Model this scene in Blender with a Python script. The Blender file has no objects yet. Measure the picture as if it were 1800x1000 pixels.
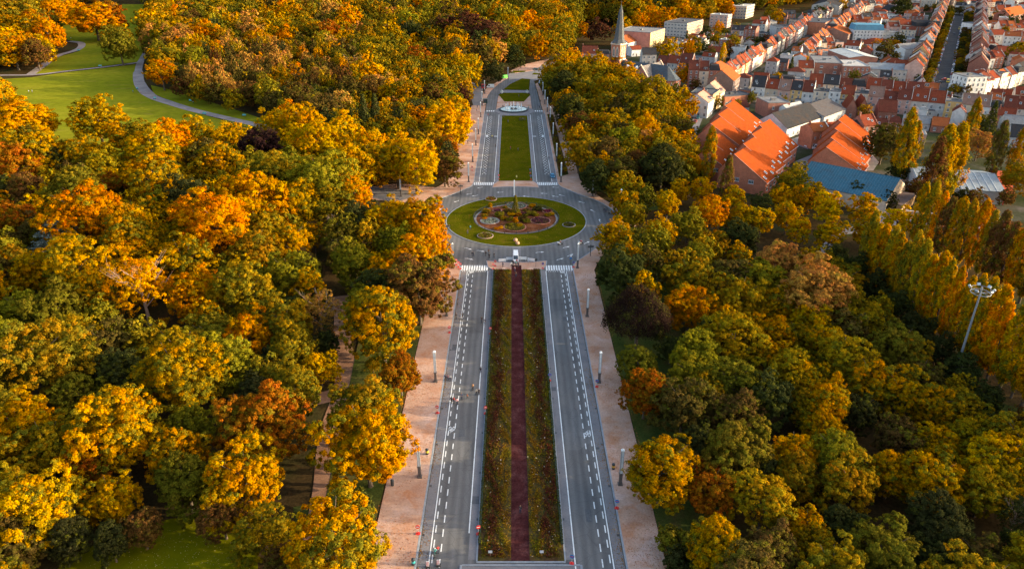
import bpy, math, random
import numpy as np
from mathutils import Vector, Matrix
R = math.radians
scene = bpy.context.scene
col = scene.collection
random.seed(7)

# ---------------------------------------------------------------- camera, sky, sun, exposure
F, CX, CY, HOR, H, CAMX = 1270.0, 900.0, 500.0, -117.0, 100.0, -1.6
PITCH = math.atan((CY - HOR) / F)
cs, sn = math.cos(PITCH), math.sin(PITCH)
cam = bpy.data.cameras.new('camera'); cam_o = bpy.data.objects.new('camera', cam); col.objects.link(cam_o)
cam.sensor_width = 36.0; cam.lens = 36.0 * F / 1800.0; cam.clip_start = 1.0; cam.clip_end = 20000.0
cam_o.location = (CAMX, 0, H); cam_o.rotation_euler = (math.pi / 2 - PITCH, 0, 0)
scene.camera = cam_o

SUN_EL, SUN_AZ = 13.0, 93.0            # degrees; azimuth clockwise from +Y
world = bpy.data.worlds.new('World'); scene.world = world; world.use_nodes = True
wn = world.node_tree.nodes; wl = world.node_tree.links
bg = wn['Background']; bg.inputs[1].default_value = 0.15
sky = wn.new('ShaderNodeTexSky'); sky.sky_type = 'NISHITA'; sky.sun_disc = False
sky.sun_elevation = R(SUN_EL); sky.sun_rotation = R(SUN_AZ); sky.altitude = 100; sky.dust_density = 3.5; sky.ozone_density = 0.4
wl.new(sky.outputs[0], bg.inputs[0])
sl = bpy.data.lights.new('sun', 'SUN'); sl.energy = 2.6; sl.angle = R(0.5); sl.color = (1.0, 0.82, 0.53)
so = bpy.data.objects.new('sun', sl); col.objects.link(so)
sdir = Vector((math.sin(R(SUN_AZ)) * math.cos(R(SUN_EL)), math.cos(R(SUN_AZ)) * math.cos(R(SUN_EL)), math.sin(R(SUN_EL))))
so.rotation_euler = sdir.to_track_quat('Z', 'Y').to_euler(); so.location = (200, 0, 150)
scene.view_settings.view_transform = 'Standard'; scene.view_settings.look = 'None'
scene.view_settings.gamma = 1.0; scene.view_settings.exposure = 1.9; scene.view_settings.use_curve_mapping = False
scene.cycles.max_bounces = 5; scene.cycles.diffuse_bounces = 3; scene.cycles.transmission_bounces = 3
scene.cycles.use_denoising = True; scene.cycles.denoiser = 'OPENIMAGEDENOISE'; scene.cycles.denoising_prefilter = 'NONE'; scene.cycles.denoising_input_passes = 'RGB_ALBEDO_NORMAL'

# ---------------------------------------------------------------- picture <-> place
def g(px, py, z=0.0):
    """where the line of sight through a picture point meets the level z"""
    x, y = px - CX, py - CY
    d = F * sn + y * cs
    k = (H - z) / d
    return Vector((CAMX + x * k, (F * cs - y * sn) * k, z))
def proj(p):
    X, Y, Z = p[0] - CAMX, p[1], H - p[2]
    zc = Y * cs + Z * sn
    return (CX + X * F / zc, CY + (Z * cs - Y * sn) * F / zc, zc)

# ---------------------------------------------------------------- materials
def nodes(m):
    m.use_nodes = True
    return m.node_tree.nodes, m.node_tree.links
def N(nt, kind, **kw):
    n = nt.new(kind)
    for k, v in kw.items(): setattr(n, k, v)
    return n
def mixc(nt, lk, fac, a, b, blend='MIX'):
    m = nt.new('ShaderNodeMix'); m.data_type = 'RGBA'; m.blend_type = blend
    for s, v in ((0, fac), (6, a), (7, b)):
        if hasattr(v, 'is_linked') or hasattr(v, 'node'): lk.new(v, m.inputs[s])
        elif s == 0: m.inputs[0].default_value = v
        else: m.inputs[s].default_value = (*v, 1) if len(v) == 3 else v
    return m.outputs[2]
def ramp(nt, lk, src, stops):
    r = nt.new('ShaderNodeValToRGB')
    e = r.color_ramp.elements
    while len(e) < len(stops): e.new(0.5)
    for i, (p, c) in enumerate(stops):
        e[i].position = p; e[i].color = (*c, 1) if len(c) == 3 else c
    lk.new(src, r.inputs[0]); return r.outputs[0]
def noise(nt, lk, scale, detail=4, rough=0.6, vec=None, dist=0.0):
    n = nt.new('ShaderNodeTexNoise'); n.inputs['Scale'].default_value = scale
    n.inputs['Detail'].default_value = detail; n.inputs['Roughness'].default_value = rough
    n.inputs['Distortion'].default_value = dist
    if vec is not None: lk.new(vec, n.inputs['Vector'])
    return n.outputs[0]
def bump(nt, lk, h, bsdf, strength=0.4, dist=0.1):
    b = nt.new('ShaderNodeBump'); b.inputs['Strength'].default_value = strength; b.inputs['Distance'].default_value = dist
    lk.new(h, b.inputs['Height']); lk.new(b.outputs[0], bsdf.inputs['Normal'])
def geo_pos(nt): return nt.new('ShaderNodeNewGeometry').outputs['Position']
def obj_pos(nt): return nt.new('ShaderNodeTexCoord').outputs['Object']

def mat_ground(name, stops, scale, rough=0.95, fine=6.0, fine_amt=0.25, scale2=None, c2=None, thr=(0.5, 0.62), b=0.3, stretch=None):
    """two-scale noise ground on world position"""
    m = bpy.data.materials.new(name); nt, lk = nodes(m); bs = nt['Principled BSDF']
    p = geo_pos(nt)
    if stretch:
        mp = nt.new('ShaderNodeMapping'); mp.inputs['Scale'].default_value = stretch; lk.new(p, mp.inputs[0]); p = mp.outputs[0]
    c = ramp(nt, lk, noise(nt, lk, scale, 5, 0.6, p, 0.3), stops)
    if c2:
        f = nt.new('ShaderNodeMapRange'); lk.new(noise(nt, lk, scale2, 6, 0.65, p, 0.6), f.inputs[0])
        f.inputs[1].default_value, f.inputs[2].default_value = thr
        c = mixc(nt, lk, f.outputs[0], c, c2)
    fn = noise(nt, lk, fine, 3, 0.7, p)
    v = nt.new('ShaderNodeMapRange'); lk.new(fn, v.inputs[0]); v.inputs[1].default_value = 0.25; v.inputs[2].default_value = 0.75
    v.inputs[3].default_value = 1 - fine_amt; v.inputs[4].default_value = 1 + fine_amt
    cc = nt.new('ShaderNodeVectorMath'); cc.operation = 'SCALE'; lk.new(c, cc.inputs[0]); lk.new(v.outputs[0], cc.inputs['Scale'])
    lk.new(cc.outputs[0], bs.inputs['Base Color']); bs.inputs['Roughness'].default_value = rough
    bs.inputs['Specular IOR Level'].default_value = 0.12 if rough < 0.9 else 0.0
    if b: bump(nt, lk, fn, bs, b, 0.08)
    return m
def mat_plain(name, c, rough=0.6, var=0.15, scale=1.5, metallic=0.0, objcol=False, spec=0.5, b=0.0):
    m = bpy.data.materials.new(name); nt, lk = nodes(m); bs = nt['Principled BSDF']
    n = noise(nt, lk, scale, 4, 0.6, geo_pos(nt))
    v = nt.new('ShaderNodeMapRange'); lk.new(n, v.inputs[0]); v.inputs[1].default_value = 0.25; v.inputs[2].default_value = 0.75
    v.inputs[3].default_value = 1 - var; v.inputs[4].default_value = 1 + var
    cc = nt.new('ShaderNodeVectorMath'); cc.operation = 'SCALE'; lk.new(v.outputs[0], cc.inputs['Scale'])
    if objcol: lk.new(nt.new('ShaderNodeObjectInfo').outputs['Color'], cc.inputs[0])
    else: cc.inputs[0].default_value = c
    lk.new(cc.outputs[0], bs.inputs['Base Color'])
    bs.inputs['Roughness'].default_value = rough; bs.inputs['Metallic'].default_value = metallic
    bs.inputs['Specular IOR Level'].default_value = spec
    if b: bump(nt, lk, n, bs, b, 0.05)
    return m
def mat_leaf(name, instancer=False):
    m = bpy.data.materials.new(name); nt, lk = nodes(m)
    for n in list(nt): nt.remove(n)
    out = nt.new('ShaderNodeOutputMaterial')
    if instancer:
        a = N(nt, 'ShaderNodeAttribute', attribute_type='INSTANCER', attribute_name='tcol'); base, alpha = a.outputs['Color'], a.outputs['Alpha']
        a2 = N(nt, 'ShaderNodeAttribute', attribute_type='INSTANCER', attribute_name='tgreen'); alpha = a2.outputs['Fac']
    else:
        oi = nt.new('ShaderNodeObjectInfo'); base, alpha = oi.outputs['Color'], oi.outputs['Alpha']
    t = N(nt, 'ShaderNodeAttribute', attribute_name='tint').outputs['Fac']      # per leaf cluster, 0..1
    r = N(nt, 'ShaderNodeAttribute', attribute_name='rnd').outputs['Fac']       # per leaf, 0..1
    ad = N(nt, 'ShaderNodeMath', operation='ADD'); lk.new(t, ad.inputs[0]); lk.new(alpha, ad.inputs[1])
    f = nt.new('ShaderNodeMapRange'); lk.new(ad.outputs[0], f.inputs[0]); f.inputs[1].default_value = 0.8; f.inputs[2].default_value = 1.2
    c = mixc(nt, lk, f.outputs[0], base, (0.125, 0.105, 0.013))
    hs = nt.new('ShaderNodeHueSaturation'); lk.new(c, hs.inputs['Color'])
    h = nt.new('ShaderNodeMapRange'); lk.new(t, h.inputs[0]); h.inputs[3].default_value = 0.472; h.inputs[4].default_value = 0.524; lk.new(h.outputs[0], hs.inputs['Hue'])
    v = nt.new('ShaderNodeMapRange'); lk.new(r, v.inputs[0]); v.inputs[3].default_value = 0.62; v.inputs[4].default_value = 1.5; lk.new(v.outputs[0], hs.inputs['Value'])
    hs.inputs['Saturation'].default_value = 1.04
    d = nt.new('ShaderNodeBsdfDiffuse'); lk.new(hs.outputs[0], d.inputs[0])
    tr = nt.new('ShaderNodeBsdfTranslucent'); lk.new(hs.outputs[0], tr.inputs[0])
    mx = nt.new('ShaderNodeMixShader'); mx.inputs[0].default_value = 0.3
    lk.new(d.outputs[0], mx.inputs[1]); lk.new(tr.outputs[0], mx.inputs[2]); lk.new(mx.outputs[0], out.inputs[0])
    return m
def mat_roof(name):
    m = bpy.data.materials.new(name); nt, lk = nodes(m); bs = nt['Principled BSDF']
    p = obj_pos(nt); oc = nt.new('ShaderNodeObjectInfo').outputs['Color']
    a = noise(nt, lk, 0.7, 5, 0.7, p); b_ = noise(nt, lk, 4.0, 3, 0.6, p)
    v = nt.new('ShaderNodeMath'); v.operation = 'ADD'; lk.new(a, v.inputs[0]); lk.new(b_, v.inputs[1])
    mr = nt.new('ShaderNodeMapRange'); lk.new(v.outputs[0], mr.inputs[0]); mr.inputs[1].default_value = 0.6; mr.inputs[2].default_value = 1.4
    mr.inputs[3].default_value = 0.62; mr.inputs[4].default_value = 1.38
    cc = nt.new('ShaderNodeVectorMath'); cc.operation = 'SCALE'; lk.new(oc, cc.inputs[0]); lk.new(mr.outputs[0], cc.inputs['Scale'])
    mf = nt.new('ShaderNodeMapRange'); lk.new(noise(nt, lk, 0.22, 6, 0.75, p, 0.8), mf.inputs[0]); mf.inputs[1].default_value = 0.5; mf.inputs[2].default_value = 0.78; mf.inputs[4].default_value = 0.55
    rc_ = mixc(nt, lk, mf.outputs[0], cc.outputs[0], (0.10, 0.055, 0.03))
    lk.new(rc_, bs.inputs['Base Color']); bs.inputs['Roughness'].default_value = 0.95; bs.inputs['Specular IOR Level'].default_value = 0.0
    w = nt.new('ShaderNodeTexWave'); w.bands_direction = 'Z'; w.inputs['Scale'].default_value = 1.6; w.inputs['Distortion'].default_value = 0.6; lk.new(p, w.inputs[0])
    bump(nt, lk, w.outputs[1], bs, 0.35, 0.06)
    return m
def mat_wall(name, brick):
    m = bpy.data.materials.new(name); nt, lk = nodes(m); bs = nt['Principled BSDF']
    p = obj_pos(nt); oc = nt.new('ShaderNodeObjectInfo').outputs['Color']
    a = noise(nt, lk, 0.35, 6, 0.7, p, 0.5)
    mr = nt.new('ShaderNodeMapRange'); lk.new(a, mr.inputs[0]); mr.inputs[1].default_value = 0.3; mr.inputs[2].default_value = 0.7
    mr.inputs[3].default_value = 0.72; mr.inputs[4].default_value = 1.2
    cc = nt.new('ShaderNodeVectorMath'); cc.operation = 'SCALE'; lk.new(oc, cc.inputs[0]); lk.new(mr.outputs[0], cc.inputs['Scale'])
    c = cc.outputs[0]
    if brick:
        sp = nt.new('ShaderNodeSeparateXYZ'); lk.new(p, sp.inputs[0]); s2 = N(nt, 'ShaderNodeMath', operation='ADD'); lk.new(sp.outputs[0], s2.inputs[0]); lk.new(sp.outputs[1], s2.inputs[1])
        cb = nt.new('ShaderNodeCombineXYZ'); lk.new(s2.outputs[0], cb.inputs[0]); lk.new(sp.outputs[2], cb.inputs[1])
        bt = nt.new('ShaderNodeTexBrick'); lk.new(cb.outputs[0], bt.inputs[0]); bt.inputs['Scale'].default_value = 1.6
        bt.inputs['Color1'].default_value = (0.8, 0.8, 0.8, 1); bt.inputs['Color2'].default_value = (1.15, 1.1, 1.1, 1); bt.inputs['Mortar'].default_value = (1.35, 1.5, 1.5, 1)
        bt.inputs['Mortar Size'].default_value = 0.012
        c = mixc(nt, lk, 1.0, c, bt.outputs[0], 'MULTIPLY')
    lk.new(c, bs.inputs['Base Color']); bs.inputs['Roughness'].default_value = 0.85
    bump(nt, lk, noise(nt, lk, 3.0, 4, 0.6, p), bs, 0.15, 0.04)
    return m

M = {}
M['leaf'] = mat_leaf('leaf'); M['leaf_far'] = mat_leaf('leaf_far', True)
M['bark'] = mat_plain('bark', (0.10, 0.07, 0.045), 0.9, 0.35, 2.0, b=0.4)
M['bark_pale'] = mat_plain('bark_pale', (0.34, 0.22, 0.15), 0.9, 0.25, 2.0)
M['litter'] = mat_ground('leaf_litter', [(0.3, (0.028, 0.022, 0.010)), (0.5, (0.055, 0.034, 0.014)), (0.7, (0.035, 0.045, 0.014))], 0.05, fine=1.5, fine_amt=0.45)
M['grass'] = mat_ground('lawn', [(0.3, (0.044, 0.052, 0.002)), (0.5, (0.062, 0.064, 0.002)), (0.72, (0.085, 0.075, 0.004))], 0.12, fine=3.0, fine_amt=0.28, scale2=0.35, c2=(0.10, 0.07, 0.008), thr=(0.52, 0.75))
M['meadow'] = mat_ground('meadow_grass', [(0.3, (0.125, 0.140, 0.008)), (0.5, (0.175, 0.175, 0.010)), (0.72, (0.235, 0.21, 0.014))], 0.03, fine=0.45, fine_amt=0.30, stretch=(0.4, 1.0, 1.0), scale2=0.12, c2=(0.20, 0.155, 0.03), thr=(0.56, 0.8))
M['sand'] = mat_ground('sandy_gravel', [(0.28, (0.38, 0.205, 0.14)), (0.5, (0.47, 0.295, 0.215)), (0.72, (0.55, 0.385, 0.33))], 0.13, fine=2.2, fine_amt=0.2, scale2=0.22, c2=(0.42, 0.165, 0.065), thr=(0.50, 0.78), b=0.35)
def mat_asphalt(name):
    m = bpy.data.materials.new(name); nt, lk = nodes(m); bs = nt['Principled BSDF']; p = geo_pos(nt)
    mp = nt.new('ShaderNodeMapping'); mp.inputs['Scale'].default_value = (1.0, 0.12, 1.0); lk.new(p, mp.inputs[0])
    c = ramp(nt, lk, noise(nt, lk, 0.35, 6, 0.65, mp.outputs[0], 0.4), [(0.3, (0.098, 0.096, 0.097)), (0.5, (0.132, 0.128, 0.127)), (0.72, (0.168, 0.160, 0.156))])
    sp = nt.new('ShaderNodeSeparateXYZ'); lk.new(p, sp.inputs[0])                      # wheel tracks, a darker band along each lane
    ab = N(nt, 'ShaderNodeMath', operation='ABSOLUTE'); lk.new(sp.outputs[0], ab.inputs[0])
    w = N(nt, 'ShaderNodeMath', operation='MULTIPLY'); lk.new(ab.outputs[0], w.inputs[0]); w.inputs[1].default_value = 3.7
    sn_ = N(nt, 'ShaderNodeMath', operation='SINE'); lk.new(w.outputs[0], sn_.inputs[0])
    tr = nt.new('ShaderNodeMapRange'); lk.new(sn_.outputs[0], tr.inputs[0]); tr.inputs[1].default_value = -1; tr.inputs[2].default_value = 1; tr.inputs[3].default_value = 0.86; tr.inputs[4].default_value = 1.08
    v = nt.new('ShaderNodeTexVoronoi'); v.feature = 'F1'; v.distance = 'CHEBYCHEV'; v.inputs['Scale'].default_value = 0.09; lk.new(p, v.inputs['Vector'])
    pv = nt.new('ShaderNodeMapRange'); sx = nt.new('ShaderNodeSeparateColor'); lk.new(v.outputs['Color'], sx.inputs[0]); lk.new(sx.outputs[0], pv.inputs[0]); pv.inputs[3].default_value = 0.9; pv.inputs[4].default_value = 1.1
    cr = nt.new('ShaderNodeTexVoronoi'); cr.feature = 'DISTANCE_TO_EDGE'; cr.inputs['Scale'].default_value = 0.22; lk.new(p, cr.inputs['Vector'])
    cm = nt.new('ShaderNodeMapRange'); lk.new(cr.outputs['Distance'], cm.inputs[0]); cm.inputs[1].default_value = 0.0; cm.inputs[2].default_value = 0.012; cm.inputs[3].default_value = 0.72; cm.inputs[4].default_value = 1.0
    f = noise(nt, lk, 5.0, 3, 0.7, p); fm = nt.new('ShaderNodeMapRange'); lk.new(f, fm.inputs[0]); fm.inputs[1].default_value = 0.25; fm.inputs[2].default_value = 0.75; fm.inputs[3].default_value = 0.87; fm.inputs[4].default_value = 1.13
    out = c
    for k in (tr, pv, cm, fm):
        sc = nt.new('ShaderNodeVectorMath'); sc.operation = 'SCALE'; lk.new(out, sc.inputs[0]); lk.new(k.outputs[0], sc.inputs['Scale']); out = sc.outputs[0]
    lk.new(out, bs.inputs['Base Color']); bs.inputs['Roughness'].default_value = 0.8; bs.inputs['Specular IOR Level'].default_value = 0.15; bump(nt, lk, f, bs, 0.12, 0.05)
    return m
M['asphalt'] = mat_asphalt('asphalt')
M['paving'] = mat_ground('grey_paving', [(0.3, (0.15, 0.145, 0.155)), (0.5, (0.185, 0.175, 0.18)), (0.7, (0.22, 0.20, 0.20))], 0.25, rough=0.8, fine=3.0, fine_amt=0.16, b=0.1)
M['kerb'] = mat_ground('kerb_stone', [(0.35, (0.24, 0.26, 0.29)), (0.65, (0.32, 0.33, 0.35))], 0.8, fine=3.0, fine_amt=0.12, b=0.1)
M['paint'] = mat_ground('road_paint', [(0.3, (0.60, 0.61, 0.62)), (0.6, (0.76, 0.76, 0.75))], 0.6, rough=0.6, fine=5.0, fine_amt=0.15, b=0, scale2=0.9, c2=(0.30, 0.30, 0.30), thr=(0.55, 0.75))
M['mulch'] = mat_ground('red_mulch', [(0.3, (0.042, 0.012, 0.012)), (0.5, (0.060, 0.018, 0.018)), (0.7, (0.10, 0.038, 0.036))], 0.4, fine=2.5, fine_amt=0.5, b=0.5)
M['soil'] = mat_ground('bed_soil', [(0.3, (0.05, 0.05, 0.014)), (0.5, (0.085, 0.06, 0.02)), (0.7, (0.08, 0.035, 0.022))], 0.3, fine=1.6, fine_amt=0.5)
M['pond'] = mat_ground('duckweed_pond', [(0.35, (0.105, 0.105, 0.002)), (0.6, (0.14, 0.13, 0.003))], 0.12, rough=0.92, fine=4.0, fine_amt=0.12, scale2=0.06, c2=(0.03, 0.035, 0.008), thr=(0.63, 0.72), b=0.05)
M['earth'] = mat_ground('footpath_earth', [(0.3, (0.22, 0.11, 0.065)), (0.6, (0.31, 0.17, 0.105))], 0.3, fine=2.0, fine_amt=0.25)
M['roof'] = mat_roof('roof_tiles'); M['brick'] = mat_wall('brickwork', True); M['render'] = mat_wall('rendered_wall', False)
M['oc'] = mat_plain('painted', None, 0.5, 0.12, 1.5, objcol=True)
M['white'] = mat_plain('white_paint', (0.78, 0.78, 0.78), 0.5, 0.08)
M['frame'] = mat_plain('window_frame', (0.62, 0.61, 0.60), 0.5, 0.08)
M['glass'] = mat_plain('window_glass', (0.05, 0.065, 0.08), 0.12, 0.3, 0.4)
M['steel'] = mat_plain('steel', (0.42, 0.45, 0.48), 0.35, 0.15, metallic=0.4)
M['dark'] = mat_plain('dark_metal', (0.035, 0.04, 0.045), 0.5, 0.2)
M['lampbase'] = mat_plain('lamp_base', (0.10, 0.085, 0.08), 0.6, 0.25)
M['lampglass'] = mat_plain('lamp_glass', (0.72, 0.75, 0.76), 0.25, 0.08)
M['red'] = mat_plain('red_paint', (0.62, 0.03, 0.02), 0.45, 0.1)
M['blue'] = mat_plain('blue_paint', (0.03, 0.16, 0.40), 0.45, 0.1)
M['green'] = mat_plain('green_paint', (0.06, 0.42, 0.05), 0.5, 0.1)
M['skin'] = mat_plain('skin', (0.50, 0.30, 0.22), 0.6, 0.05)
M['rubber'] = mat_plain('rubber', (0.02, 0.02, 0.022), 0.8, 0.1)

# ---------------------------------------------------------------- mesh helpers
class MB:
    """collects shapes and links them as ONE mesh object"""
    def __init__(s): s.v, s.f, s.m = [], [], []
    def add(s, vs, fs, mi=0):
        o = len(s.v); s.v += [tuple(v) for v in vs]; s.f += [tuple(i + o for i in f) for f in fs]; s.m += [mi] * len(fs); return s
    def box(s, x0, y0, z0, x1, y1, z1, mi=0):
        return s.add([(x0, y0, z0), (x1, y0, z0), (x1, y1, z0), (x0, y1, z0), (x0, y0, z1), (x1, y0, z1), (x1, y1, z1), (x0, y1, z1)],
                     [(0, 3, 2, 1), (4, 5, 6, 7), (0, 1, 5, 4), (1, 2, 6, 5), (2, 3, 7, 6), (3, 0, 4, 7)], mi)
    def obox(s, c, ux, sx, sy, z0, z1, mi=0):
        """box about centre c, its x axis along ux"""
        u = Vector((ux[0], ux[1], 0)).normalized(); n = Vector((-u.y, u.x, 0)); c = Vector((c[0], c[1], 0)); b = []
        for z in (z0, z1):
            for a, d in ((-1, -1), (1, -1), (1, 1), (-1, 1)): b.append(c + u * a * sx / 2 + n * d * sy / 2 + Vector((0, 0, z)))
        return s.add(b, [(0, 3, 2, 1), (4, 5, 6, 7), (0, 1, 5, 4), (1, 2, 6, 5), (2, 3, 7, 6), (3, 0, 4, 7)], mi)
    def slab(s, pts, z0, z1, mi=0):
        n = len(pts)
        if sum(pts[i][0] * pts[(i + 1) % n][1] - pts[(i + 1) % n][0] * pts[i][1] for i in range(n)) < 0: pts = pts[::-1]
        vs = [(p[0], p[1], z0) for p in pts] + [(p[0], p[1], z1) for p in pts]
        return s.add(vs, [tuple(range(n, 2 * n))] + [(i, (i + 1) % n, n + (i + 1) % n, n + i) for i in range(n)], mi)
    def sheet(s, pts, z, mi=0):
        n = len(pts)
        if sum(pts[i][0] * pts[(i + 1) % n][1] - pts[(i + 1) % n][0] * pts[i][1] for i in range(n)) < 0: pts = pts[::-1]
        return s.add([(p[0], p[1], z) for p in pts], [tuple(range(n))], mi)
    def tube(s, pts, rad, seg=8, mi=0, cap=True):
        pts = [Vector(p) for p in pts]; rings = []; o = len(s.v)
        for i, p in enumerate(pts):
            d = (pts[min(i + 1, len(pts) - 1)] - pts[max(i - 1, 0)]).normalized()
            a = d.cross(Vector((0, 0, 1)) if abs(d.z) < 0.95 else Vector((1, 0, 0))).normalized(); b = d.cross(a)
            r = rad[i] if hasattr(rad, '__len__') else rad
            for k in range(seg):
                t = 2 * math.pi * k / seg; s.v.append(tuple(p + a * (r * math.cos(t)) + b * (r * math.sin(t))))
        for i in range(len(pts) - 1):
            for k in range(seg):
                k2 = (k + 1) % seg
                s.f.append((o + i * seg + k, o + i * seg + k2, o + (i + 1) * seg + k2, o + (i + 1) * seg + k)); s.m.append(mi)
        if cap:
            s.f.append(tuple(o + k for k in range(seg))[::-1]); s.m.append(mi)
            e = o + (len(pts) - 1) * seg; s.f.append(tuple(e + k for k in range(seg))); s.m.append(mi)
        return s
    def cyl(s, x, y, z0, z1, r0, r1=None, seg=12, mi=0):
        return s.tube([(x, y, z0), (x, y, z1)], [r0, r0 if r1 is None else r1], seg, mi)
    def lathe(s, prof, seg=16, mi=0, c=(0, 0)):
        o = len(s.v)
        for r, z in prof:
            for k in range(seg):
                t = 2 * math.pi * k / seg; s.v.append((c[0] + r * math.cos(t), c[1] + r * math.sin(t), z))
        for i in range(len(prof) - 1):
            for k in range(seg):
                k2 = (k + 1) % seg; s.f.append((o + i * seg + k, o + i * seg + k2, o + (i + 1) * seg + k2, o + (i + 1) * seg + k)); s.m.append(mi)
        s.f.append(tuple(o + (len(prof) - 1) * seg + k for k in range(seg))); s.m.append(mi)
        return s
    def mesh(s, name, mats):
        me = bpy.data.meshes.new(name); me.from_pydata(s.v, [], s.f)
        for m in (mats if isinstance(mats, (list, tuple)) else [mats]): me.materials.append(m)
        if any(s.m): me.polygons.foreach_set('material_index', s.m)
        me.update(); return me
    def build(s, name, mats, parent=None, loc=(0, 0, 0), rz=0.0, color=None, smooth=False):
        me = s.mesh(name, mats)
        if smooth: me.polygons.foreach_set('use_smooth', [True] * len(me.polygons))
        return link(name, me, parent, loc, rz, color)
def link(name, data, parent=None, loc=(0, 0, 0), rz=0.0, color=None):
    o = bpy.data.objects.new(name, data); col.objects.link(o); o.location = loc
    if rz: o.rotation_euler = (0, 0, rz)
    if parent is not None: o.parent = parent
    if color is not None: o.color = color if len(color) == 4 else (*color, 1.0)
    return o
def thing(name, label, cat, loc=(0, 0, 0), rz=0.0, group=None, scale=None):
    o = bpy.data.objects.new(name, None); col.objects.link(o); o.empty_display_size = 0.5
    o.location = loc; o.rotation_euler = (0, 0, rz)
    if scale: o.scale = scale
    return tag(o, label, cat, group)
def tag(o, label, cat, group=None, kind=None):
    if label: o['label'] = label
    if cat: o['category'] = cat
    if group: o['group'] = group
    if kind: o['kind'] = kind
    return o
KIDS = {}
def copy_tree(root, loc, rz=0.0, label=None, parent=None, scale=None):
    """copy of a thing with copies of its parts and sub-parts (mesh data shared)"""
    c = root.copy(); col.objects.link(c)
    if parent is None:
        c.location = loc; c.rotation_euler = (0, 0, rz)
        if label: c['label'] = label
        if scale: c.scale = scale
    else: c.parent = parent
    if root not in KIDS: KIDS[root] = list(root.children)
    for ch in KIDS[root]: copy_tree(ch, None, parent=c)
    return c
def struct(o, name=None): o['kind'] = 'structure'; return o
def arc(cx, cy, r, a0, a1, n=24): return [(cx + r * math.cos(R(a0 + (a1 - a0) * i / n)), cy + r * math.sin(R(a0 + (a1 - a0) * i / n))) for i in range(n + 1)]
def rect(x0, y0, x1, y1): return [(x0, y0), (x1, y0), (x1, y1), (x0, y1)]
def gp(*pts): return [tuple(g(*p)[:2]) for p in pts]
def ribbon(pts, w):
    pts = [Vector((p[0], p[1])) for p in pts]; Lf, Rt = [], []
    for i, p in enumerate(pts):
        d = (pts[min(i + 1, len(pts) - 1)] - pts[max(i - 1, 0)]).normalized(); n = Vector((-d.y, d.x))
        ww = w[i] if hasattr(w, '__len__') else w
        Lf.append(p + n * ww / 2); Rt.append(p - n * ww / 2)
    return Lf, Rt
def road_strip(mb, pts, w, z, mi=0):
    L_, R_ = ribbon(pts, w)
    for i in range(len(L_) - 1): mb.sheet([R_[i], R_[i + 1], L_[i + 1], L_[i]], z, mi)
    return mb
def smooth_line(pts, n=6):
    out = []
    for i in range(len(pts) - 1):
        p0, p1, p2, p3 = (np.array(pts[max(0, min(len(pts) - 1, j))], float) for j in (i - 1, i, i + 1, i + 2))
        for k in range(n):
            t = k / n
            out.append(tuple(0.5 * ((2 * p1) + (-p0 + p2) * t + (2 * p0 - 5 * p1 + 4 * p2 - p3) * t * t + (-p0 + 3 * p1 - 3 * p2 + p3) * t ** 3)))
    out.append(tuple(pts[-1])); return out
# ================================================================ the setting: ground, roads, walks, lawns, water
RC = (0.0, 263.5)                     # centre of the roundabout
ZG, ZR, ZP = -0.12, -0.08, 0.04       # leaf litter, road, raised ground
mb = MB()
mb.sheet(rect(-4000, -600, 4000, 6000), ZG)
struct(mb.build('ground', M['litter']))

road = MB()
road.sheet(rect(-18.4, 30, 18.4, 235), ZR)
road.sheet(arc(*RC, 40.2, 0, 360, 72)[:-1], ZR + 0.004)
road.sheet(rect(-18.4, 295, 18.4, 455), ZR)
for sx in (-1, 1):
    for yc, sg in ((RC[1] - 43.5, -1), (RC[1] + 43.5, 1)):      # flared corners where the avenue meets the ring
        a = [(sx * 18.4, yc + sg * 3), (sx * 18.4, yc - sg * 9), (sx * 27, RC[1] + sg * 29.5)]
        c = smooth_line([(sx * 27, RC[1] + sg * 29.5), (sx * 22.2, RC[1] + sg * 36.5), (sx * 19.4, RC[1] + sg * 41), (sx * 18.4, RC[1] + sg * 46.5)], 5)
        road.sheet([(sx * 14, RC[1] + sg * 33)] + c + [(sx * 14, RC[1] + sg * 46)], ZR + 0.008)
struct(road.build('road', M['asphalt']))
b = MB(); road_strip(b, [(-37, 287), (-60, 296), (-100, 306), (-170, 312)], [17, 13, 12, 12], ZR + 0.012)
struct(b.build('side_street', M['paving']))
b = MB()
left_o = gp((853.5, 196), (855, 180), (857.5, 169), (863, 160), (876, 148), (896, 136.5))
left_i = gp((871, 196), (873.5, 180), (876.7, 168), (884.4, 157.8), (897, 147.8), (918, 137.8))
right_i = gp((934, 196), (933, 180), (931.7, 168), (930.3, 156.7), (932, 139))
right_o = gp((954, 196), (949, 180), (946, 168), (942.5, 156), (938.5, 141))
for a, c in ((left_o, left_i), (right_i, right_o)):
    for i in range(len(a) - 1): b.sheet([a[i], c[i], c[i + 1], a[i + 1]], ZR + 0.004)
b.sheet(gp((854, 197), (954, 197), (954, 195.5), (854, 195.5)), ZR + 0.002)
struct(b.build('far_road', M['asphalt']))
b = MB(); b.sheet(gp((890, 141), (918, 138), (932, 139.5), (940, 142), (955, 137), (985, 128), (985, 108), (945, 112), (920, 118), (886, 134)), ZR + 0.012)
b.sheet(gp((884.4, 158.2), (930.3, 159.2), (931, 163.5), (880, 163.2)), ZR + 0.016)
struct(b.build('crossroads', M['paving']))
b = MB(); b.sheet(gp((798, 143.5), (826, 143), (849, 154), (849, 160), (846, 174), (843, 186), (832, 186), (827, 168), (812, 150)), ZR + 0.02)
struct(b.build('driveway', M['paving']))

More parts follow.
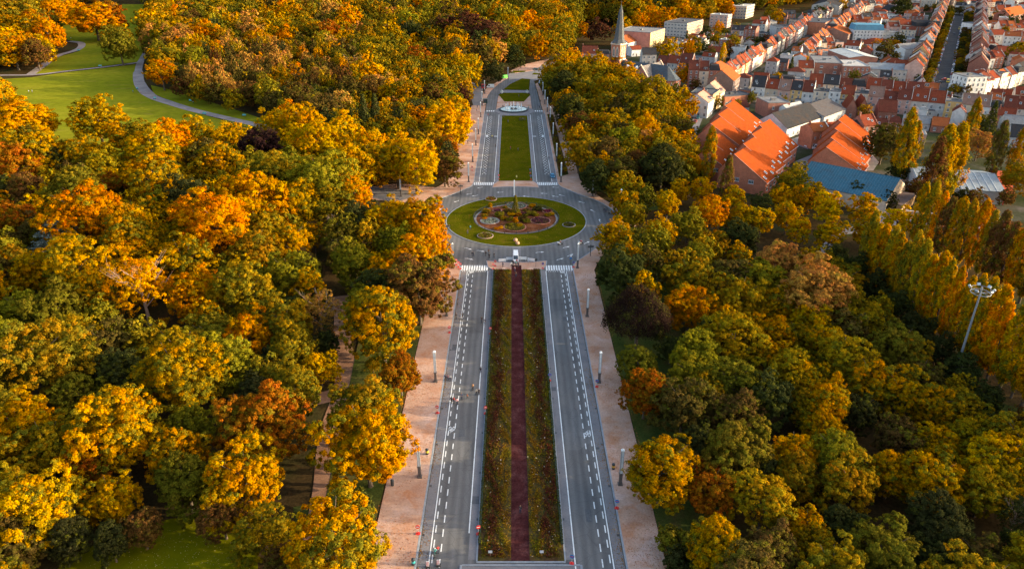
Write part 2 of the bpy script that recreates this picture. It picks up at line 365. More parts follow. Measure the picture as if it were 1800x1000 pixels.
# avenue strips beside the lanes (paved gutters)
b = MB()
for sx in (-1, 1):
    for y0, y1 in ((93.2, 216.5), (310, 446)):
        b.sheet(rect(sx * 16.55, y0, sx * 18.25, y1), ZR + 0.014); b.sheet(rect(sx * 7.95, y0 + 1, sx * 9.4, y1), ZR + 0.014)
    b.sheet(rect(sx * 16.55, 30, sx * 18.25, 93.1), ZR + 0.014)
b.sheet(rect(-10.4, 60, 10.4, 92.7), ZR + 0.016)
struct(b.build('gutter_paving', M['paving']))

# sandy walks on both sides (raised behind kerbs)
walk = MB(); kerb = MB()
def kerb_line(pts, w=0.35, closed=False):
    L_, R_ = ribbon(pts, w)
    for i in range(len(L_) - 1): kerb.slab([R_[i], R_[i + 1], L_[i + 1], L_[i]], -0.1, ZP + 0.012)
def corner(sx, sg): return smooth_line([(sx * 18.6, RC[1] + sg * 46.5), (sx * 19.6, RC[1] + sg * 41), (sx * 22.4, RC[1] + sg * 36.7), (sx * 27.2, RC[1] + sg * 29.7)], 5)
def ring_to(sx, sg, a_end):
    a0 = math.degrees(math.atan2(29.7, 27.2)); a = arc(0, 0, 40.3, a0, a_end, 12)
    return [(sx * p[0], RC[1] + sg * p[1]) for p in a]
for sx in (-1, 1):
    near = [(sx * 18.6, 30), (sx * 18.6, 120), (sx * 18.6, RC[1] - 46.5)] + corner(sx, -1)[1:] + ring_to(sx, -1, 2)[1:]
    far = [(sx * 18.6, 455), (sx * 18.6, 380)] + corner(sx, 1) + ring_to(sx, 1, 34 if sx < 0 else 2)[1:]
    kerb_line(near); kerb_line(far)
    w_in = [(sx * 18.8, 30), (sx * 18.8, RC[1] - 46.5)]
    wid = 27.0 if sx < 0 else 25.6
    walk.slab(near[:3] + [(sx * wid, RC[1] - 46.5), (sx * wid, 120), (sx * wid, 30)], -0.1, ZP)
    outer = [(sx * (wid + 21 * t ** 1.3), RC[1] - 46.5 + 42 * t) for t in (0.25, 0.5, 0.75, 1.0)]
    walk.slab(near[2:] + outer[::-1] + [(sx * wid, RC[1] - 46.5)], -0.1, ZP - 0.002)
    wf = 30.5 if sx < 0 else 29.0
    fo = [(sx * (wf + 20 * t ** 1.5), RC[1] + 50 - 50 * t * (0.62 if sx < 0 else 1)) for t in (0, 0.25, 0.5, 0.75, 1.0)]
    walk.slab(far[1:] + fo[::-1] + [(sx * wf, 380)], -0.1, ZP - 0.001)
    walk.slab([(sx * 18.6, 380), (sx * 18.6, 470), (sx * (27.5 if sx < 0 else 28), 470), (sx * wf, 380)], -0.1, ZP - 0.002)
b = gp((846, 186), (853.5, 184), (857, 169), (863, 160), (876, 148), (894, 137), (889, 136), (868, 148), (852, 158), (849, 166), (846, 176))
walk.slab(b, -0.1, ZP - 0.004)
walk.slab(gp((956, 200), (950, 180), (946.5, 166), (941, 148), (945, 146), (953, 162), (962, 178), (972, 200)), -0.1, ZP - 0.005)
walk.slab(gp((940, 124), (905, 129), (897, 125), (925, 113), (965, 104)), -0.1, ZP - 0.006)
walk.sheet(gp((640, 352), (705, 352), (738, 340), (790, 332), (700, 322), (640, 330)), ZR + 0.008)
struct(walk.build('sandy_walk', M['sand']))

# islands: planted median, grass circle, far lawns
isl = MB(); lawn = MB(); snd = MB()
def arc_cap(sg, r=40.6, hw=10.2):
    a = math.degrees(math.asin(hw / r)); return [(RC[0] + r * math.sin(R(t)), RC[1] + sg * r * math.cos(R(t))) for t in np.linspace(-a, a, 13)]
cap = arc_cap(-1); snd.slab([(-7.75, 216.8), (-9.6, 219.5)] + cap + [(9.6, 219.5), (7.75, 216.8)], -0.1, ZP)
kerb_line([(-7.75, 216.8), (-9.7, 219.4)] + cap + [(9.7, 219.4), (7.75, 216.8)], 0.3)
cap2 = arc_cap(1); snd.slab([(-7.75, 312), (-9.6, 308)] + cap2 + [(9.6, 308), (7.75, 312)], -0.1, ZP)
kerb_line([(-7.75, 312), (-9.7, 308)] + cap2 + [(9.7, 308), (7.75, 312)], 0.3)
snd.slab(gp((876, 169), (932, 169), (935, 193), (872, 193)), -0.1, ZP)
struct(snd.build('sandy_island', M['sand']))
soil = MB(); soil.slab(rect(-7.7, 93.8, -1.75, 217), -0.1, ZP + 0.06); soil.slab(rect(1.55, 93.8, 7.7, 217), -0.1, ZP + 0.06)
struct(soil.build('flower_bed_soil', M['soil']))
b = MB(); b.slab(rect(-1.75, 93.8, 1.55, 220.5), -0.1, ZP + 0.02); struct(b.build('mulch_path', M['mulch']))
b = MB(); b.slab(rect(-1.5, 220.6, 1.5, 237.2), -0.09, ZR + 0.02); struct(b.build('paved_crossing', M['paving']))
for x in (-7.85, 7.85): kerb_line([(x, 93.8), (x, 216.8)], 0.3); kerb_line([(x, 312), (x, 447)], 0.3)
kerb_line([(-7.9, 93.6), (7.9, 93.6)], 0.3); kerb_line([(-10.6, 60), (-10.6, 92.9)], 0.4); kerb_line([(10.6, 60), (10.6, 92.9)], 0.4); kerb_line([(-10.4, 92.9), (10.4, 92.9)], 0.3)
lawn.slab(arc(*RC, 26.9, 0, 360, 72)[:-1], -0.1, ZP + 0.02)
kerb_line(arc(*RC, 27.1, 0, 360, 72), 0.35)
lawn.slab(rect(-7.7, 312, 7.7, 447), -0.1, ZP)
lawn.slab(gp((876, 166.8), (888, 163.6), (924, 163.6), (932.5, 167), (921, 179), (886.5, 179)), -0.1, ZP + 0.04)
lawn.slab(gp((885, 157.6), (929.5, 158.4), (931.3, 139.5), (918, 138.6), (898, 147.8)), -0.1, ZP + 0.03)
lawn.slab(gp((935, 131.5), (948, 131.5), (950, 129.5), (938, 128.5)), -0.1, ZP)
lawn.slab(gp((898, 129), (922, 127), (926, 124.5), (902, 124.5)), -0.1, ZP)
struct(lawn.build('lawn', M['grass']))
struct(kerb.build('kerb', M['kerb']))
b = MB(); b.slab(arc(0, 454, 12.3, 0, 360, 48)[:-1], -0.1, ZP + 0.05); b.sheet(rect(-9.3, 441, 9.3, 448), ZP + 0.03)
struct(b.build('fountain_paving', M['paving']))
# verge with grass and shrubs between road and right-hand walk
b = MB(); b.slab([(20, 318), (24.5, 322), (23.5, 400), (22.5, 445), (20, 445)], -0.05, ZP + 0.03); b.slab([(-27.6, 60), (-27, 215), (-32, 232), (-40, 240), (-46, 200), (-34, 60)], -0.1, ZP - 0.01)
b.slab([(25.7, 60), (25.7, 215), (31, 236), (44, 256), (52, 250), (36, 60)], -0.1, ZP - 0.01)
b.slab([(29.3, 372), (29.6, 316), (40, 290), (48, 272), (58, 275), (40, 372)], -0.1, ZP - 0.012)
M['verge'] = mat_ground('verge_grass', [(0.3, (0.03, 0.05, 0.012)), (0.5, (0.06, 0.07, 0.016)), (0.7, (0.10, 0.07, 0.025))], 0.15, fine=2.0, fine_amt=0.4)
struct(b.build('verge', M['verge']))

# painted markings
pt = MB(); z = ZR + 0.02
def dash(x, y0, y1, w, step, ln):
    y = y0
    while y < y1: pt.sheet(rect(x - w / 2, y, x + w / 2, min(y + ln, y1)), z); y += step
for sx in (-1, 1):
    for y0, y1 in ((60 if sx > 0 else 94.5, 216), (311, 444)):
        pt.sheet(rect(sx * 9.46, y0 + (6 if y0 < 100 and sx < 0 else 0), sx * 9.68, y1), z)
        pt.sheet(rect(sx * 16.2, y0 if sx > 0 else max(y0 - 15, 60) if y0 < 200 else y0, sx * 16.42, y1), z)
    dash(sx * 14.4, 60, 217, 0.22, 3.6, 1.9); dash(sx * 15.8, 61, 217, 0.22, 3.6, 1.9)
    for yc in (218.6, 308.2):
        n = 11; 
        for i in range(n):
            x = sx * (9.9 + 0.83 * i); pt.sheet(rect(x - 0.27, yc - 2.0, x + 0.27, yc + 2.0), z)
    for i in range(12): x = sx * (9.7 + 0.75 * i); pt.sheet(rect(x - 0.2, 215.7, x + 0.2, 216.1), z)
    for i in range(7): x = sx * (9.0 + 1.35 * i); pt.sheet(rect(x - 0.4, 452.5, x + 0.4, 455.5), z)
    y = 322.0                                          # chevron pairs of the far cycle lane
    while y < 440:
        for x0 in (13.6, 15.1):
            dx = 0.55 if x0 < 14 else -0.55
            pt.add([(sx * x0, y, z), (sx * (x0 + 0.2), y, z), (sx * (x0 + 0.2), y + 1.4, z), (sx * x0, y + 1.4, z)], [(0, 1, 2, 3)])
            pt.add([(sx * (x0 + dx), y + 2.2, z), (sx * (x0 + dx + 0.2), y + 2.2, z), (sx * (x0 + dx + 0.2), y + 3.4, z), (sx * (x0 + dx), y + 3.4, z)], [(0, 1, 2, 3)])
        y += 4.4
    pt.sheet(rect(sx * 9.5, 391, sx * 11.6, 392), z); pt.sheet(rect(sx * 14.8, 390, sx * 15.8, 394.5), z)
def marking(cx, cy, ang, s=1.0, kind='arrow'):
    ca, sa = math.cos(ang), math.sin(ang)
    T = lambda pts: [(cx + s * (p[0] * ca - p[1] * sa), cy + s * (p[0] * sa + p[1] * ca)) for p in pts]
    if kind == 'arrow':
        pt.sheet(T([(-1.6, -0.12), (0.3, -0.12), (0.3, 0.12), (-1.6, 0.12)]), z + 0.004); pt.sheet(T([(0.3, -0.55), (1.6, 0), (0.3, 0.55)]), z + 0.004)
        pt.sheet(T([(-1.9, -0.5), (-1.2, -0.12), (-1.6, -0.12), (-2.2, -0.35)]), z + 0.006)
    else:                                              # bicycle sign
        for x in (-0.42, 0.42):
            o = [(x + 0.34 * math.cos(R(k * 30)), 0.8 * math.sin(R(k * 30)) - 0.3) for k in range(12)]; i_ = [(x + 0.22 * math.cos(R(k * 30)), 0.55 * math.sin(R(k * 30)) - 0.3) for k in range(12)]
            for k in range(12): k2 = (k + 1) % 12; pt.sheet(T([o[k], o[k2], i_[k2], i_[k]]), z + 0.004)
        for a, b2 in (((-0.42, -0.3), (-0.1, 0.9)), ((-0.1, 0.9), (0.42, -0.3)), ((-0.1, 0.9), (0.3, 1.0)), ((0, -0.3), (0.3, 1.0)), ((0.2, 1.3), (0.45, 1.3))):
            d = Vector((b2[0] - a[0], b2[1] - a[1])).normalized(); n = Vector((-d.y, d.x)) * 0.06
            pt.sheet(T([(a[0] + n.x, a[1] + n.y), (b2[0] + n.x, b2[1] + n.y), (b2[0] - n.x, b2[1] - n.y), (a[0] - n.x, a[1] - n.y)]), z + 0.007)
for sx in (-1, 1):
    for px, py in (((793, 754), (815, 478)) if sx < 0 else ((1030, 762), (1003, 478))):
        p = g(px, py); marking(sx * 15.1, p.y, 0 if sx > 0 else math.pi, 0.95, 'bike')
for px, py in ((824, 437), (846, 441), (826, 455), (950, 443), (985, 455), (1003, 448), (996, 434), (1032, 426), (1051, 404), (1054, 387), (1041, 370), (1021, 355), (975, 345), (986, 343), (955, 340), (924, 345), (878, 338), (834, 344), (824, 341), (802, 354), (775, 367), (843, 330), (975, 329)):
    p = g(px, py); a = math.atan2(p.y - RC[1], p.x); marking(p.x, p.y, a + math.pi / 2 + (0.15 if px % 2 else -0.1), 0.85)
struct(pt.build('road_markings', M['paint']))
b = MB()                                                # mended patches and drain grates
for px, py, w_, l_ in ((835, 878, 1.6, 2.2), (972, 683, 1.4, 1.6), (1050, 787, 0.9, 0.7), (800, 610, 1.5, 3.0), (995, 560, 2.0, 2.6), (1035, 905, 1.2, 3.4), (812, 760, 1.2, 2.6)): q = g(px, py); b.sheet(rect(q.x - w_ / 2, q.y - l_ / 2, q.x + w_ / 2, q.y + l_ / 2), ZR + 0.017)
M['patch'] = mat_ground('asphalt_patch', [(0.3, (0.085, 0.088, 0.095)), (0.6, (0.11, 0.112, 0.118))], 0.5, rough=0.8, fine=4.0); struct(b.build('road_patch', M['patch']))
b = MB()
for k in range(9):
    for sx in (-1, 1): y = 100 + k * 13.2; b.sheet(rect(sx * 18.0 - 0.22, y - 0.3, sx * 18.0 + 0.22, y + 0.3), ZR + 0.02); b.sheet(rect(sx * 8.15 - 0.2, y + 3.7, sx * 8.15 + 0.2, y + 4.3), ZR + 0.02)
struct(b.build('drain_grate', M['dark']))

# park meadows, paths, pond
b = MB(); b.sheet(gp((-60, 139), (0, 139.5), (55, 136), (120, 127), (242, 113), (250, 135), (262, 165), (300, 186), (395, 212), (470, 238), (470, 275), (-60, 300)), ZG + 0.03)
b.sheet(gp((58, 131.5), (80, 118), (100, 101), (140, 90), (148, 77), (118, 70), (96, 56), (96, 36), (140, 22), (200, 12), (262, 8), (282, 10), (276, 60), (262, 82), (250, 108)), ZG + 0.034)
b.sheet(gp((205, 30), (285, 22), (290, 8), (215, 8)), ZG + 0.038)
b.sheet(gp((265, 150), (300, 158), (420, 195), (480, 215), (470, 235), (330, 190), (270, 165)), ZG + 0.04)
b.sheet(gp((780, -6), (830, -6), (835, 2), (785, 3)), ZG + 0.03)
struct(b.build('meadow', M['meadow']))
b = MB(); zz = ZG + 0.08
for pts, w in (([(-40, 134.5), (0, 132.5), (60, 131.5), (120, 125), (200, 116), (248, 109.5)], [5, 5, 5, 4.6, 4.6, 4.6]),
               ([(52, 132), (72, 118), (100, 99), (132, 89), (143, 82), (141, 75.5), (122, 73)], 6.5),
               ([(262, 72), (258, 88), (247, 109), (243, 128), (246, 148), (264, 168), (298, 181), (345, 195), (400, 208), (462, 222), (520, 236)], [4, 4.5, 5.5, 7.5, 8, 7, 6.5, 6, 6, 6, 6])):
    ww = w
    P = [tuple(g(*p)[:2]) for p in smooth_line(pts, 6)]
    if isinstance(w, list): ww = [w[min(i // 6, len(w) - 1)] for i in range(len(P))]
    road_strip(b, P, ww, zz); zz += 0.008
M['parkpath'] = mat_ground('park_path', [(0.3, (0.20, 0.165, 0.155)), (0.6, (0.30, 0.25, 0.235))], 0.1, fine=1.5, fine_amt=0.15, b=0.1)
struct(b.build('park_path', M['parkpath']))
b = MB()
for pts in ([(598, 520), (603, 560), (601, 600), (608, 650), (600, 700), (585, 745), (577, 790), (573, 850), (563, 915), (545, 1010)], [(600, 690), (560, 700), (515, 706), (450, 700), (400, 705)]):
    road_strip(b, [tuple(g(*p)[:2]) for p in smooth_line(pts, 5)], 5.0, zz); zz += 0.01
struct(b.build('woodland_path', M['earth']))
b = MB(); b.sheet(gp((60, 1060), (110, 985), (150, 962), (200, 945), (250, 925), (300, 910), (380, 905), (430, 925), (452, 960), (455, 1060)), ZG + 0.02)
struct(b.build('pond', M['pond']))
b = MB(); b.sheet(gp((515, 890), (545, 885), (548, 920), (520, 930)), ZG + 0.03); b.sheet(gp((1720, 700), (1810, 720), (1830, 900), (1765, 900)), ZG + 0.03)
M['darklawn'] = mat_ground('dark_lawn', [(0.3, (0.03, 0.04, 0.012)), (0.6, (0.045, 0.055, 0.014))], 0.2, fine=2.0)  # dark green turf, deeper in tone than the other lawns
struct(b.build('dark_lawn', M['darklawn']))
# ================================================================ trees
rng = np.random.default_rng(11)
def unit(v): return v / np.maximum(np.linalg.norm(v, axis=-1, keepdims=True), 1e-9)
def leaf_mesh(name, C, Nn, S, tint, rnd, mat, asp=0.62):
    """N kite shaped leaf sprays at C facing Nn"""
    n = len(C); a = unit(rng.normal(size=(n, 3))); t = unit(np.cross(Nn, a)); b = np.cross(Nn, t)
    S = S[:, None]; bend = Nn * S * 0.18
    V = np.stack([C - t * S, C + b * S * asp + bend, C + t * S, C - b * S * asp + bend], 1).reshape(-1, 3)
    me = bpy.data.meshes.new(name)
    me.vertices.add(4 * n); me.vertices.foreach_set('co', V.astype(np.float32).ravel())
    me.loops.add(4 * n); me.loops.foreach_set('vertex_index', np.arange(4 * n, dtype=np.int32))
    me.polygons.add(n); me.polygons.foreach_set('loop_start', np.arange(0, 4 * n, 4, dtype=np.int32)); me.polygons.foreach_set('loop_total', np.full(n, 4, dtype=np.int32))
    for nm, arr in (('tint', tint), ('rnd', rnd)):
        at = me.attributes.new(nm, 'FLOAT', 'FACE'); at.data.foreach_set('value', arr.astype(np.float32))
    me.materials.append(mat); me.update(calc_edges=True); return me
def clusters_to_leaves(P, Nr, rad, tintc, per, size, flat=0.75, upb=0.35, jit=0.7):
    """leaf positions, normals, sizes around cluster points P with outward normal Nr"""
    k = len(P); idx = np.repeat(np.arange(k), per); n = len(idx)
    d = unit(rng.normal(size=(n, 3)) + Nr[idx] * 0.9)
    r = rad[idx][:, None] * rng.uniform(0.35, 1.05, (n, 1)); off = d * r; off[:, 2] *= flat
    C = P[idx] + off
    Nn = unit(d * 0.55 + Nr[idx] * 0.6 + np.array([0, 0, upb]) + rng.normal(size=(n, 3)) * jit * 0.55)
    return C, Nn, size * rng.uniform(0.65, 1.3, n), np.clip(tintc[idx] + rng.normal(0, 0.05, n), 0, 1), rng.uniform(0, 1, n)
def crown_broad(name, mat, W=16.0, Ht=20.0, nl=46, ncl=13, per=22, size=0.36, lobe=(1.7, 3.1), zc=0.51, zr=0.47, rag=0.12, low=-0.72, pw=2.0):
    """lumpy crown: lobes on an ellipsoid, leaf clusters on each lobe, leaf sprays round each cluster"""
    i = np.arange(nl) + 0.5; ph = np.arccos(1 - (1 - (low)) * i / nl * 1.0); th = np.pi * (1 + 5 ** 0.5) * i + rng.uniform(0, 6)
    d = np.stack([np.cos(th) * np.sin(ph), np.sin(th) * np.sin(ph), np.cos(ph)], 1); d = unit(d + rng.normal(0, 0.16, d.shape))
    asym = 1 + 0.19 * np.cos(np.arctan2(d[:, 1], d[:, 0]) * 2 + rng.uniform(0, 6)) + 0.14 * np.cos(np.arctan2(d[:, 1], d[:, 0]) * 3 + rng.uniform(0, 6))
    rr = rng.uniform(0.60, 0.86, nl) * asym
    rad = rng.uniform(*lobe, nl)
    A = np.array([W / 2, W / 2, Ht * zr])
    L = d * A * rr[:, None] + np.array([0, 0, Ht * zc])
    inner = rng.integers(0, nl, nl // 4)                       # a few lobes further in, so that gaps show foliage
    L = np.vstack([L, (L[inner] - [0, 0, Ht * zc]) * 0.5 + [0, 0, Ht * zc]]); d = np.vstack([d, d[inner]]); rad = np.append(rad, rad[inner])
    lt = rng.uniform(0, 1, len(L))
    idx = np.repeat(np.arange(len(L)), ncl); cd = unit(rng.normal(size=(len(idx), 3)) + d[idx] * 0.75 + np.array([0, 0, 0.25]))
    P = L[idx] + cd * rad[idx][:, None] * np.array([1, 1, 0.78]) * rng.uniform(0.75, 1.05 + rag, (len(idx), 1))
    tc = np.clip(lt[idx] * 0.5 + rng.uniform(0, 0.5, len(idx)), 0, 1)
    return leaf_mesh(name, *clusters_to_leaves(P, cd, rng.uniform(0.42, 0.85, len(idx)) * (W / 16) ** 0.3, tc, per, size), mat)
def crown_column(name, mat, W=5.0, Ht=22.0, n=300, per=40, size=0.21, z0=0.10):
    z = rng.uniform(0, 1, n) ** 0.85; th = rng.uniform(0, 2 * np.pi, n)
    prof = np.clip(np.minimum(z * 5, 1) * (1 - z ** 3.2) ** 0.75 * 1.05, 0.06, 1)
    lump = 1 + 0.22 * np.sin(th * 3 + z * 9) + 0.12 * np.sin(th * 5 - z * 17)
    r = W / 2 * prof * lump * rng.uniform(0.55, 1.0, n)
    P = np.stack([np.cos(th) * r, np.sin(th) * r, Ht * (z0 + (1 - z0) * z)], 1)
    Nr = unit(np.stack([np.cos(th), np.sin(th), np.full(n, 0.45)], 1))
    C, Nn, S, t, rd = clusters_to_leaves(P, Nr, rng.uniform(0.4, 0.75, n), np.clip(rng.uniform(0, 1, n), 0, 1), per, size, flat=1.9, upb=0.2)
    return leaf_mesh(name, C, Nn, S, t, rd, mat)
def crown_layers(name, mat, W=16.0, Ht=14.0, layers=7):
    """cedar: flat horizontal plates of fine needles"""
    Ps, Ns = [], []
    for l in range(layers):
        z = Ht * (0.35 + 0.62 * l / (layers - 1)); R_ = W / 2 * (1.0 - 0.75 * (l / (layers - 1)) ** 1.4)
        for k in range(9):
            th = 2 * np.pi * k / 9 + l * 0.7 + rng.uniform(-0.2, 0.2); ln = R_ * rng.uniform(0.8, 1.1); m = 26
            s = rng.uniform(0.1, 1, m); w = rng.normal(0, 0.16, m) * ln * (0.3 + s * 0.7)
            Ps.append(np.stack([np.cos(th) * ln * s - np.sin(th) * w, np.sin(th) * ln * s + np.cos(th) * w, z - 0.5 * s * s + rng.normal(0, 0.12, m)], 1))
            Ns.append(np.tile([0.25 * np.cos(th), 0.25 * np.sin(th), 1.0], (m, 1)))
    P, Nr = np.vstack(Ps), unit(np.vstack(Ns)); k = len(P)
    C, Nn, S, t, rd = clusters_to_leaves(P, Nr, np.full(k, 0.75), rng.uniform(0, 1, k), 9, 0.32, flat=0.25, upb=0.5)
    return leaf_mesh(name, C, Nn, S, t, rd, mat, 0.3)
def crown_cone(name, mat, W=8.0, Ht=18.0, n=420):
    z = rng.uniform(0, 1, n) ** 1.25; th = rng.uniform(0, 2 * np.pi, n); tier = 0.75 + 0.25 * np.abs(np.sin(z * 26))
    r = W / 2 * (1 - z) ** 0.85 * tier * rng.uniform(0.6, 1.0, n)
    P = np.stack([np.cos(th) * r, np.sin(th) * r, Ht * (0.06 + 0.94 * z)], 1)
    C, Nn, S, t, rd = clusters_to_leaves(P, unit(np.stack([np.cos(th), np.sin(th), np.full(n, 0.3)], 1)), rng.uniform(0.4, 0.7, n), rng.uniform(0, 1, n), 18, 0.30, flat=0.6)
    return leaf_mesh(name, C, Nn, S, t, rd, mat, 0.4)
def crown_weep(name, mat, W=16.0, Ht=16.0, n=620):
    """copper beech: drooping sprays hanging from arched boughs"""
    i = np.arange(n) + 0.5; ph = np.arccos(1 - 1.25 * i / n); th = np.pi * (1 + 5 ** 0.5) * i
    d = np.stack([np.cos(th) * np.sin(ph), np.sin(th) * np.sin(ph), np.cos(ph)], 1)
    wob = 1 + 0.12 * np.sin(th * 0 + d[:, 0] * 5 + 1) + 0.1 * np.sin(d[:, 1] * 7)
    P = d * np.array([W / 2, W / 2, Ht * 0.42]) * (wob * rng.uniform(0.78, 1.0, n))[:, None] + [0, 0, Ht * 0.55]
    Nr = unit(d * [1, 1, 0.6] + [0, 0, 0.1])
    C, Nn, S, t, rd = clusters_to_leaves(P, Nr, rng.uniform(0.7, 1.3, n), rng.uniform(0, 1, n), 44, 0.24, flat=1.5, upb=0.0)
    return leaf_mesh(name, C, Nn, S, t, rd, mat, 0.35)
def trunk_mesh(name, mat, Ht=20.0, W=16.0, r=0.42, limbs=7, fork=0.25, bare=0):
    b = MB(); random.seed(hash(name) % 1000 if False else len(name) * 7 + limbs)
    b.tube([(0, 0, -0.2), (0.05, 0.03, Ht * 0.2), (-0.1, 0.1, Ht * 0.45), (0.1, 0, Ht * 0.72)], [r * 1.25, r * 0.9, r * 0.6, r * 0.2], 9)
    for i in range(limbs):
        a = 2 * math.pi * i / limbs + random.uniform(-0.3, 0.3); z = Ht * (fork + 0.4 * i / limbs); e = W * random.uniform(0.26, 0.4)
        p = [(0, 0, z), (math.cos(a) * e * 0.45, math.sin(a) * e * 0.45, z + Ht * 0.13), (math.cos(a) * e, math.sin(a) * e, z + Ht * random.uniform(0.2, 0.3))]
        b.tube(p, [r * 0.45, r * 0.28, r * 0.08], 6)
        for j in range(bare):
            t = random.uniform(0.35, 1.0); q = Vector(p[1]).lerp(Vector(p[2]), t); a2 = a + random.uniform(-1.0, 1.0); l = W * random.uniform(0.14, 0.3)
            e2 = q + Vector((math.cos(a2) * l * 0.6, math.sin(a2) * l * 0.6, l * random.uniform(0.5, 1.0)))
            b.tube([q, q.lerp(e2, 0.5) + Vector((0, 0, 0.2)), e2], [r * 0.16, r * 0.1, r * 0.04], 4, cap=False)
            for k in range(3):
                q2 = q.lerp(e2, random.uniform(0.4, 0.95)); a3 = a2 + random.uniform(-1.2, 1.2); l2 = l * random.uniform(0.3, 0.55)
                b.tube([q2, q2 + Vector((math.cos(a3) * l2 * 0.6, math.sin(a3) * l2 * 0.6, l2 * 0.8))], [r * 0.07, r * 0.03], 3, cap=False)
    return b.mesh(name, mat)
LF = M['leaf']
SP = {  # species: (crown meshes, trunk meshes, base width, base height)
 'b': ([crown_broad('crown', LF, nl=46 + 5 * k, ncl=17, per=64, size=0.195, lobe=(1.2, 2.9), rag=0.25) for k in range(4)], [trunk_mesh('trunk', M['bark'])], 16, 20),
 'f': ([crown_broad('crown', LF, nl=95 + 8 * k, ncl=11, per=50, size=0.185, lobe=(1.0, 1.9), rag=0.35) for k in range(3)], [trunk_mesh('trunk', M['bark'], limbs=8)], 16, 20),
 'o': ([crown_broad('crown', LF, W=10, Ht=17, nl=40 + 3 * k, ncl=11, per=42, size=0.22, lobe=(1.1, 1.8), zc=0.54, zr=0.45, low=-0.75) for k in range(3)], [trunk_mesh('trunk', M['bark'], 17, 10, 0.3)], 10, 17),
 's': ([crown_broad('crown', LF, nl=28, ncl=14, per=30, size=0.19, lobe=(1.5, 2.8), rag=0.4) for k in range(2)], [trunk_mesh('trunk', M['bark_pale'], limbs=9, bare=5)], 16, 20),
 'p': ([crown_column('crown', LF) for k in range(4)], [trunk_mesh('trunk', M['bark'], 22, 5, 0.3, 4, 0.1)], 5, 22),
 'c': ([crown_layers('crown', LF)], [trunk_mesh('trunk', M['bark'], 14, 12, 0.4)], 16, 14),
 'k': ([crown_cone('crown', LF) for k in range(2)], [trunk_mesh('trunk', M['bark'], 18, 5, 0.28, 5)], 8, 18),
 'w': ([crown_weep('crown', LF) for k in range(2)], [trunk_mesh('trunk', M['bark'], 16, 14, 0.45)], 16, 16),
 'u': ([crown_broad('crown', LF, W=6, Ht=5, nl=26, ncl=9, per=18, size=0.22, lobe=(0.6, 1.1), zc=0.45, zr=0.5, low=-0.6) for k in range(2)], [trunk_mesh('trunk', M['bark'], 4, 4, 0.12, 5, 0.1)], 6, 5),
}
KIND = {'b': ('broadleaf_tree', 'broadleaf tree'), 'f': ('beech_tree', 'fine-leaved tree'), 'o': ('lime_tree', 'egg-shaped lime tree'), 's': ('half_bare_tree', 'half-bare tree'),
        'p': ('poplar_tree', 'columnar poplar'), 'c': ('cedar_tree', 'flat-layered cedar'), 'k': ('conifer_tree', 'conical conifer'), 'w': ('copper_beech', 'drooping beech'), 'u': ('shrub', 'rounded shrub')}
COLS = {  # colour, share of green lobes, words
 'Y': ((0.48, 0.265, 0.016), 0.2, 'bright yellow'), 'G': ((0.41, 0.224, 0.013), 0.33, 'golden'), 'O': ((0.45, 0.195, 0.012), 0.12, 'orange'), 'R': ((0.27, 0.10, 0.014), 0.18, 'rust-red'),
 'L': ((0.30, 0.19, 0.015), 0.38, 'olive-gold'), 'V': ((0.22, 0.19, 0.016), 0.38, 'yellow-green'), 'E': ((0.13, 0.11, 0.013), 0.3, 'green'), 'D': ((0.044, 0.048, 0.014), 0.1, 'dark green'),
 'B': ((0.115, 0.058, 0.017), 0.2, 'brown'), 'C': ((0.095, 0.036, 0.020), 0.06, 'copper-brown'), 'X': ((0.030, 0.016, 0.013), 0.0, 'dark purple'), 'P': ((0.38, 0.20, 0.045), 0.03, 'pale tan'), 'T': ((0.095, 0.066, 0.017), 0.2, 'dark olive-brown'), 'Z': ((0.16, 0.19, 0.16), 0.0, 'blue-grey')}
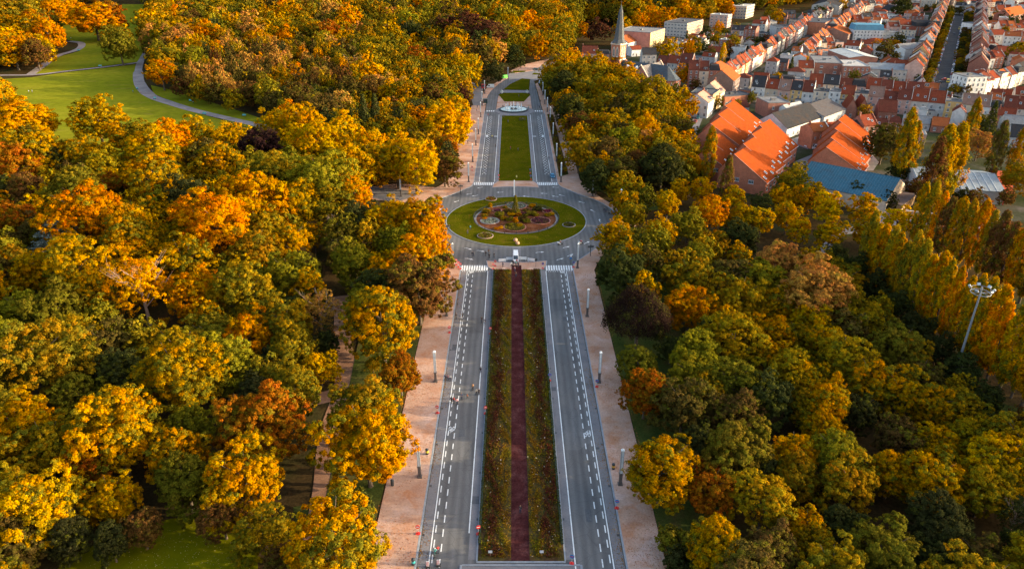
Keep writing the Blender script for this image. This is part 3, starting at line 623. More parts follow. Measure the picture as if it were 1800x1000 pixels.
# px py width colour[species]   (crown centre and width in the photograph)
TREES = '''
33 465 65 L|129 471 115 G|228 438 75 G|324 459 95 G|246 500 120 Os|345 516 90 Of|96 546 100 E|75 630 150 L|195 606 90 T|315 660 135 Gf|369 588 80 V|426 510 105 Lf|438 588 90 Of|210 657 95 D|450 444 90 Lf
202 753 150 G|84 784 110 L|156 809 90 R|62 893 140 G|19 964 100 T|336 747 80 V|327 846 100 E|193 874 90 G|429 840 140 G|460 740 130 R|389 905 80 B|460 936 90 L|249 927 60 B|193 949 60 D|120 940 80 D
622 462 80 V|736 455 100 Of|735 500 118 B|670 565 125 G|562 549 75 Ps|514 612 85 L|562 645 58 Y|643 775 150 G|640 715 105 L|703 655 70 R|655 640 40 Lc|706 425 60 V|624 895 75 Du|588 958 185 G|500 990 70 B
36 215 120 Y|8 190 60 Gp|170 208 80 Y|214 238 62 G|244 240 56 L|297 248 78 O|267 268 100 G|341 240 70 Y|409 246 66 Y|390 288 75 G|366 276 66 T|459 260 78 X|62 272 90 G|19 290 85 R|146 278 75 G|102 290 60 D|186 294 70 L|270 315 110 G|295 298 50 Ps|136 340 95 V|192 333 65 R|47 340 75 B|329 353 85 D|34 390 75 R|149 381 125 O|229 384 75 L|105 421 118 Zc|229 421 95 Gf|273 430 70 G|378 393 130 O|440 355 120 O|474 317 90 L|459 405 80 L|15 430 60 T|60 405 60 T
534 219 70 Y|484 219 60 G|596 238 75 Y|557 258 85 Y|520 269 50 O|652 258 70 Y|641 275 60 G|697 280 80 Y|730 286 85 Y|786 219 88 Y|784 262 50 R|781 292 56 B|618 294 80 Y|568 318 115 V|476 304 85 V|518 359 85 G|551 414 50 G|596 398 45 Bs|632 387 70 D|621 345 70 O|683 384 75 Y|742 384 85 O|753 420 70 O|686 426 60 V|580 360 70 L|600 440 60 T|540 470 60 T|520 540 50 D|480 640 60 D|450 690 70 D|575 600 45 D|100 340 50 D
165 32 82 O|190 28 60 R|208 76 56 E|212 62 42 G|20 28 80 L|48 52 70 G|85 62 55 O|22 85 55 O|75 88 45 G|100 20 55 O|125 14 40 O|62 92 46 B|283 127 46 O|296 103 52 L|315 70 56 P|288 47 42 L|360 63 60 O|341 107 50 V|335 40 50 B|380 95 44 O|300 60 40 G
845 62 92 C|808 48 70 C|866 125 36 D|730 106 50 R|778 164 48 L|811 167 32 C|716 167 55 G|666 153 52 P|697 159 48 P|624 122 45 Ps|565 139 48 P|495 142 45 G|616 160 55 T|640 205 40 Dk|660 200 36 Dk|626 182 36 L|568 192 60 T|526 170 55 T|596 108 48 E|790 125 40 L|760 170 46 B|735 200 44 D|700 215 44 D|548 175 40 D|480 180 40 T|440 165 40 B|410 175 36 L|380 165 34 T|350 160 34 L|320 150 34 B|610 75 46 G|650 62 50 L|580 62 50 R|690 75 50 G|720 60 50 D|765 88 44 G|545 60 50 L|500 68 44 O|455 75 46 O|420 100 40 L|460 120 40 P|945 82 40 O|975 80 40 L|990 55 42 V|906 100 34 D|915 60 40 O|825 150 20 Gk
971 121 30 O|995 113 43 G|1008 101 30 O|1044 121 58 G|1013 131 53 L|1075 126 48 G|1096 142 56 G|1052 139 56 L|992 150 50 D|1112 163 56 L|1153 165 62 L|1070 160 56 G|1026 157 48 L|1002 193 54 D|995 175 40 G|1018 217 45 B|1049 222 40 O|1075 217 52 G|1096 191 56 T|1065 189 52 L|1127 191 60 L|1161 196 52 L|1135 227 56 Y|1169 248 56 G|1135 251 40 Ps|1101 243 52 V|1018 269 54 L|1065 269 58 T|1119 290 52 B|1091 300 58 T|1164 290 74 D|1049 308 54 D|1190 274 56 L|1213 290 46 G
1200 168 33 G|1210 186 38 G|1195 220 40 L|1184 160 28 E|1204 131 32 O|1247 272 26 Gp|1278 318 24 Bp|1138 346 40 E|1112 377 48 L|1196 333 36 Yo|1174 356 42 Yo|1236 333 38 Yo|1250 374 64 O|1291 349 38 Yo|1160 408 60 Gf|1210 394 55 V|1303 383 50 G|1339 386 40 Yo|1373 346 44 Y|1410 347 46 O|1339 358 40 D|1082 414 64 Gf|1096 480 90 D|1132 503 50 V|1122 558 112 Xw|1213 538 84 Of|1213 492 84 L|1227 450 60 V|1258 428 50 L|1300 416 60 D|1286 478 55 T|1300 450 44 G|1373 461 80 Pf|1342 492 75 V|1300 525 92 L|1398 520 60 T|1385 378 42 Yo|1390 322 50 L
1135 688 85 R|1123 640 65 E|1212 657 75 V|1202 712 98 T|1291 597 98 L|1354 587 70 G|1291 669 85 E|1291 726 85 T|1390 652 80 L|1356 698 88 D|1240 600 70 D|1400 590 60 L|1180 610 50 D|1420 720 70 L
1164 824 120 Gf|1247 858 90 R|1294 791 118 E|1395 798 80 Y|1343 880 104 L|1263 968 108 G|1354 975 108 T|1419 932 80 G|1187 948 55 Eu|1200 985 60 Du|1230 770 60 D|1340 830 60 D
1492 846 104 L|1568 830 85 G|1638 838 104 G|1730 858 94 L|1579 768 80 T|1646 779 74 G|1702 768 80 L|1450 760 75 G|1554 970 118 E|1652 922 108 D|1638 985 90 D|1722 985 98 T|1428 957 70 L|1786 905 60 Ds|1795 960 60 D|1480 920 70 D
1436 511 118 Pf|1417 561 74 G|1492 540 70 L|1520 568 70 L|1445 596 75 G|1484 630 94 L|1576 610 92 E|1598 627 70 L|1616 660 70 T|1534 674 90 G|1456 708 90 G|1582 686 90 G|1646 711 80 G|1417 666 70 G|1688 716 74 L|1510 720 70 D
1500 474 60 D|1530 503 60 D|1570 535 55 D|1610 575 55 D|1650 610 55 D|1690 648 60 D|1735 700 60 D|1792 745 45 B|1470 450 45 D|1760 760 40 D|1560 580 40 D
1655 290 44 Gp|1676 285 44 Gp|1640 310 36 Bp|1592 252 32 Gp|1604 262 26 Gp|1555 248 62 T|1722 252 46 P|1755 262 26 Tp|1790 268 24 Gp|1790 312 48 L|1521 196 22 Y|1715 348 36 B|1735 372 34 R|1610 330 34 B|1690 345 30 D|1745 205 28 Dk|1710 215 22 Gp|1580 300 36 D|1455 362 46 Yo|1520 368 48 Yo|1460 408 48 Yo|1522 407 46 Go|1578 388 44 Yo|1405 402 42 Yo|1425 340 50 L|1503 337 34 D|1400 310 44 L|1560 352 30 D|1770 345 30 B
1178 85 35 G|1207 86 27 O|1221 78 28 L|1207 67 13 Dk|1241 60 24 D|1260 68 24 G|1264 47 19 O|1290 74 29 L|1311 87 15 X|1283 86 26 B|1343 72 20 D|1391 118 18 Dk|1122 35 30 O|1145 30 32 O|1172 32 32 O|1097 50 34 Y|1200 20 34 O|1053 52 38 C|1025 54 28 O|1014 32 28 E|1003 72 22 G|1033 100 14 O|1156 85 16 G|1559 87 36 T|1545 80 20 O|1586 10 36 D|1789 92 36 L|1368 30 24 G|1355 22 22 L|1245 20 30 L|1225 25 30 G|1280 15 26 O|1440 22 22 D|1480 10 20 G|1412 40 14 Dk|1765 28 20 D|1780 38 22 D|1270 100 12 Yp|1305 100 18 D|1325 75 18 D|1330 85 20 E|1250 95 22 T|1236 82 20 D|1580 70 22 D|1575 100 16 L|1255 142 12 E|1260 180 20 L|1295 185 18 L|1240 178 16 D|1322 170 16 E
1288 303 30 B|1272 288 22 D|1225 300 28 D|1195 255 30 L|1182 230 24 L|1222 148 20 B
'''
def parse_tree(s):
    px, py, w, c = s.split(); return float(px), float(py), float(w), c[0], (c[1] if len(c) > 1 else None)
tree_list = []                                              # (x, y, width, height, colour, species, px, py)
for row in TREES.strip().splitlines():
    for item in row.split('|'):
        px, py, w, c, s = parse_tree(item)
        asp = {'p': 4.2, 'o': 1.55, 'c': 0.75, 'k': 2.2, 'w': 1.0, 'u': 0.8}.get(s, 1.22)
        W = 14.0; h = W * asp
        for _ in range(6):
            p = g(px, py, 0.56 * h); zc = proj(p)[2]; W = w * zc / F; h = min(W * asp, 34.0 if s == 'p' else 27.0 + max(0, p.y - 420) * 0.035)
            if s not in 'pkouc' if s else True: h = max(h, 9.0)
        if s is None: s = 'b' if random.random() < 0.72 else 'f'
        tree_list.append((p.x, p.y, W, h, c, s))
# fill: trees between and behind the ones picked out above
def inside(x, y, poly):
    r = False; n = len(poly); j = n - 1
    for i in range(n):
        if (poly[i][1] > y) != (poly[j][1] > y) and x < (poly[j][0] - poly[i][0]) * (y - poly[i][1]) / (poly[j][1] - poly[i][1]) + poly[i][0]: r = not r
        j = i
    return r
woods = [  # polygon in the picture (at ground level), colours
 (gp((-900, 320), (-1500, 1500), (-200, 1500), (60, 1085), (120, 1000), (300, 905), (500, 880), (480, 1085), (520, 1500), (640, 1500), (640, 1050), (690, 800), (720, 650), (760, 540), (770, 470), (640, 430), (590, 350), (650, 330), (790, 312), (815, 200), (640, 215), (480, 300), (330, 312), (140, 305), (95, 285), (0, 270)), 'GGGGGOLLLLYVVVDTE', 13.0),
 (gp((1180, 1500), (1110, 1050), (1090, 800), (1060, 600), (1060, 480), (1110, 455), (1300, 480), (1480, 500), (1600, 600), (1700, 740), (1790, 850), (1950, 1100), (2100, 1500)), 'GGGLLLLLVEGT', 12.0),
 (gp((1110, 400), (1030, 330), (1000, 260), (960, 150), (990, 140), (1180, 200), (1225, 325), (1150, 345)), 'GGLLLVTEG', 11.0),
 (gp((318, 172), (335, 118), (450, 105), (560, 118), (640, 150), (610, 192), (470, 196)), 'PPLTTLGOBD', 13.0),
 (gp((266, 100), (276, 62), (285, 20), (270, 0), (1000, 0), (1010, 95), (900, 108), (830, 140), (808, 200), (640, 215), (500, 225), (400, 188), (290, 150)), 'OGGLLLLLTDPEVV', 13.0),
 (gp((-400, 118), (-20, 125), (60, 118), (90, 90), (100, 40), (140, 15), (210, 4), (-200, -10), (-500, 10)), 'OGGGLLLRTE', 14.0),
 (gp((1000, 45), (1000, -15), (1900, -15), (1500, -2), (1400, 12), (1280, 30), (1130, 50)), 'OOGGLLTDE', 14.0),
]
paths_keep = [[tuple(g(*p)[:2]) for p in q] for q in ([(598, 520), (601, 600), (608, 660), (577, 790), (563, 915), (545, 1010)],)]
def near_path(x, y, d):
    for P in paths_keep:
        for i in range(len(P) - 1):
            for t in (0, 0.25, 0.5, 0.75, 1):
                if math.hypot(x - P[i][0] - t * (P[i + 1][0] - P[i][0]), y - P[i][1] - t * (P[i + 1][1] - P[i][1])) < d: return True
    return False
grid = {}
def taken(x, y, w):
    for i in range(int(x // 20) - 1, int(x // 20) + 2):
        for j in range(int(y // 20) - 1, int(y // 20) + 2):
            for (a, b_, c) in grid.get((i, j), ()):
                if math.hypot(a - x, b_ - y) < 0.34 * (c + w): return True
    return False
def occupy(x, y, w): grid.setdefault((int(x // 20), int(y // 20)), []).append((x, y, w))
for t in tree_list: occupy(t[0], t[1], t[2])
n_named = len(tree_list)
for wi, (poly, cc, sp_) in enumerate(woods):
    xs = [p[0] for p in poly]; ys = [p[1] for p in poly]
    area = (max(xs) - min(xs)) * (max(ys) - min(ys))
    for _ in range(int(area / 22)):
        x, y = random.uniform(min(xs), max(xs)), random.uniform(min(ys), max(ys))
        if not inside(x, y, poly): continue
        W = random.gauss(sp_, 2.0); W = max(7, min(18, W))
        if wi > 2: W *= max(1.0, min(2.0, 1 + (y - 380) / 550)) * (0.55 if wi == 3 else 1.0)
        if taken(x, y, W) or near_path(x, y, 7) or (y < 224 and abs(x) < 28 + 0.48 * W): continue
        occupy(x, y, W); h = W * random.uniform(1.15, 1.45)
        if wi == 0 and len(tree_list) >= 0: h = min(h, 17)
        if wi in (1, 2): h = min(h, 15)
        tree_list.append((x, y, W, h, random.choice(cc), 'b' if random.random() < 0.6 else 'f'))
        if wi == 3: tree_list[-1] = (x, y, W, W * random.uniform(1.7, 2.4), random.choice(cc), 'b')
# poplar rows and boulevard trees
def row(a, b_, n, W, h, cols, s):
    for i in range(n):
        t = i / (n - 1); tree_list.append((a[0] + (b_[0] - a[0]) * t + random.uniform(-0.5, 0.5), a[1] + (b_[1] - a[1]) * t + random.uniform(-0.5, 0.5), W * random.uniform(0.85, 1.2), h * random.uniform(0.9, 1.1), random.choice(cols), s))
n_fill = len(tree_list)
row((108.0, 206), (126, 92), 34, 4.9, 23.5, 'GOGGL', 'p')
row((141, 238), (171, 100), 35, 5.2, 23, 'GBLO', 'p')
bl0, bl1 = g(1650, 165), g(1685, 30)
bu = (bl1 - bl0).normalized(); bnrm = Vector((bu.y, -bu.x, 0))
for off, cols in ((-9, 'LVLG'), (-15, 'TDTL'), (9, 'TLDB'), (15, 'TGDB')):
    a, b_ = bl0 + bnrm * off - bu * 5, bl1 + bnrm * off
    row(a, b_, 20, 7.0, 9.0, cols, 'o')
row(bl1 + bnrm * -24 + bu * 25, bl1 + bnrm * 24 + bu * 25, 5, 12.0, 13.0, 'OTL', 'o')
# ================================================================ the town on the right
def window_mesh(w, h, name='window'):
    b = MB(); b.box(-w / 2, -0.07, 0, w / 2, 0.06, h, 0)                       # frame
    n = 2 if w < 1.5 else 3
    for i in range(n):
        x0 = -w / 2 + 0.1 + i * (w - 0.1) / n; x1 = x0 + (w - 0.1) / n - 0.1
        b.box(x0, -0.085, 0.12, x1, -0.06, h * 0.68, 1); b.box(x0, -0.085, h * 0.68 + 0.08, x1, -0.06, h - 0.1, 1)
    b.box(-w / 2 - 0.12, -0.16, -0.12, w / 2 + 0.12, 0.05, -0.005, 0)           # sill
    return b.mesh(name, [M['frame'], M['glass']])
WIN = {'t': window_mesh(1.25, 2.0), 'w': window_mesh(2.2, 1.6), 's': window_mesh(0.9, 1.2)}
def door_mesh():
    b = MB(); b.box(-0.65, -0.09, 0, 0.65, 0.06, 2.5, 0); b.box(-0.5, -0.11, 0.05, 0.5, -0.09, 2.05, 1); b.box(-0.5, -0.11, 2.1, 0.5, -0.09, 2.42, 2); return b.mesh('door', [M['frame'], M['bark'], M['glass']])
DOOR = door_mesh()
def skylight_mesh():
    b = MB(); b.box(-0.55, -0.7, 0, 0.55, 0.7, 0.1, 0); b.box(-0.43, -0.58, 0.1, 0.43, 0.58, 0.12, 1); return b.mesh('skylight', [M['frame'], M['glass']])
SKYL = skylight_mesh()
def dormer_mesh():
    b = MB(); b.box(-1.2, -0.1, 0, 1.2, 2.2, 1.7, 0); b.box(-1.35, -0.25, 1.7, 1.35, 2.2, 1.85, 2)
    for x in (-0.62, 0.62): b.box(x - 0.5, -0.13, 0.25, x + 0.5, -0.1, 1.5, 1)
    return b.mesh('dormer', [M['frame'], M['glass'], M['dark']])
DORM = dormer_mesh()
def chimney_mesh():
    b = MB(); b.box(-0.5, -0.35, -1.2, 0.5, 0.35, 1.5, 0); b.box(-0.6, -0.45, 1.5, 0.6, 0.45, 1.68, 0)
    for x in (-0.28, 0.28): b.cyl(x, 0, 1.68, 2.15, 0.14, 0.11, 8, 1)
    return b.mesh('chimney', [M['brick'], M['bark']])
CHIM = chimney_mesh()
WALLS = {'brick': ((0.27, 0.105, 0.07), True, 'red-brick'), 'obrick': ((0.42, 0.15, 0.075), True, 'orange-brick'), 'brown': ((0.20, 0.115, 0.085), True, 'brown-brick'), 'white': ((0.60, 0.59, 0.57), False, 'white'), 'cream': ((0.56, 0.45, 0.34), False, 'cream'),
         'pink': ((0.52, 0.32, 0.26), False, 'pink'), 'ochre': ((0.52, 0.33, 0.13), False, 'ochre'), 'grey': ((0.36, 0.35, 0.35), False, 'grey'), 'pale': ((0.48, 0.43, 0.38), False, 'pale stone'), 'orange': ((0.58, 0.20, 0.09), False, 'orange')}
ROOFS = {'red': ((0.19, 0.045, 0.024), 'red'), 'maroon': ((0.125, 0.038, 0.026), 'maroon'), 'orange': ((0.30, 0.085, 0.030), 'orange'), 'slate': ((0.040, 0.040, 0.044), 'slate'), 'brown': ((0.22, 0.13, 0.10), 'brown'), 'grey': ((0.20, 0.20, 0.205), 'grey flat'), 'felt': ((0.10, 0.105, 0.115), 'dark flat'), 'blue': ((0.10, 0.24, 0.34), 'blue'), 'pinkroof': ((0.40, 0.22, 0.17), 'pink-brown'), 'white': ((0.40, 0.39, 0.375), 'white flat')}
def add_roof(root, w, d, h, rh, kind, rc, ridge='x', ov=0.35, th=0.18, name='roof'):
    b = MB()
    if kind == 'gable':
        if ridge == 'x': L2, D2 = w / 2 + 0.02, d / 2
        else: L2, D2 = d / 2 + 0.25, w / 2
        T = (lambda x, y, z: (x, y, z)) if ridge == 'x' else (lambda x, y, z: (-y, x, z))
        k = rh / D2
        for s in (-1, 1):
            e0 = T(-L2, s * (D2 + ov), h - k * ov); e1 = T(L2, s * (D2 + ov), h - k * ov); r0 = T(-L2, 0, h + rh); r1 = T(L2, 0, h + rh)
            up = lambda p: (p[0], p[1], p[2] + th)
            vs = [e0, e1, r1, r0, up(e0), up(e1), up(r1), up(r0)]
            b.add(vs, [(4, 5, 6, 7), (0, 1, 5, 4), (1, 2, 6, 5), (3, 0, 4, 7), (0, 3, 2, 1)])
        a0, a1 = T(-L2, 0, h + rh + th + 0.06), T(L2, 0, h + rh + th + 0.06); b.tube([a0, a1], 0.14, 6)
    elif kind == 'hip':
        x, y = w / 2 + ov, d / 2 + ov; m = max(0.2, x - y)
        b.add([(-x, -y, h), (x, -y, h), (x, y, h), (-x, y, h), (-m, 0, h + rh), (m, 0, h + rh)], [(0, 1, 5, 4), (1, 2, 5), (2, 3, 4, 5), (3, 0, 4), (0, 3, 2, 1)])
    elif kind == 'mansard':
        x, y = w / 2 + 0.2, d / 2 + 0.2; b.add([(-x, -y, h), (x, -y, h), (x, y, h), (-x, y, h), (-x + 1.2, -y + 1.2, h + rh), (x - 1.2, -y + 1.2, h + rh), (x - 1.2, y - 1.2, h + rh), (-x + 1.2, y - 1.2, h + rh)], [(0, 1, 5, 4), (1, 2, 6, 5), (2, 3, 7, 6), (3, 0, 4, 7), (4, 5, 6, 7), (0, 3, 2, 1)])
    else:                                                              # flat with parapet
        x, y = w / 2, d / 2; b.box(-x + 0.3, -y + 0.3, h - 0.3, x - 0.3, y - 0.3, h + 0.04)
        for q in ((-x - 0.05, -y - 0.05, x + 0.05, -y + 0.25), (-x - 0.05, y - 0.25, x + 0.05, y + 0.05), (-x - 0.05, -y + 0.25, -x + 0.25, y - 0.25), (x - 0.25, -y + 0.25, x + 0.05, y - 0.25)): b.box(q[0], q[1], h - 0.05, q[2], q[3], h + 0.45)
        b.box(-x * 0.3, -y * 0.2, h + 0.04, -x * 0.3 + min(2.5, x), -y * 0.2 + 2.0, h + 1.5); b.box(x * 0.3, y * 0.2, h + 0.04, x * 0.3 + 1.2, y * 0.2 + 1.2, h + 0.7)
    return b.build(name, M['roof'], root, color=ROOFS[rc][0] if rc in ROOFS else rc)
def add_walls(root, w, d, h, rh, kind, wc, ridge='x', name='wall'):
    b = MB(); x, y = w / 2, d / 2
    if kind == 'gable':
        if ridge == 'x':
            pr = [(-y, -0.3), (y, -0.3), (y, h), (0, h + rh), (-y, h)]; vs = [(-x, p[0], p[1]) for p in pr] + [(x, p[0], p[1]) for p in pr]
        else:
            pr = [(-x, -0.3), (x, -0.3), (x, h), (0, h + rh), (-x, h)]; vs = [(p[0], y, p[1]) for p in pr] + [(p[0], -y, p[1]) for p in pr]
        b.add(vs, [(0, 4, 3, 2, 1), (5, 6, 7, 8, 9), (0, 1, 6, 5), (1, 2, 7, 6), (4, 0, 5, 9)])
    else: b.box(-x, -y, -0.3, x, y, h)
    c, br, _ = WALLS[wc] if wc in WALLS else (wc, False, '')
    f = random.uniform(0.88, 1.12)
    return b.build(name, M['brick'] if br else M['render'], root, color=tuple(v * f for v in c))
FOOT = []
def house(label, pos, rz, w, d, h, rh=4.5, kind='gable', wc='cream', rc='red', ridge='x', faces='f', cat='house', name='terraced_house', group=None, floors=None, cols=None, win='t', extras=True, fcol=None, door=True):
    t = thing(name, label, cat, (pos[0], pos[1], ZG), rz, group); FOOT.append((pos[0], pos[1], rz, w, d))
    add_walls(t, w, d, h, rh, kind, wc, ridge); rf = add_roof(t, w, d, h, rh, kind, rc, ridge)
    floors = floors or max(1, int(h / 3.1)); ww = 1.25 if win == 't' else 2.2
    if fcol: b = MB(); b.box(-w / 2 + 0.02, -d / 2 - 0.06, 0, w / 2 - 0.02, -d / 2 - 0.005, h - 0.3); b.build('facade', M['render'], t, color=fcol)
    fo = 0.06 if fcol else 0.0
    for fc in faces:
        span = w if fc in 'fb' else d; n = cols or max(1, int(span / 3.3))
        for fl in range(floors):
            for i in range(n):
                u = -span / 2 + span * (i + 0.5) / n; z = 0.9 + fl * (h - 0.6) / floors
                if door and fc == 'f' and fl == 0 and i == n // 2 and n > 1: o = link('door', DOOR, t, (u, -d / 2 - 0.01 - fo, 0)); continue
                sc = 's' if (fl == floors - 1 and win == 't' and random.random() < 0.2) else win
                if fc == 'f': link('window', WIN[sc], t, (u, -d / 2 - 0.01 - fo, z))
                elif fc == 'b': link('window', WIN[sc], t, (u, d / 2 + 0.01, z), math.pi)
                elif fc == 'l': link('window', WIN[sc], t, (-w / 2 - 0.01, -u, z), -math.pi / 2)
                elif fc == 'r': link('window', WIN[sc], t, (w / 2 + 0.01, u, z), math.pi / 2)
    if extras and kind == 'gable' and ridge == 'x':
        if random.random() < 0.8:                                        # raised party wall along one verge
            b = MB(); x = w / 2 - 0.14; k_ = rh / (d / 2); pc = random.choice((WALLS['brick'][0], WALLS['pale'][0], WALLS['brown'][0], WALLS['white'][0]))
            for s_ in (-1, 1):
                pts = [(s_ * (d / 2 + 0.05), h - 0.1), (s_ * (d / 2 + 0.05), h + 0.5), (0, h + rh + 0.75), (0, h + rh + 0.1)]
                b.add([(x - 0.13, p[0], p[1]) for p in pts] + [(x + 0.15, p[0], p[1]) for p in pts], [(0, 1, 2, 3), (7, 6, 5, 4), (0, 4, 5, 1), (1, 5, 6, 2)])
            b.build('party_wall', M['brick'], t, color=pc)
        k = rh / (d / 2); a = math.atan(k)
        for s in (-1, 1):
            if (s < 0 and 'f' not in faces) or (s > 0 and 'b' not in faces): continue
            r = random.random()
            if r < 0.33:
                o = link('dormer', DORM, t, (random.uniform(-w / 5, w / 5), s * (d / 2 - 0.5), h + 0.35), 0 if s < 0 else math.pi)
            elif r < 0.9:
                for q in range(random.choice((1, 1, 2))):
                    x = random.uniform(-w / 3, w / 3); y = d / 2 * random.uniform(0.35, 0.75)
                    o = link('skylight', SKYL, rf, (x, s * y, h + rh - k * y + 0.2)); o.rotation_euler = (-s * a, 0, 0)
        if random.random() < 0.75: link('chimney', CHIM, rf, (random.choice((-1, 1)) * (w / 2 - 0.6), random.uniform(-0.8, 0.8), h + rh), math.pi / 2, WALLS['brick'][0])
    return t
NTH = ['first', 'second', 'third', 'fourth', 'fifth', 'sixth', 'seventh', 'eighth', 'ninth', 'tenth', 'eleventh', 'twelfth', 'thirteenth', 'fourteenth', 'fifteenth', 'sixteenth', 'seventeenth', 'eighteenth', 'nineteenth', 'twentieth'] + ['%d%s' % (k, {1: 'st', 2: 'nd', 3: 'rd'}.get(k % 10, 'th')) for k in range(21, 80)]
def terrace(a, b_, wid, d, h, rh, wcs, rcs, where, faces='f', annex=False, ridge='x', hv=0.8, order='left'):
    """a -> b_ : foot of the front wall, left to right seen from in front"""
    a, b_ = Vector((a[0], a[1])), Vector((b_[0], b_[1])); L = (b_ - a).length; u = (b_ - a) / L; nrm = Vector((u.y, -u.x)); rz = math.atan2(u.y, u.x)
    n = max(1, round(L / wid)); ws = [random.uniform(0.8, 1.2) for _ in range(n)]; k = L / sum(ws); x = 0; last = None
    for i in range(n):
        w = ws[i] * k; c = a + u * (x + w / 2) - nrm * (d / 2 + random.uniform(-0.8, 0.8)); x += w
        wc = random.choice([q for q in wcs if q != last] or wcs); last = wc; rc = random.choice(rcs); hh = h + random.uniform(-hv, hv) * 1.3
        kd = 'gable' if random.random() < 0.8 else random.choice(('flat', 'mansard'))
        if kd == 'flat': rc = random.choice(('felt', 'grey')); hh += 2.0
        if kd == 'mansard': rc = 'slate'
        lab = f'{WALLS[wc][2]} house with {ROOFS[rc][1]} roof, {NTH[i]} from {order} in {where}'
        t = house(lab, c, rz, w - 0.03, d, hh, rh * random.uniform(0.8, 1.2) * (0.65 if kd == 'mansard' else 1.0), kd, wc, rc, ridge, faces, group=where.replace('the ', '', 1))
        if annex and random.random() < 0.6:                             # low rear extension on the side seen
            b = MB(); aw, ad, ah = w * random.uniform(0.4, 0.6), random.uniform(3, 5.5), random.uniform(3, 6); s = random.choice((-1, 1))
            x0 = s * (w / 2 - aw / 2 - 0.1); b.box(x0 - aw / 2, -d / 2 - ad, -0.3, x0 + aw / 2, -d / 2 - 0.01, ah)
            ax = b.build('extension', M['render'], t, color=WALLS[random.choice(('white', 'pale', 'grey', 'cream', wc))][0])
            b = MB(); b.box(x0 - aw / 2 - 0.15, -d / 2 - ad - 0.15, ah, x0 + aw / 2 + 0.15, -d / 2 - 0.012, ah + 0.2); b.build('extension_roof', M['roof'], ax, color=ROOFS['felt'][0])
            link('window', WIN['s' if ah < 4 else 't'], ax, (x0, -d / 2 - ad - 0.01, ah - 2.6))
def block(label, C, B, depth, h, rh=0, kind='flat', wc='brick', rc='grey', ridge='x', faces='f', name='town_building', cat='building', zB=0, **kw):
    c, b_ = g(*C, zB), g(*B, zB); c, b_ = c.xy, b_.xy; u = (b_ - c); L = u.length; u /= L; nrm = Vector((u.y, -u.x))
    return house(label, c + u * L / 2 - nrm * depth / 2, math.atan2(u.y, u.x), L, depth, h, rh, kind, wc, rc, ridge, faces, cat, name, extras=kw.pop('extras', False), **kw)
P2 = lambda *p: g(*p).xy
bw_ = ['cream', 'white', 'pale', 'pink', 'white', 'cream', 'ochre', 'grey']
a, b_ = P2(1318, 177), P2(1835, 224); u = (b_ - a).normalized(); back = Vector((-u.y, u.x))
terrace(a, b_, 8.0, 9.5, 8.8, 5.2, bw_, ['maroon', 'maroon', 'red', 'red', 'brown', 'slate'], 'the long terrace', 'f', annex=True)
terrace(a + back * 25 - u * 4, P2(1618, 200) + back * 25, 8.5, 9.5, 9.0, 5.0, ['white', 'pink', 'brick', 'cream'], ['red', 'red', 'maroon', 'slate'], 'the second terrace', 'f')
terrace(P2(1207, 157), P2(1262, 159), 8.0, 11, 13.5, 5, ['brick', 'brick', 'cream'], ['maroon', 'red', 'slate'], 'the tall apse row', 'f', hv=0.5)
block('cream corner house under a big orange hipped roof', (1263, 159.5), (1284, 151), 14, 12.5, 5.5, 'hip', 'cream', 'orange', faces='fl', name='corner_house', cat='house')
terrace(P2(1286, 150), P2(1487, 14), 10.5, 11, 10.5, 5.2, ['white', 'cream', 'brick', 'pink', 'pale', 'ochre', 'white'], ['orange', 'red', 'red', 'maroon', 'slate'], 'the sloping street row', 'f', hv=1.4)
terrace(P2(1506, 22), P2(1398, 106), 12, 11, 10, 5.2, ['brown', 'brick', 'cream', 'pale'], ['orange', 'orange', 'red'], 'the opposite row', 'b', hv=1.6, order='far end')
terrace(P2(1618, 148), P2(1667, 12), 10.5, 12, 11, 5.5, ['pink', 'cream', 'ochre', 'brick', 'white'], ['orange', 'red', 'orange', 'slate', 'brown'], 'the boulevard left row', 'f', hv=1.4)
terrace(P2(1713, 16), P2(1697, 138), 10.5, 13, 11, 6, ['pale', 'brick', 'cream', 'white'], ['maroon', 'red', 'maroon', 'brown'], 'the boulevard right row', 'b', hv=1.4, order='far end')
terrace(P2(1727, 169), P2(1815, 143), 8.5, 11, 9.5, 4.5, ['cream', 'pale', 'white', 'cream'], ['orange', 'red', 'maroon', 'slate'], 'the right-edge row', 'f')
block('white four-storey corner building with flat roof by the boulevard', (1692, 172), (1726, 171), 15, 13.5, 0, 'flat', 'white', 'grey', faces='fl', name='corner_building')
block('pink-gabled apartment block with sunlit yellow window front', (1141, 93), (1166, 84), 34, 17.5, 0, 'flat', (0.52, 0.19, 0.13), 'grey', faces='fb', fcol=(0.60, 0.42, 0.17), name='apartment_block', cat='apartments', cols=6, win='w')
block('grey-brown apartment block with balconied red front', (1206, 66), (1234, 58), 26, 14, 0, 'flat', 'pale', 'felt', faces='fl', fcol=(0.55, 0.30, 0.18), name='apartment_block', cat='apartments', win='w')
block('pink four-storey flats with white roof edge behind garden trees', (1246, 48), (1277, 50), 16, 14, 0, 'flat', 'pink', 'white', faces='flr', name='apartment_block', cat='apartments', win='w', cols=4)
block('tall sunlit cream block near the wood edge', (1310, 34), (1324, 29), 22, 15, 0, 'flat', 'cream', 'white', faces='flr', name='apartment_block', cat='apartments', win='w')
terrace(P2(1284, 67), P2(1333, 68.5), 9, 10, 7.5, 4, ['white', 'white', 'pink', 'cream'], ['slate', 'red', 'maroon'], 'the white garden row', 'f')
terrace(P2(1338, 52), P2(1364, 51.5), 9, 10, 7, 4.5, ['pink', 'pale'], ['red', 'red'], 'the pink garden row', 'f')
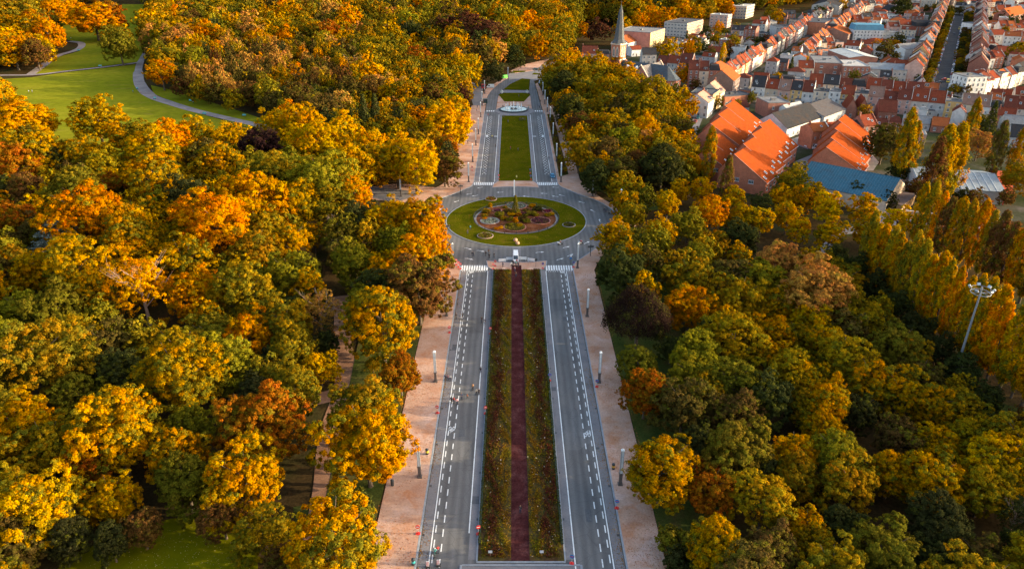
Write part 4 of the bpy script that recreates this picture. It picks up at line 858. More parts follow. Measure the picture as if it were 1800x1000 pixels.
block('grey flats with pale window bands at the sloping street head', (1362, 66), (1414, 65), 14, 11, 0, 'flat', 'grey', 'felt', faces='f', name='apartment_block', cat='apartments', win='w')
block('white house with pink-orange roof just right of the spire', (1104, 96), (1121, 90), 17, 10, 5, 'gable', 'white', 'orange', faces='f', name='detached_house', cat='house')
block('low white annex house in front of the pink block', (1110, 100), (1128, 99), 10, 6, 2.5, 'gable', 'white', 'red', faces='f', name='detached_house', cat='house')
terrace(P2(1022, 108), P2(1071, 109), 10, 10, 6.5, 4.5, ['pink', 'white', 'brick'], ['orange', 'maroon', 'slate'], 'the church tower row', 'f')
block('slate-roofed house beyond the nave', (1128, 113), (1153, 113), 11, 8, 4.5, 'gable', 'pale', 'slate', faces='f', name='detached_house', cat='house')
block('long low building with dark flat roof beyond the apse', (1172, 111), (1243, 114), 15, 5, 0, 'flat', 'grey', 'felt', faces='f', name='long_shed', cat='shed')
terrace(P2(1152, 125), P2(1213, 131), 9, 10, 8, 5.5, ['brick', 'brick', 'pale'], ['maroon', 'red'], 'the red apse row', 'f')
terrace(P2(1240, 208), P2(1270, 183), 13, 14, 9, 5, ['ochre', 'cream', 'white'], ['pinkroof', 'orange', 'red'], 'the ochre row', 'fl')
block('big brown-brick gable house with yellow-orange roof', (1285, 176), (1297, 166), 17, 12.5, 6, 'gable', 'brown', 'orange', faces='f', name='gable_house', cat='house')
block('low orange-brick flat-roofed building behind the brick complex', (1273, 187), (1319, 183), 12, 6, 0, 'flat', 'obrick', 'felt', faces='f', name='workshop', win='w')
block('small red-roofed cottage behind the brick complex', (1272, 197), (1292, 199), 9, 3.6, 4, 'gable', 'white', 'red', ridge='y', faces='f', name='cottage', cat='house')
block('maroon-roofed cottage beside the small red-roofed one', (1294, 200), (1316, 199), 9, 3.8, 3, 'gable', 'pale', 'maroon', faces='f', name='cottage', cat='house')
block('dark-brick block with grey flat roof below the long terrace', (1347, 208), (1385, 207), 17, 9, 0, 'flat', 'brick', 'grey', faces='f', name='workshop', cols=2)
block('low white shed with tilted pale roof beside the dark-brick block', (1388, 212), (1418, 205), 12, 4.0, 4, 'gable', 'white', 'white', faces='f', name='shed', cat='shed')
block('white parish hall with long dark slate roof', (1381, 244), (1444, 222), 20, 5.5, 6.5, 'gable', 'white', 'slate', faces='fl', name='parish_hall', cat='hall', cols=8)
block('dark striped metal hall joined to the parish hall', (1446, 224), (1484, 209), 24, 6, 4.5, 'gable', 'grey', (0.09, 0.085, 0.09), faces='f', name='metal_hall', cat='hall', cols=3)
terrace(P2(1424, 262), P2(1536, 253), 9.0, 11, 9.5, 3.5, ['obrick', 'brick', 'obrick'], ['slate', 'red', 'maroon', 'orange'], 'the parish hall row', 'f')
for i, (cx, lab) in enumerate(((1484, 'left brick gable house with red roof under the yellow birch'), (1504, 'right brick gable house with red roof beside the yellow birch'))):
    block(lab, (cx, 208 + i), (cx + 19, 209 + i), 15, 6, 6, 'gable', 'brick', 'red', ridge='y', faces='f', name='gable_house', cat='house')
block('brick house with wide maroon roof right of the yellow birch', (1541, 210), (1574, 212), 12, 5, 5.5, 'gable', 'brick', 'maroon', faces='f', name='detached_house', cat='house')
block('grey corrugated shed behind the tall poplars', (1583, 226), (1632, 231), 12, 4, 3, 'gable', 'grey', 'grey', faces='f', name='shed', cat='shed')
block('low red-roofed outbuilding beside the grey shed', (1634, 232), (1664, 235), 10, 4, 3.5, 'gable', 'brick', 'orange', faces='f', name='shed', cat='shed')
block('grey-roofed workshop with glazed front by the right edge', (1760, 238), (1822, 243), 14, 6, 4, 'gable', 'pale', 'grey', faces='f', name='workshop', win='w')
block('slate-roofed villa at the right edge below the terrace', (1770, 258), (1812, 262), 12, 5.5, 5, 'gable', 'grey', 'slate', faces='f', name='detached_house', cat='house')
block('large red-brick factory with skylight roof', (1428, 139), (1477, 141), 36, 12, 0, 'flat', 'brick', 'grey', faces='f', name='factory', cat='factory', cols=2, floors=3, win='w', door=False)
block('brick factory wing with two rows of white windows', (1478, 143), (1524, 144), 30, 11, 0, 'flat', 'brick', 'white', faces='f', name='factory', cat='factory', cols=6, floors=3, door=False)
block('low factory wing with long grey glazed roof', (1526, 143), (1590, 146), 26, 9, 2.5, 'gable', 'pale', (0.20, 0.22, 0.24), faces='f', name='factory', cat='factory', cols=8, floors=2, door=False)
block('factory hall with striped glass roof behind the white-windowed wing', (1488, 128), (1538, 128), 42, 11.5, 1.5, 'gable', 'brick', (0.42, 0.43, 0.42), ridge='y', faces='f', name='factory', cat='factory', cols=3, floors=2, door=False)
block('white five-storey building with blue mansard roof', (1497, 77), (1549, 78), 20, 13, 5, 'mansard', 'white', 'blue', faces='f', name='apartment_block', cat='apartments', cols=9, floors=4)
block('low grey building right of the blue mansard', (1549, 74), (1580, 74), 16, 9, 0, 'flat', 'grey', 'grey', faces='f', name='town_building')
block('brown-brick gable house left of the blue mansard', (1488, 79), (1499, 73), 30, 10, 5, 'gable', 'brown', 'orange', faces='f', name='gable_house', cat='house')
block('sunlit orange-brick flats on the sloping street corner', (1447, 63), (1460, 55), 22, 13, 0, 'flat', 'obrick', 'felt', faces='f', name='apartment_block', cat='apartments', win='w')
block('tall grey gable house at the wood edge', (1472, 31), (1482, 22), 34, 14, 5, 'gable', 'pale', 'slate', faces='f', name='gable_house', cat='house')
block('red-brick building with dark mansard roof left of the boulevard', (1606, 64), (1650, 64), 30, 10, 4, 'mansard', 'brick', 'slate', faces='f', name='town_building')
block('white blind-walled building beside the boulevard row', (1588, 106), (1626, 102), 20, 9, 3, 'gable', 'white', 'grey', faces='', name='town_building')
block('pale flat-roofed villa right of the boulevard', (1712, 62), (1738, 61), 20, 11, 0, 'flat', 'white', 'grey', faces='f', name='town_building')
block('pale blue house with red roof right of the boulevard', (1742, 80), (1764, 80), 14, 10, 4, 'gable', 'white', 'red', faces='f', name='detached_house', cat='house')
block('brick barn with red roof by the right-hand garden trees', (1752, 112), (1780, 113), 20, 8, 5, 'gable', 'brown', 'red', faces='f', name='barn', cat='barn')
block('orange-roofed chapel with pale tower side at the top right', (1772, 44), (1800, 38), 18, 10, 8, 'gable', 'brick', 'orange', faces='f', name='chapel', cat='church')
block('long white warehouse with blue glazing near the top', (1540, 36), (1578, 37), 14, 7, 0, 'flat', 'white', 'white', faces='f', name='warehouse', win='w')
block('dark pitched hall behind the long white warehouse', (1562, 28), (1584, 28), 26, 6, 6, 'gable', 'grey', 'slate', ridge='y', faces='', name='hall', cat='hall')
fw, fr = ['white', 'cream', 'pink', 'brick', 'pale', 'grey', 'obrick'], ['red', 'orange', 'maroon', 'slate', 'red']
for k, (p, q, wh, w) in enumerate((((1712, 122), (1760, 120), 'the white corner row', 9), ((1500, 48), (1560, 47), 'the upper mansard row', 10), ((1490, 22), (1560, 20), 'the upper wood row', 11),
        ((1500, 8), (1600, 6), 'the topmost left row', 13), ((1675, 14), (1800, 12), 'the topmost right row', 13), ((1560, 62), (1600, 62), 'the dark mansard row', 10), ((1716, 92), (1745, 92), 'the boulevard yard row', 9),
        ((1755, 62), (1815, 62), 'the edge garden row', 10), ((1725, 30), (1765, 30), 'the row below the chapel', 11), ((1412, 46), (1440, 44), 'the short row by the wood', 10), ((1376, 34), (1398, 34), 'the wood edge row', 11), ((1570, 134), (1612, 136), 'the factory wing row', 9), ((1745, 104), (1752, 104), 'the lane by the barn', 9), ((1400, 140), (1428, 141), 'the factory left row', 8), ((1440, 92), (1480, 91), 'the factory garden row', 9), ((1535, 98), (1560, 99), 'the glass roof row', 9), ((1420, 108), (1452, 106), 'the low factory row', 9))):
    terrace(P2(*p), P2(*q), w, 11, 7.5 if k > 9 else 9, 4.5, fw, fr, wh, 'f', hv=1.5)

# ---------------------------------------------------------------- orange brick complex
def brick_wing(label, C, B, d, h, rh, steps, wins=True):
    c, b_ = P2(*C), P2(*B); u = b_ - c; L = u.length; u /= L; nrm = Vector((u.y, -u.x)); rz = math.atan2(u.y, u.x); m = c + u * L / 2 - nrm * d / 2
    t = thing('brick_housing_block', label, 'housing block', (m.x, m.y, ZG), rz, 'orange brick housing blocks')
    for i in range(steps):
        sl = L / steps; x0 = -L / 2 + i * sl; off = (i - (steps - 1) / 2) * 1.6; hh = h + 0.9 * i
        b = MB(); y = d / 2; rp = 0.22 * d                              # ridge set back from the middle: long lit slope to the front
        pr = [(-y, -0.3), (y, -0.3), (y, hh), (rp, hh + rh), (-y, hh * 0.72)]
        b.add([(x0 + 0.02, p[0] + off, p[1]) for p in pr] + [(x0 + sl - 0.02, p[0] + off, p[1]) for p in pr], [(0, 4, 3, 2, 1), (5, 6, 7, 8, 9), (0, 1, 6, 5), (1, 2, 7, 6), (4, 0, 5, 9)])
        wl_ = b.build('wall', M['brick'], t, color=(0.42, 0.135, 0.07))
        b = MB(); k = (hh + rh - hh * 0.72) / (rp + y); th = 0.22; ov = 0.4
        for (ya, za), (yb, zb) in (((-y - ov, hh * 0.72 - k * ov), (rp, hh + rh)), ((y + ov, hh - ov * rh / (y - rp)), (rp, hh + rh))):
            vs = [(x0 - 0.1, ya + off, za), (x0 + sl + 0.1, ya + off, za), (x0 + sl + 0.1, yb + off, zb), (x0 - 0.1, yb + off, zb)]; vs += [(p[0], p[1], p[2] + th) for p in vs]
            b.add(vs, [(4, 5, 6, 7), (0, 1, 5, 4), (1, 2, 6, 5), (3, 0, 4, 7), (0, 3, 2, 1), (2, 3, 7, 6)])
        rf = b.build('roof', M['roof'], t, color=(0.27, 0.052, 0.012))
        b = MB(); b.add([(x0 - 0.25, -y - ov + off, hh * 0.72 - k * ov + th + 0.02), (x0 + 0.05, -y - ov + off, hh * 0.72 - k * ov + th + 0.02), (x0 + 0.05, rp + off, hh + rh + th + 0.02), (x0 - 0.25, rp + off, hh + rh + th + 0.02), (x0 - 0.25, -y - ov + off, hh * 0.72 - k * ov + th + 0.2), (x0 + 0.05, -y - ov + off, hh * 0.72 - k * ov + th + 0.2), (x0 + 0.05, rp + off, hh + rh + th + 0.2), (x0 - 0.25, rp + off, hh + rh + th + 0.2)], [(4, 5, 6, 7), (0, 1, 5, 4), (1, 2, 6, 5), (3, 0, 4, 7), (2, 3, 7, 6)]); b.build('verge_coping', M['oc'], t, color=(0.20, 0.10, 0.075))
        b = MB(); b.box(x0 + 0.1, -y - ov - 0.22 + off, hh * 0.72 - k * ov - 0.1, x0 + sl - 0.1, -y - ov - 0.02 + off, hh * 0.72 - k * ov + 0.08); b.build('gutter', M['steel'], t)
        a = math.atan(k)
        for j in range(3):
            yy = -y + 1.6 + (j % 2) * 1.4
            o = link('skylight', SKYL, rf, (x0 + sl * (0.2 + 0.3 * j), yy + off, hh * 0.72 + k * (yy + y) + th + 0.03)); o.rotation_euler = (a, 0, 0); o.scale = (1.3, 1.2, 1)
        for j in range(max(1, int(sl / 5))):
            link('window', WIN['w'], wl_, (x0 + sl * (j + 0.5) / max(1, int(sl / 5)), -y + off - 0.01, hh * 0.25))
    for q in (-d * 0.2, d * 0.1): link('window', WIN['w'], t, (-L / 2 - 0.0, q - 1.6 * (steps - 1) / 2, h * 0.55), -math.pi / 2)
    return t
brick_wing('front orange-brick block with stepped tiled roof and triangular gable', (1333, 343), (1406, 284), 21, 8, 7.5, 4)
brick_wing('rear orange-brick block with wide stepped roof and chimney', (1300, 285), (1346, 243), 25, 8.5, 8, 3)
brick_wing('left orange-brick block behind the tall single poplar', (1272, 322), (1303, 290), 16, 8.5, 4.5, 2)
brick_wing('right orange-brick block behind the blue-roofed hall', (1500, 322), (1543, 268), 23, 7, 7, 4)
t = thing('brick_stair_tower', 'orange-brick stair tower between the front and rear blocks', 'tower', (*P2(1345, 268), ZG), 0.6)
b = MB(); b.box(-3, -3, -0.3, 3, 3, 13); b.build('wall', M['brick'], t, color=(0.42, 0.135, 0.07)); b = MB(); b.add([(-3.3, -3.3, 13), (3.3, -3.3, 13), (3.3, 3.3, 14.5), (-3.3, 3.3, 14.5), (-3.3, -3.3, 13.3), (3.3, -3.3, 13.3), (3.3, 3.3, 14.8), (-3.3, 3.3, 14.8)], [(4, 5, 6, 7), (0, 1, 5, 4), (1, 2, 6, 5), (2, 3, 7, 6), (3, 0, 4, 7)]); b.build('roof', M['roof'], t, color=(0.3, 0.08, 0.05))

# ---------------------------------------------------------------- sports halls, court, low walls
M['corr_blue'] = M['roof']
def hall(label, name, r1, r2, d, h, rh, rcol, wc, end=None):
    a, b_ = g(*r1, h + rh), g(*r2, h + rh); a, b_ = a.xy, b_.xy; u = b_ - a; L = u.length; u /= L; m = (a + b_) / 2
    t = thing(name, label, 'hall', (m.x, m.y, ZG), math.atan2(u.y, u.x))
    add_walls(t, L, d, h, rh, 'gable', wc); add_roof(t, L, d, h, rh, 'gable', rcol)
    return t, L
t, L = hall('long sports hall with teal-blue ridged roof and cream gable', 'sports_hall', (1425, 284), (1583, 314), 25, 6, 6, (0.055, 0.14, 0.19), 'cream')
b = MB()
for i in range(int(L / 1.1)): x = -L / 2 + 0.5 + i * 1.1; b.add([(x, -12.85, 5.96), (x + 0.1, -12.85, 5.96), (x + 0.1, -0.2, 12.25), (x, -0.2, 12.25), (x, -12.85, 6.04), (x + 0.1, -12.85, 6.04), (x + 0.1, -0.2, 12.33), (x, -0.2, 12.33)], [(4, 5, 6, 7), (0, 1, 5, 4), (1, 2, 6, 5), (3, 0, 4, 7)])
b.build('roof_ribs', M['oc'], t, color=(0.075, 0.17, 0.22))
b = MB(); b.box(L / 2 + 0.01, -9, -0.3, L / 2 + 5, 9, 4.2); b.build('lean_to', M['brick'], t, color=(0.36, 0.22, 0.10)); b = MB(); b.box(L / 2 + 0.02, -9.2, 4.2, L / 2 + 5.2, 9.2, 4.5); b.build('lean_to_roof', M['roof'], t, color=(0.16, 0.12, 0.11))
t, L = hall('wide tennis hall with weathered grey metal roof', 'tennis_hall', (1603, 297), (1749, 306), 30, 5.5, 3.0, (0.25, 0.28, 0.30), 'grey')
b = MB()
for i in range(int(L / 2.6)): x = -L / 2 + 0.5 + i * 2.6; b.add([(x, -15.3, 5.66), (x + 0.25, -15.3, 5.66), (x + 0.25, -0.2, 8.7), (x, -0.2, 8.7), (x, -15.3, 5.72), (x + 0.25, -15.3, 5.72), (x + 0.25, -0.2, 8.76), (x, -0.2, 8.76)], [(4, 5, 6, 7), (0, 1, 5, 4), (1, 2, 6, 5), (3, 0, 4, 7)])
b.build('roof_ribs', M['oc'], t, color=(0.42, 0.44, 0.45)); b = MB(); b.box(L / 2 + 0.02, -15.2, 0, L / 2 + 0.3, 15.2, 5.2); b.build('end_cladding', M['oc'], t, color=(0.5, 0.05, 0.04))
b = MB(); b.sheet(gp((1752, 300), (1772, 301), (1785, 342), (1758, 342)), ZG + 0.05); M['clay'] = mat_ground('clay_court', [(0.3, (0.36, 0.07, 0.035)), (0.6, (0.45, 0.10, 0.05))], 0.2); struct(b.build('clay_court', M['clay']))
b = MB(); b.sheet(gp((1545, 372), (1640, 384), (1770, 396), (1770, 410), (1640, 400), (1480, 412), (1430, 470), (1415, 462), (1470, 405), (1540, 388)), ZG + 0.05); b.sheet(gp((1222, 192), (1240, 196), (1222, 240), (1204, 285), (1196, 285), (1212, 238)), ZG + 0.05)
b.sheet(gp((1395, 285), (1450, 262), (1530, 268), (1545, 285), (1535, 300), (1400, 300)), ZG + 0.052); b.sheet(gp((1380, 248), (1450, 226), (1470, 232), (1420, 262)), ZG + 0.054)
struct(b.build('town_lane', M['paving']))
for lab, p, q in (('low pale concrete wall in front of the blue-roofed hall', (1545, 374), (1640, 385)), ('low pink concrete wall below the grey tennis hall', (1668, 386), (1775, 396))):
    a, c = P2(*p), P2(*q); u = (c - a); L = u.length; t = thing('boundary_wall', lab, 'wall', (*((a + c) / 2), ZG), math.atan2(u.y, u.x))
    b = MB(); b.box(-L / 2, -0.3, -0.2, L / 2, 0.3, 2.2); b.build('wall', M['render'], t, color=(0.45, 0.36, 0.33)); b = MB(); b.box(-L / 2 - 0.1, -0.4, 2.2, L / 2 + 0.1, 0.4, 2.4); b.build('coping', M['render'], t, color=(0.55, 0.5, 0.47))
# boulevard carriageway and town ground
b = MB(); n2 = bnrm
q0, q1 = (bl0 - bu * 25).xy, (bl1 + bu * 30).xy; n2 = bnrm.xy
b.sheet([q0 - n2 * 7, q0 + n2 * 7, q1 + n2 * 7, q1 - n2 * 7], ZG + 0.06)
b.sheet([P2(1290, 156), P2(1299, 150), P2(1500, 10), P2(1489, 10)], ZG + 0.06); b.sheet(gp((1312, 168), (1630, 192), (1700, 180), (1840, 200), (1840, 194), (1690, 172), (1620, 180), (1320, 160)), ZG + 0.062)
M['street'] = mat_ground('street_asphalt', [(0.3, (0.06, 0.06, 0.062)), (0.6, (0.085, 0.083, 0.082))], 0.1, fine=3.0); struct(b.build('town_street', M['street']))
M['yard'] = mat_ground('town_yards', [(0.3, (0.03, 0.04, 0.014)), (0.5, (0.05, 0.052, 0.028)), (0.7, (0.10, 0.088, 0.075))], 0.06, fine=0.8, fine_amt=0.3)
b = MB(); b.sheet(gp((1200, 150), (1200, 250), (1215, 310), (1300, 345), (1420, 330), (1600, 370), (1840, 395), (1990, 300), (2000, -20), (1500, -5), (1380, 30), (1240, 50), (1100, 85), (1020, 100), (1020, 112), (1150, 135)), ZG + 0.025); struct(b.build('town_ground', M['yard']))

# ---------------------------------------------------------------- church
p0, p1 = g(1092, 106, 20).xy, g(1181, 117, 20).xy; u = (p1 - p0); L = u.length; u /= L; nrm = Vector((u.y, -u.x)); rz = math.atan2(u.y, u.x)
ch = thing('parish_church', 'red-brick church with slate roofs and tall pointed spire', 'church', (p0.x, p0.y, ZG), rz)
bc, sc_ = (0.33, 0.12, 0.08), (0.075, 0.09, 0.105)
hw, he, hr = 7.5, 12.0, 20.0
b = MB(); pr = [(-hw, -0.3), (hw, -0.3), (hw, he), (0, hr), (-hw, he)]
b.add([(0, p[0], p[1]) for p in pr] + [(L - 5, p[0], p[1]) for p in pr], [(0, 4, 3, 2, 1), (0, 1, 6, 5), (1, 2, 7, 6), (4, 0, 5, 9)])
ap = [(L - 5, -hw), (L + 1.5, -hw * 0.9), (L + 6, -hw * 0.38), (L + 6, hw * 0.38), (L + 1.5, hw * 0.9), (L - 5, hw)]
b.slab(ap, -0.3, he); b.build('nave', M['brick'], ch, color=bc)
b = MB(); th = 0.25
for s in (-1, 1): b.add([(-0.1, s * (hw + 0.4), he - 0.4), (L - 5, s * (hw + 0.4), he - 0.4), (L - 3, 0, hr + th), (-0.1, 0, hr + th)], [(0, 1, 2, 3)])
apx = [(L - 5, -hw - 0.4), (L + 1.7, -hw * 0.9 - 0.4), (L + 6.4, -hw * 0.38), (L + 6.4, hw * 0.38), (L + 1.7, hw * 0.9 + 0.4), (L - 5, hw + 0.4)]
for i in range(5): b.add([(*apx[i], he - 0.38), (*apx[i + 1], he - 0.38), (L - 3, 0, hr + th)], [(0, 1, 2)])
rfn = b.build('roof', M['roof'], ch, color=sc_)
for x in (L * 0.2, L * 0.38):
    b = MB(); b.box(-0.7, -0.7, 0, 0.7, 1.2, 1.8); b.add([(-0.9, -0.9, 1.8), (0.9, -0.9, 1.8), (0, -0.9, 3.0), (-0.9, 1.6, 1.8), (0.9, 1.6, 1.8), (0, 1.6, 3.0)], [(0, 1, 2), (0, 2, 5, 3), (1, 4, 5, 2)]); b.build('dormer', M['white'], rfn, (x, -hw * 0.55, 15.2))
tx = L * 0.6; b = MB(); tp = [(-6.5, -0.3), (6.5, -0.3), (6.5, he), (0, hr - 0.3), (-6.5, he)]
b.add([(tx + p[0], -hw - 5, p[1]) for p in tp] + [(tx + p[0], hw + 5, p[1]) for p in tp], [(0, 1, 2, 3, 4), (9, 8, 7, 6, 5), (0, 5, 6, 1), (1, 6, 7, 2), (0, 4, 9, 5)]); b.build('transept', M['brick'], ch, color=(0.36, 0.16, 0.11))
b = MB()
for s in (-1, 1): b.add([(tx + s * 7, -hw - 5.2, he - 0.5), (tx + s * 7, hw + 5.2, he - 0.5), (tx, hw + 5.2, hr + 0.05), (tx, -hw - 5.2, hr + 0.05)], [(0, 1, 2, 3)])
b.build('transept_roof', M['roof'], ch, color=(0.16, 0.15, 0.15))
for s in (-1, 1):
    b = MB(); y = s * (hw + 5.1)
    for e in (-1, 1): b.add([(tx + e * 7.1, y - 0.3, he - 0.3), (tx + e * 7.1, y + 0.3, he - 0.3), (tx, y + 0.3, hr + 0.6), (tx, y - 0.3, hr + 0.6), (tx + e * 7.1, y - 0.3, he + 0.3), (tx + e * 7.1, y + 0.3, he + 0.3), (tx, y + 0.3, hr + 1.2), (tx, y - 0.3, hr + 1.2)], [(0, 1, 2, 3), (4, 5, 6, 7), (0, 3, 7, 4), (1, 2, 6, 5), (0, 1, 5, 4)])
    b.build('gable_coping', M['render'], ch, color=(0.56, 0.42, 0.33))
def lancet(w, h):
    b = MB(); o = [(-w / 2, 0), (w / 2, 0), (w / 2, h * 0.7), (w * 0.3, h * 0.88), (0, h), (-w * 0.3, h * 0.88), (-w / 2, h * 0.7)]
    def plate(sc, y0, y1, mi):
        vs = [(p[0] * sc, y0, (p[1] - h / 2) * (1 - (1 - sc) * 0.5) + h / 2) for p in o] + [(p[0] * sc, y1, (p[1] - h / 2) * (1 - (1 - sc) * 0.5) + h / 2) for p in o]
        n = len(o); b.add(vs, [tuple(range(n)), tuple(range(2 * n - 1, n - 1, -1))] + [(i, i + n, (i + 1) % n + n, (i + 1) % n) for i in range(n)], mi)
    plate(1.35, -0.08, 0.05, 0); plate(0.8, -0.14, -0.09, 1); b.box(-0.09, -0.18, 0.3, 0.09, -0.145, h * 0.93, 0)
    return b.mesh('church_window', [M['stone'], M['glass']])
M['stone'] = mat_plain('pale_stone', (0.58, 0.50, 0.42), 0.8, 0.12)
LAN = lancet(1.3, 7.0); LAN2 = lancet(1.45, 6.0)
for i in range(5):
    a_, c_ = Vector(ap[i]), Vector(ap[i + 1]); d_ = (c_ - a_).normalized(); nn = 2 if i in (0, 4) else 1
    for j in range(nn):
        m = a_.lerp(c_, (j + 0.5) / nn); link('church_window', LAN, ch, (m.x + d_.y * 0.03, m.y - d_.x * 0.03, 3.5), math.atan2(d_.y, d_.x))
for i in range(4):
    link('church_window', LAN, ch, (L * 0.1 + i * L * 0.12, -hw - 0.03, 3.5))
tw = 3.7; tcx = -tw + 1.0; th_ = 30.5
b = MB(); b.box(tcx - tw, -tw, -0.3, tcx + tw, tw, th_); b.box(tcx - tw - 0.5, -tw - 0.5, 6, tcx + tw + 0.5, tw + 0.5, 6.8); b.box(tcx - tw - 0.35, -tw - 0.35, 18.6, tcx + tw + 0.35, tw + 0.35, 19.6)
for sx in (-1, 1):
    for sy in (-1, 1): b.box(tcx + sx * tw - 0.9, sy * tw - 0.9, -0.3, tcx + sx * tw + 0.9, sy * tw + 0.9, 20.2)
tow = b.build('tower', M['brick'], ch, color=(0.40, 0.15, 0.085))
b = MB(); b.box(tcx - tw - 0.45, -tw - 0.45, th_, tcx + tw + 0.45, tw + 0.45, th_ + 0.9); b.build('stone_band', M['stone'], tow); b = MB(); b.box(tcx - tw - 0.2, -tw - 0.2, 20.3, tcx + tw + 0.2, tw + 0.2, 21.1); b.build('stone_band', M['stone'], tow)
for k in range(4):
    an = k * math.pi / 2
    for e in (-1.35, 1.35):
        x, y = e, -tw - 0.02; link('belfry_window', LAN2, tow, (tcx + x * math.cos(an) - y * math.sin(an), x * math.sin(an) + y * math.cos(an), 22.8), an)
b = MB(); prof = [(tw * 1.40, th_ + 0.9), (tw * 0.98, th_ + 3.5), (tw * 0.72, th_ + 11), (tw * 0.4, th_ + 21), (0.12, th_ + 26)]; o = len(b.v)
for i, (r, z) in enumerate(prof):
    for k in range(8):
        a_ = R(22.5 + 45 * k); sq = 1.0 if i else 1.0; b.v.append((tcx + r * math.cos(a_) * sq, r * math.sin(a_) * sq, z))
for i in range(len(prof) - 1):
    for k in range(8): b.f.append((o + i * 8 + k, o + i * 8 + (k + 1) % 8, o + (i + 1) * 8 + (k + 1) % 8, o + (i + 1) * 8 + k)); b.m.append(0)
b.tube([(tcx, 0, th_ + 25.5), (tcx, 0, th_ + 28.5)], [0.12, 0.06], 6); b.box(tcx - 0.7, -0.07, th_ + 27.5, tcx + 0.7, 0.07, th_ + 27.7)
b.build('spire', M['roof'], ch, color=(0.105, 0.11, 0.115))
u_t = (P2(1835, 224) - P2(1318, 177)).normalized()
# ---------------------------------------------------------------- garden trees between the houses
def on_house(x, y, m):
    for hx, hy, rz, w, d in FOOT:
        dx, dy = x - hx, y - hy
        if abs(dx) > 60 or abs(dy) > 60: continue
        lx, ly = dx * math.cos(rz) + dy * math.sin(rz), -dx * math.sin(rz) + dy * math.cos(rz)
        if abs(lx) < w / 2 + m and abs(ly) < d / 2 + m: return True
    return False
house_poly = gp((1225, 150), (1330, 205), (1480, 235), (1600, 255), (1660, 240), (1800, 262), (1840, 150), (1830, -6), (1600, -8), (1480, 8), (1400, 40), (1250, 66), (1150, 95))
town_poly = gp((1225, 150), (1330, 205), (1480, 235), (1600, 260), (1800, 275), (1840, 150), (1830, 5), (1560, 0), (1420, 30), (1250, 60), (1150, 95))
def near_seg(x, y, a, b_, m):
    a, b_, p = Vector(a), Vector(b_), Vector((x, y)); t = max(0, min(1, (p - a).dot(b_ - a) / (b_ - a).length_squared)); return (p - a - (b_ - a) * t).length < m
lanes = [(bl0.xy, bl1.xy, 19), (P2(1292, 153), P2(1495, 10), 9), (P2(1312, 164), P2(1630, 186), 7), (P2(1400, 290), P2(1540, 280), 10)]
# back-yard outbuildings
yard = []
tb = Vector((u_t.x, u_t.y)); ang0 = math.atan2(tb.y, tb.x)
def hit(x, y, r): return on_house(x, y, r)
xs = [p[0] for p in town_poly]; ys = [p[1] for p in town_poly]
for _ in range(12000):
    if len(yard) >= 210: break
    x, y = random.uniform(min(xs), max(xs)), random.uniform(min(ys), max(ys))
    if not inside(x, y, house_poly): continue
    k = max(1.0, min(1.7, y / 480)); w, d, h = random.uniform(5.5, 11) * k, random.uniform(5, 9) * k, random.choice((3.2, 3.6, 5.5, 6.5, 8.0, 9.0)) * min(k, 1.25)
    if hit(x, y, 0.62 * max(w, d) * 0.7) or any(near_seg(x, y, *q) for q in lanes): continue
    wc = random.choice(('white', 'white', 'brick', 'pale', 'grey', 'cream', 'cream', 'obrick', 'pink')); kd = random.choice(('flat', 'gable', 'gable', 'flat', 'hip')); rc = random.choice(('felt', 'grey', 'white')) if kd == 'flat' else random.choice(('red', 'maroon', 'orange', 'slate', 'red'))
    tall = h > 5
    o = house('', (x, y), ang0 + random.choice((0, 0, math.pi / 2)) + random.uniform(-0.12, 0.12), w, d, h, random.uniform(2, 4), kd, wc, rc, faces='f', cat='house' if tall else 'shed', name='back_house' if tall else 'outbuilding', group='back-yard buildings of the town', win='t' if tall else 's')
    yard.append((o, f'{"tall" if tall else "low"} {WALLS[wc][2]} back building with {ROOFS[rc][1]} roof', proj((x, y, h))))
xs = [p[0] for p in town_poly]; ys = [p[1] for p in town_poly]; cnt = 0; loc_g = []
for _ in range(9000):
    if cnt > 120: break
    x, y = random.uniform(min(xs), max(xs)), random.uniform(min(ys), max(ys))
    if not inside(x, y, town_poly): continue
    W = random.uniform(4.5, 10); m = W * 0.42
    if on_house(x, y, m) or any(near_seg(x, y, *q) for q in lanes) or any(math.hypot(x - a, y - b_) < 0.36 * (W + c) for a, b_, c in loc_g): continue
    loc_g.append((x, y, W)); cnt += 1
    tree_list.append((x, y, W, W * random.uniform(0.95, 1.3), random.choice('LLTDDEGGBOE'), random.choice('bbfo')))
# ---------------------------------------------------------------- planting: individuals (largest in the photo) and the far wood
ANCH = [('the duckweed pond', g(300, 960)), ('the earth footpath', g(604, 600)), ('the left sandy walk', g(720, 640)), ('the side street', g(680, 350)),
        ('the blue-grey cedar', g(105, 421, 8)), ('the lower meadow', g(170, 170)), ('the meadow path bend', g(143, 85)), ('the park path fork', g(247, 109)), ('the curved park road', g(380, 205)),
        ('the roundabout lawn', g(906, 390)), ('the fountain', g(903, 195)), ('the paved driveway', g(838, 165)), ('the far crossroads', g(930, 125)), ('the church spire', g(1085, 110)), ('the slate church apse', g(1175, 150)),
        ('the orange brick complex', g(1320, 300)), ('the blue-roofed hall', g(1500, 325)), ('the right sandy walk', g(1085, 720)), ('the floodlight mast', g(1694, 612)), ('the dark purple beech', g(1122, 580)),
        ('the copper beech pair', g(845, 80)), ('the pink apartment block', g(1140, 85)), ('the blue mansard block', g(1520, 75)), ('the parked boulevard', g(1665, 100)), ('the grey metal hall', g(1690, 320)), ('the round clipped tree', g(866, 140))]
ANCH = [(a, proj(p)) for a, p in ANCH]
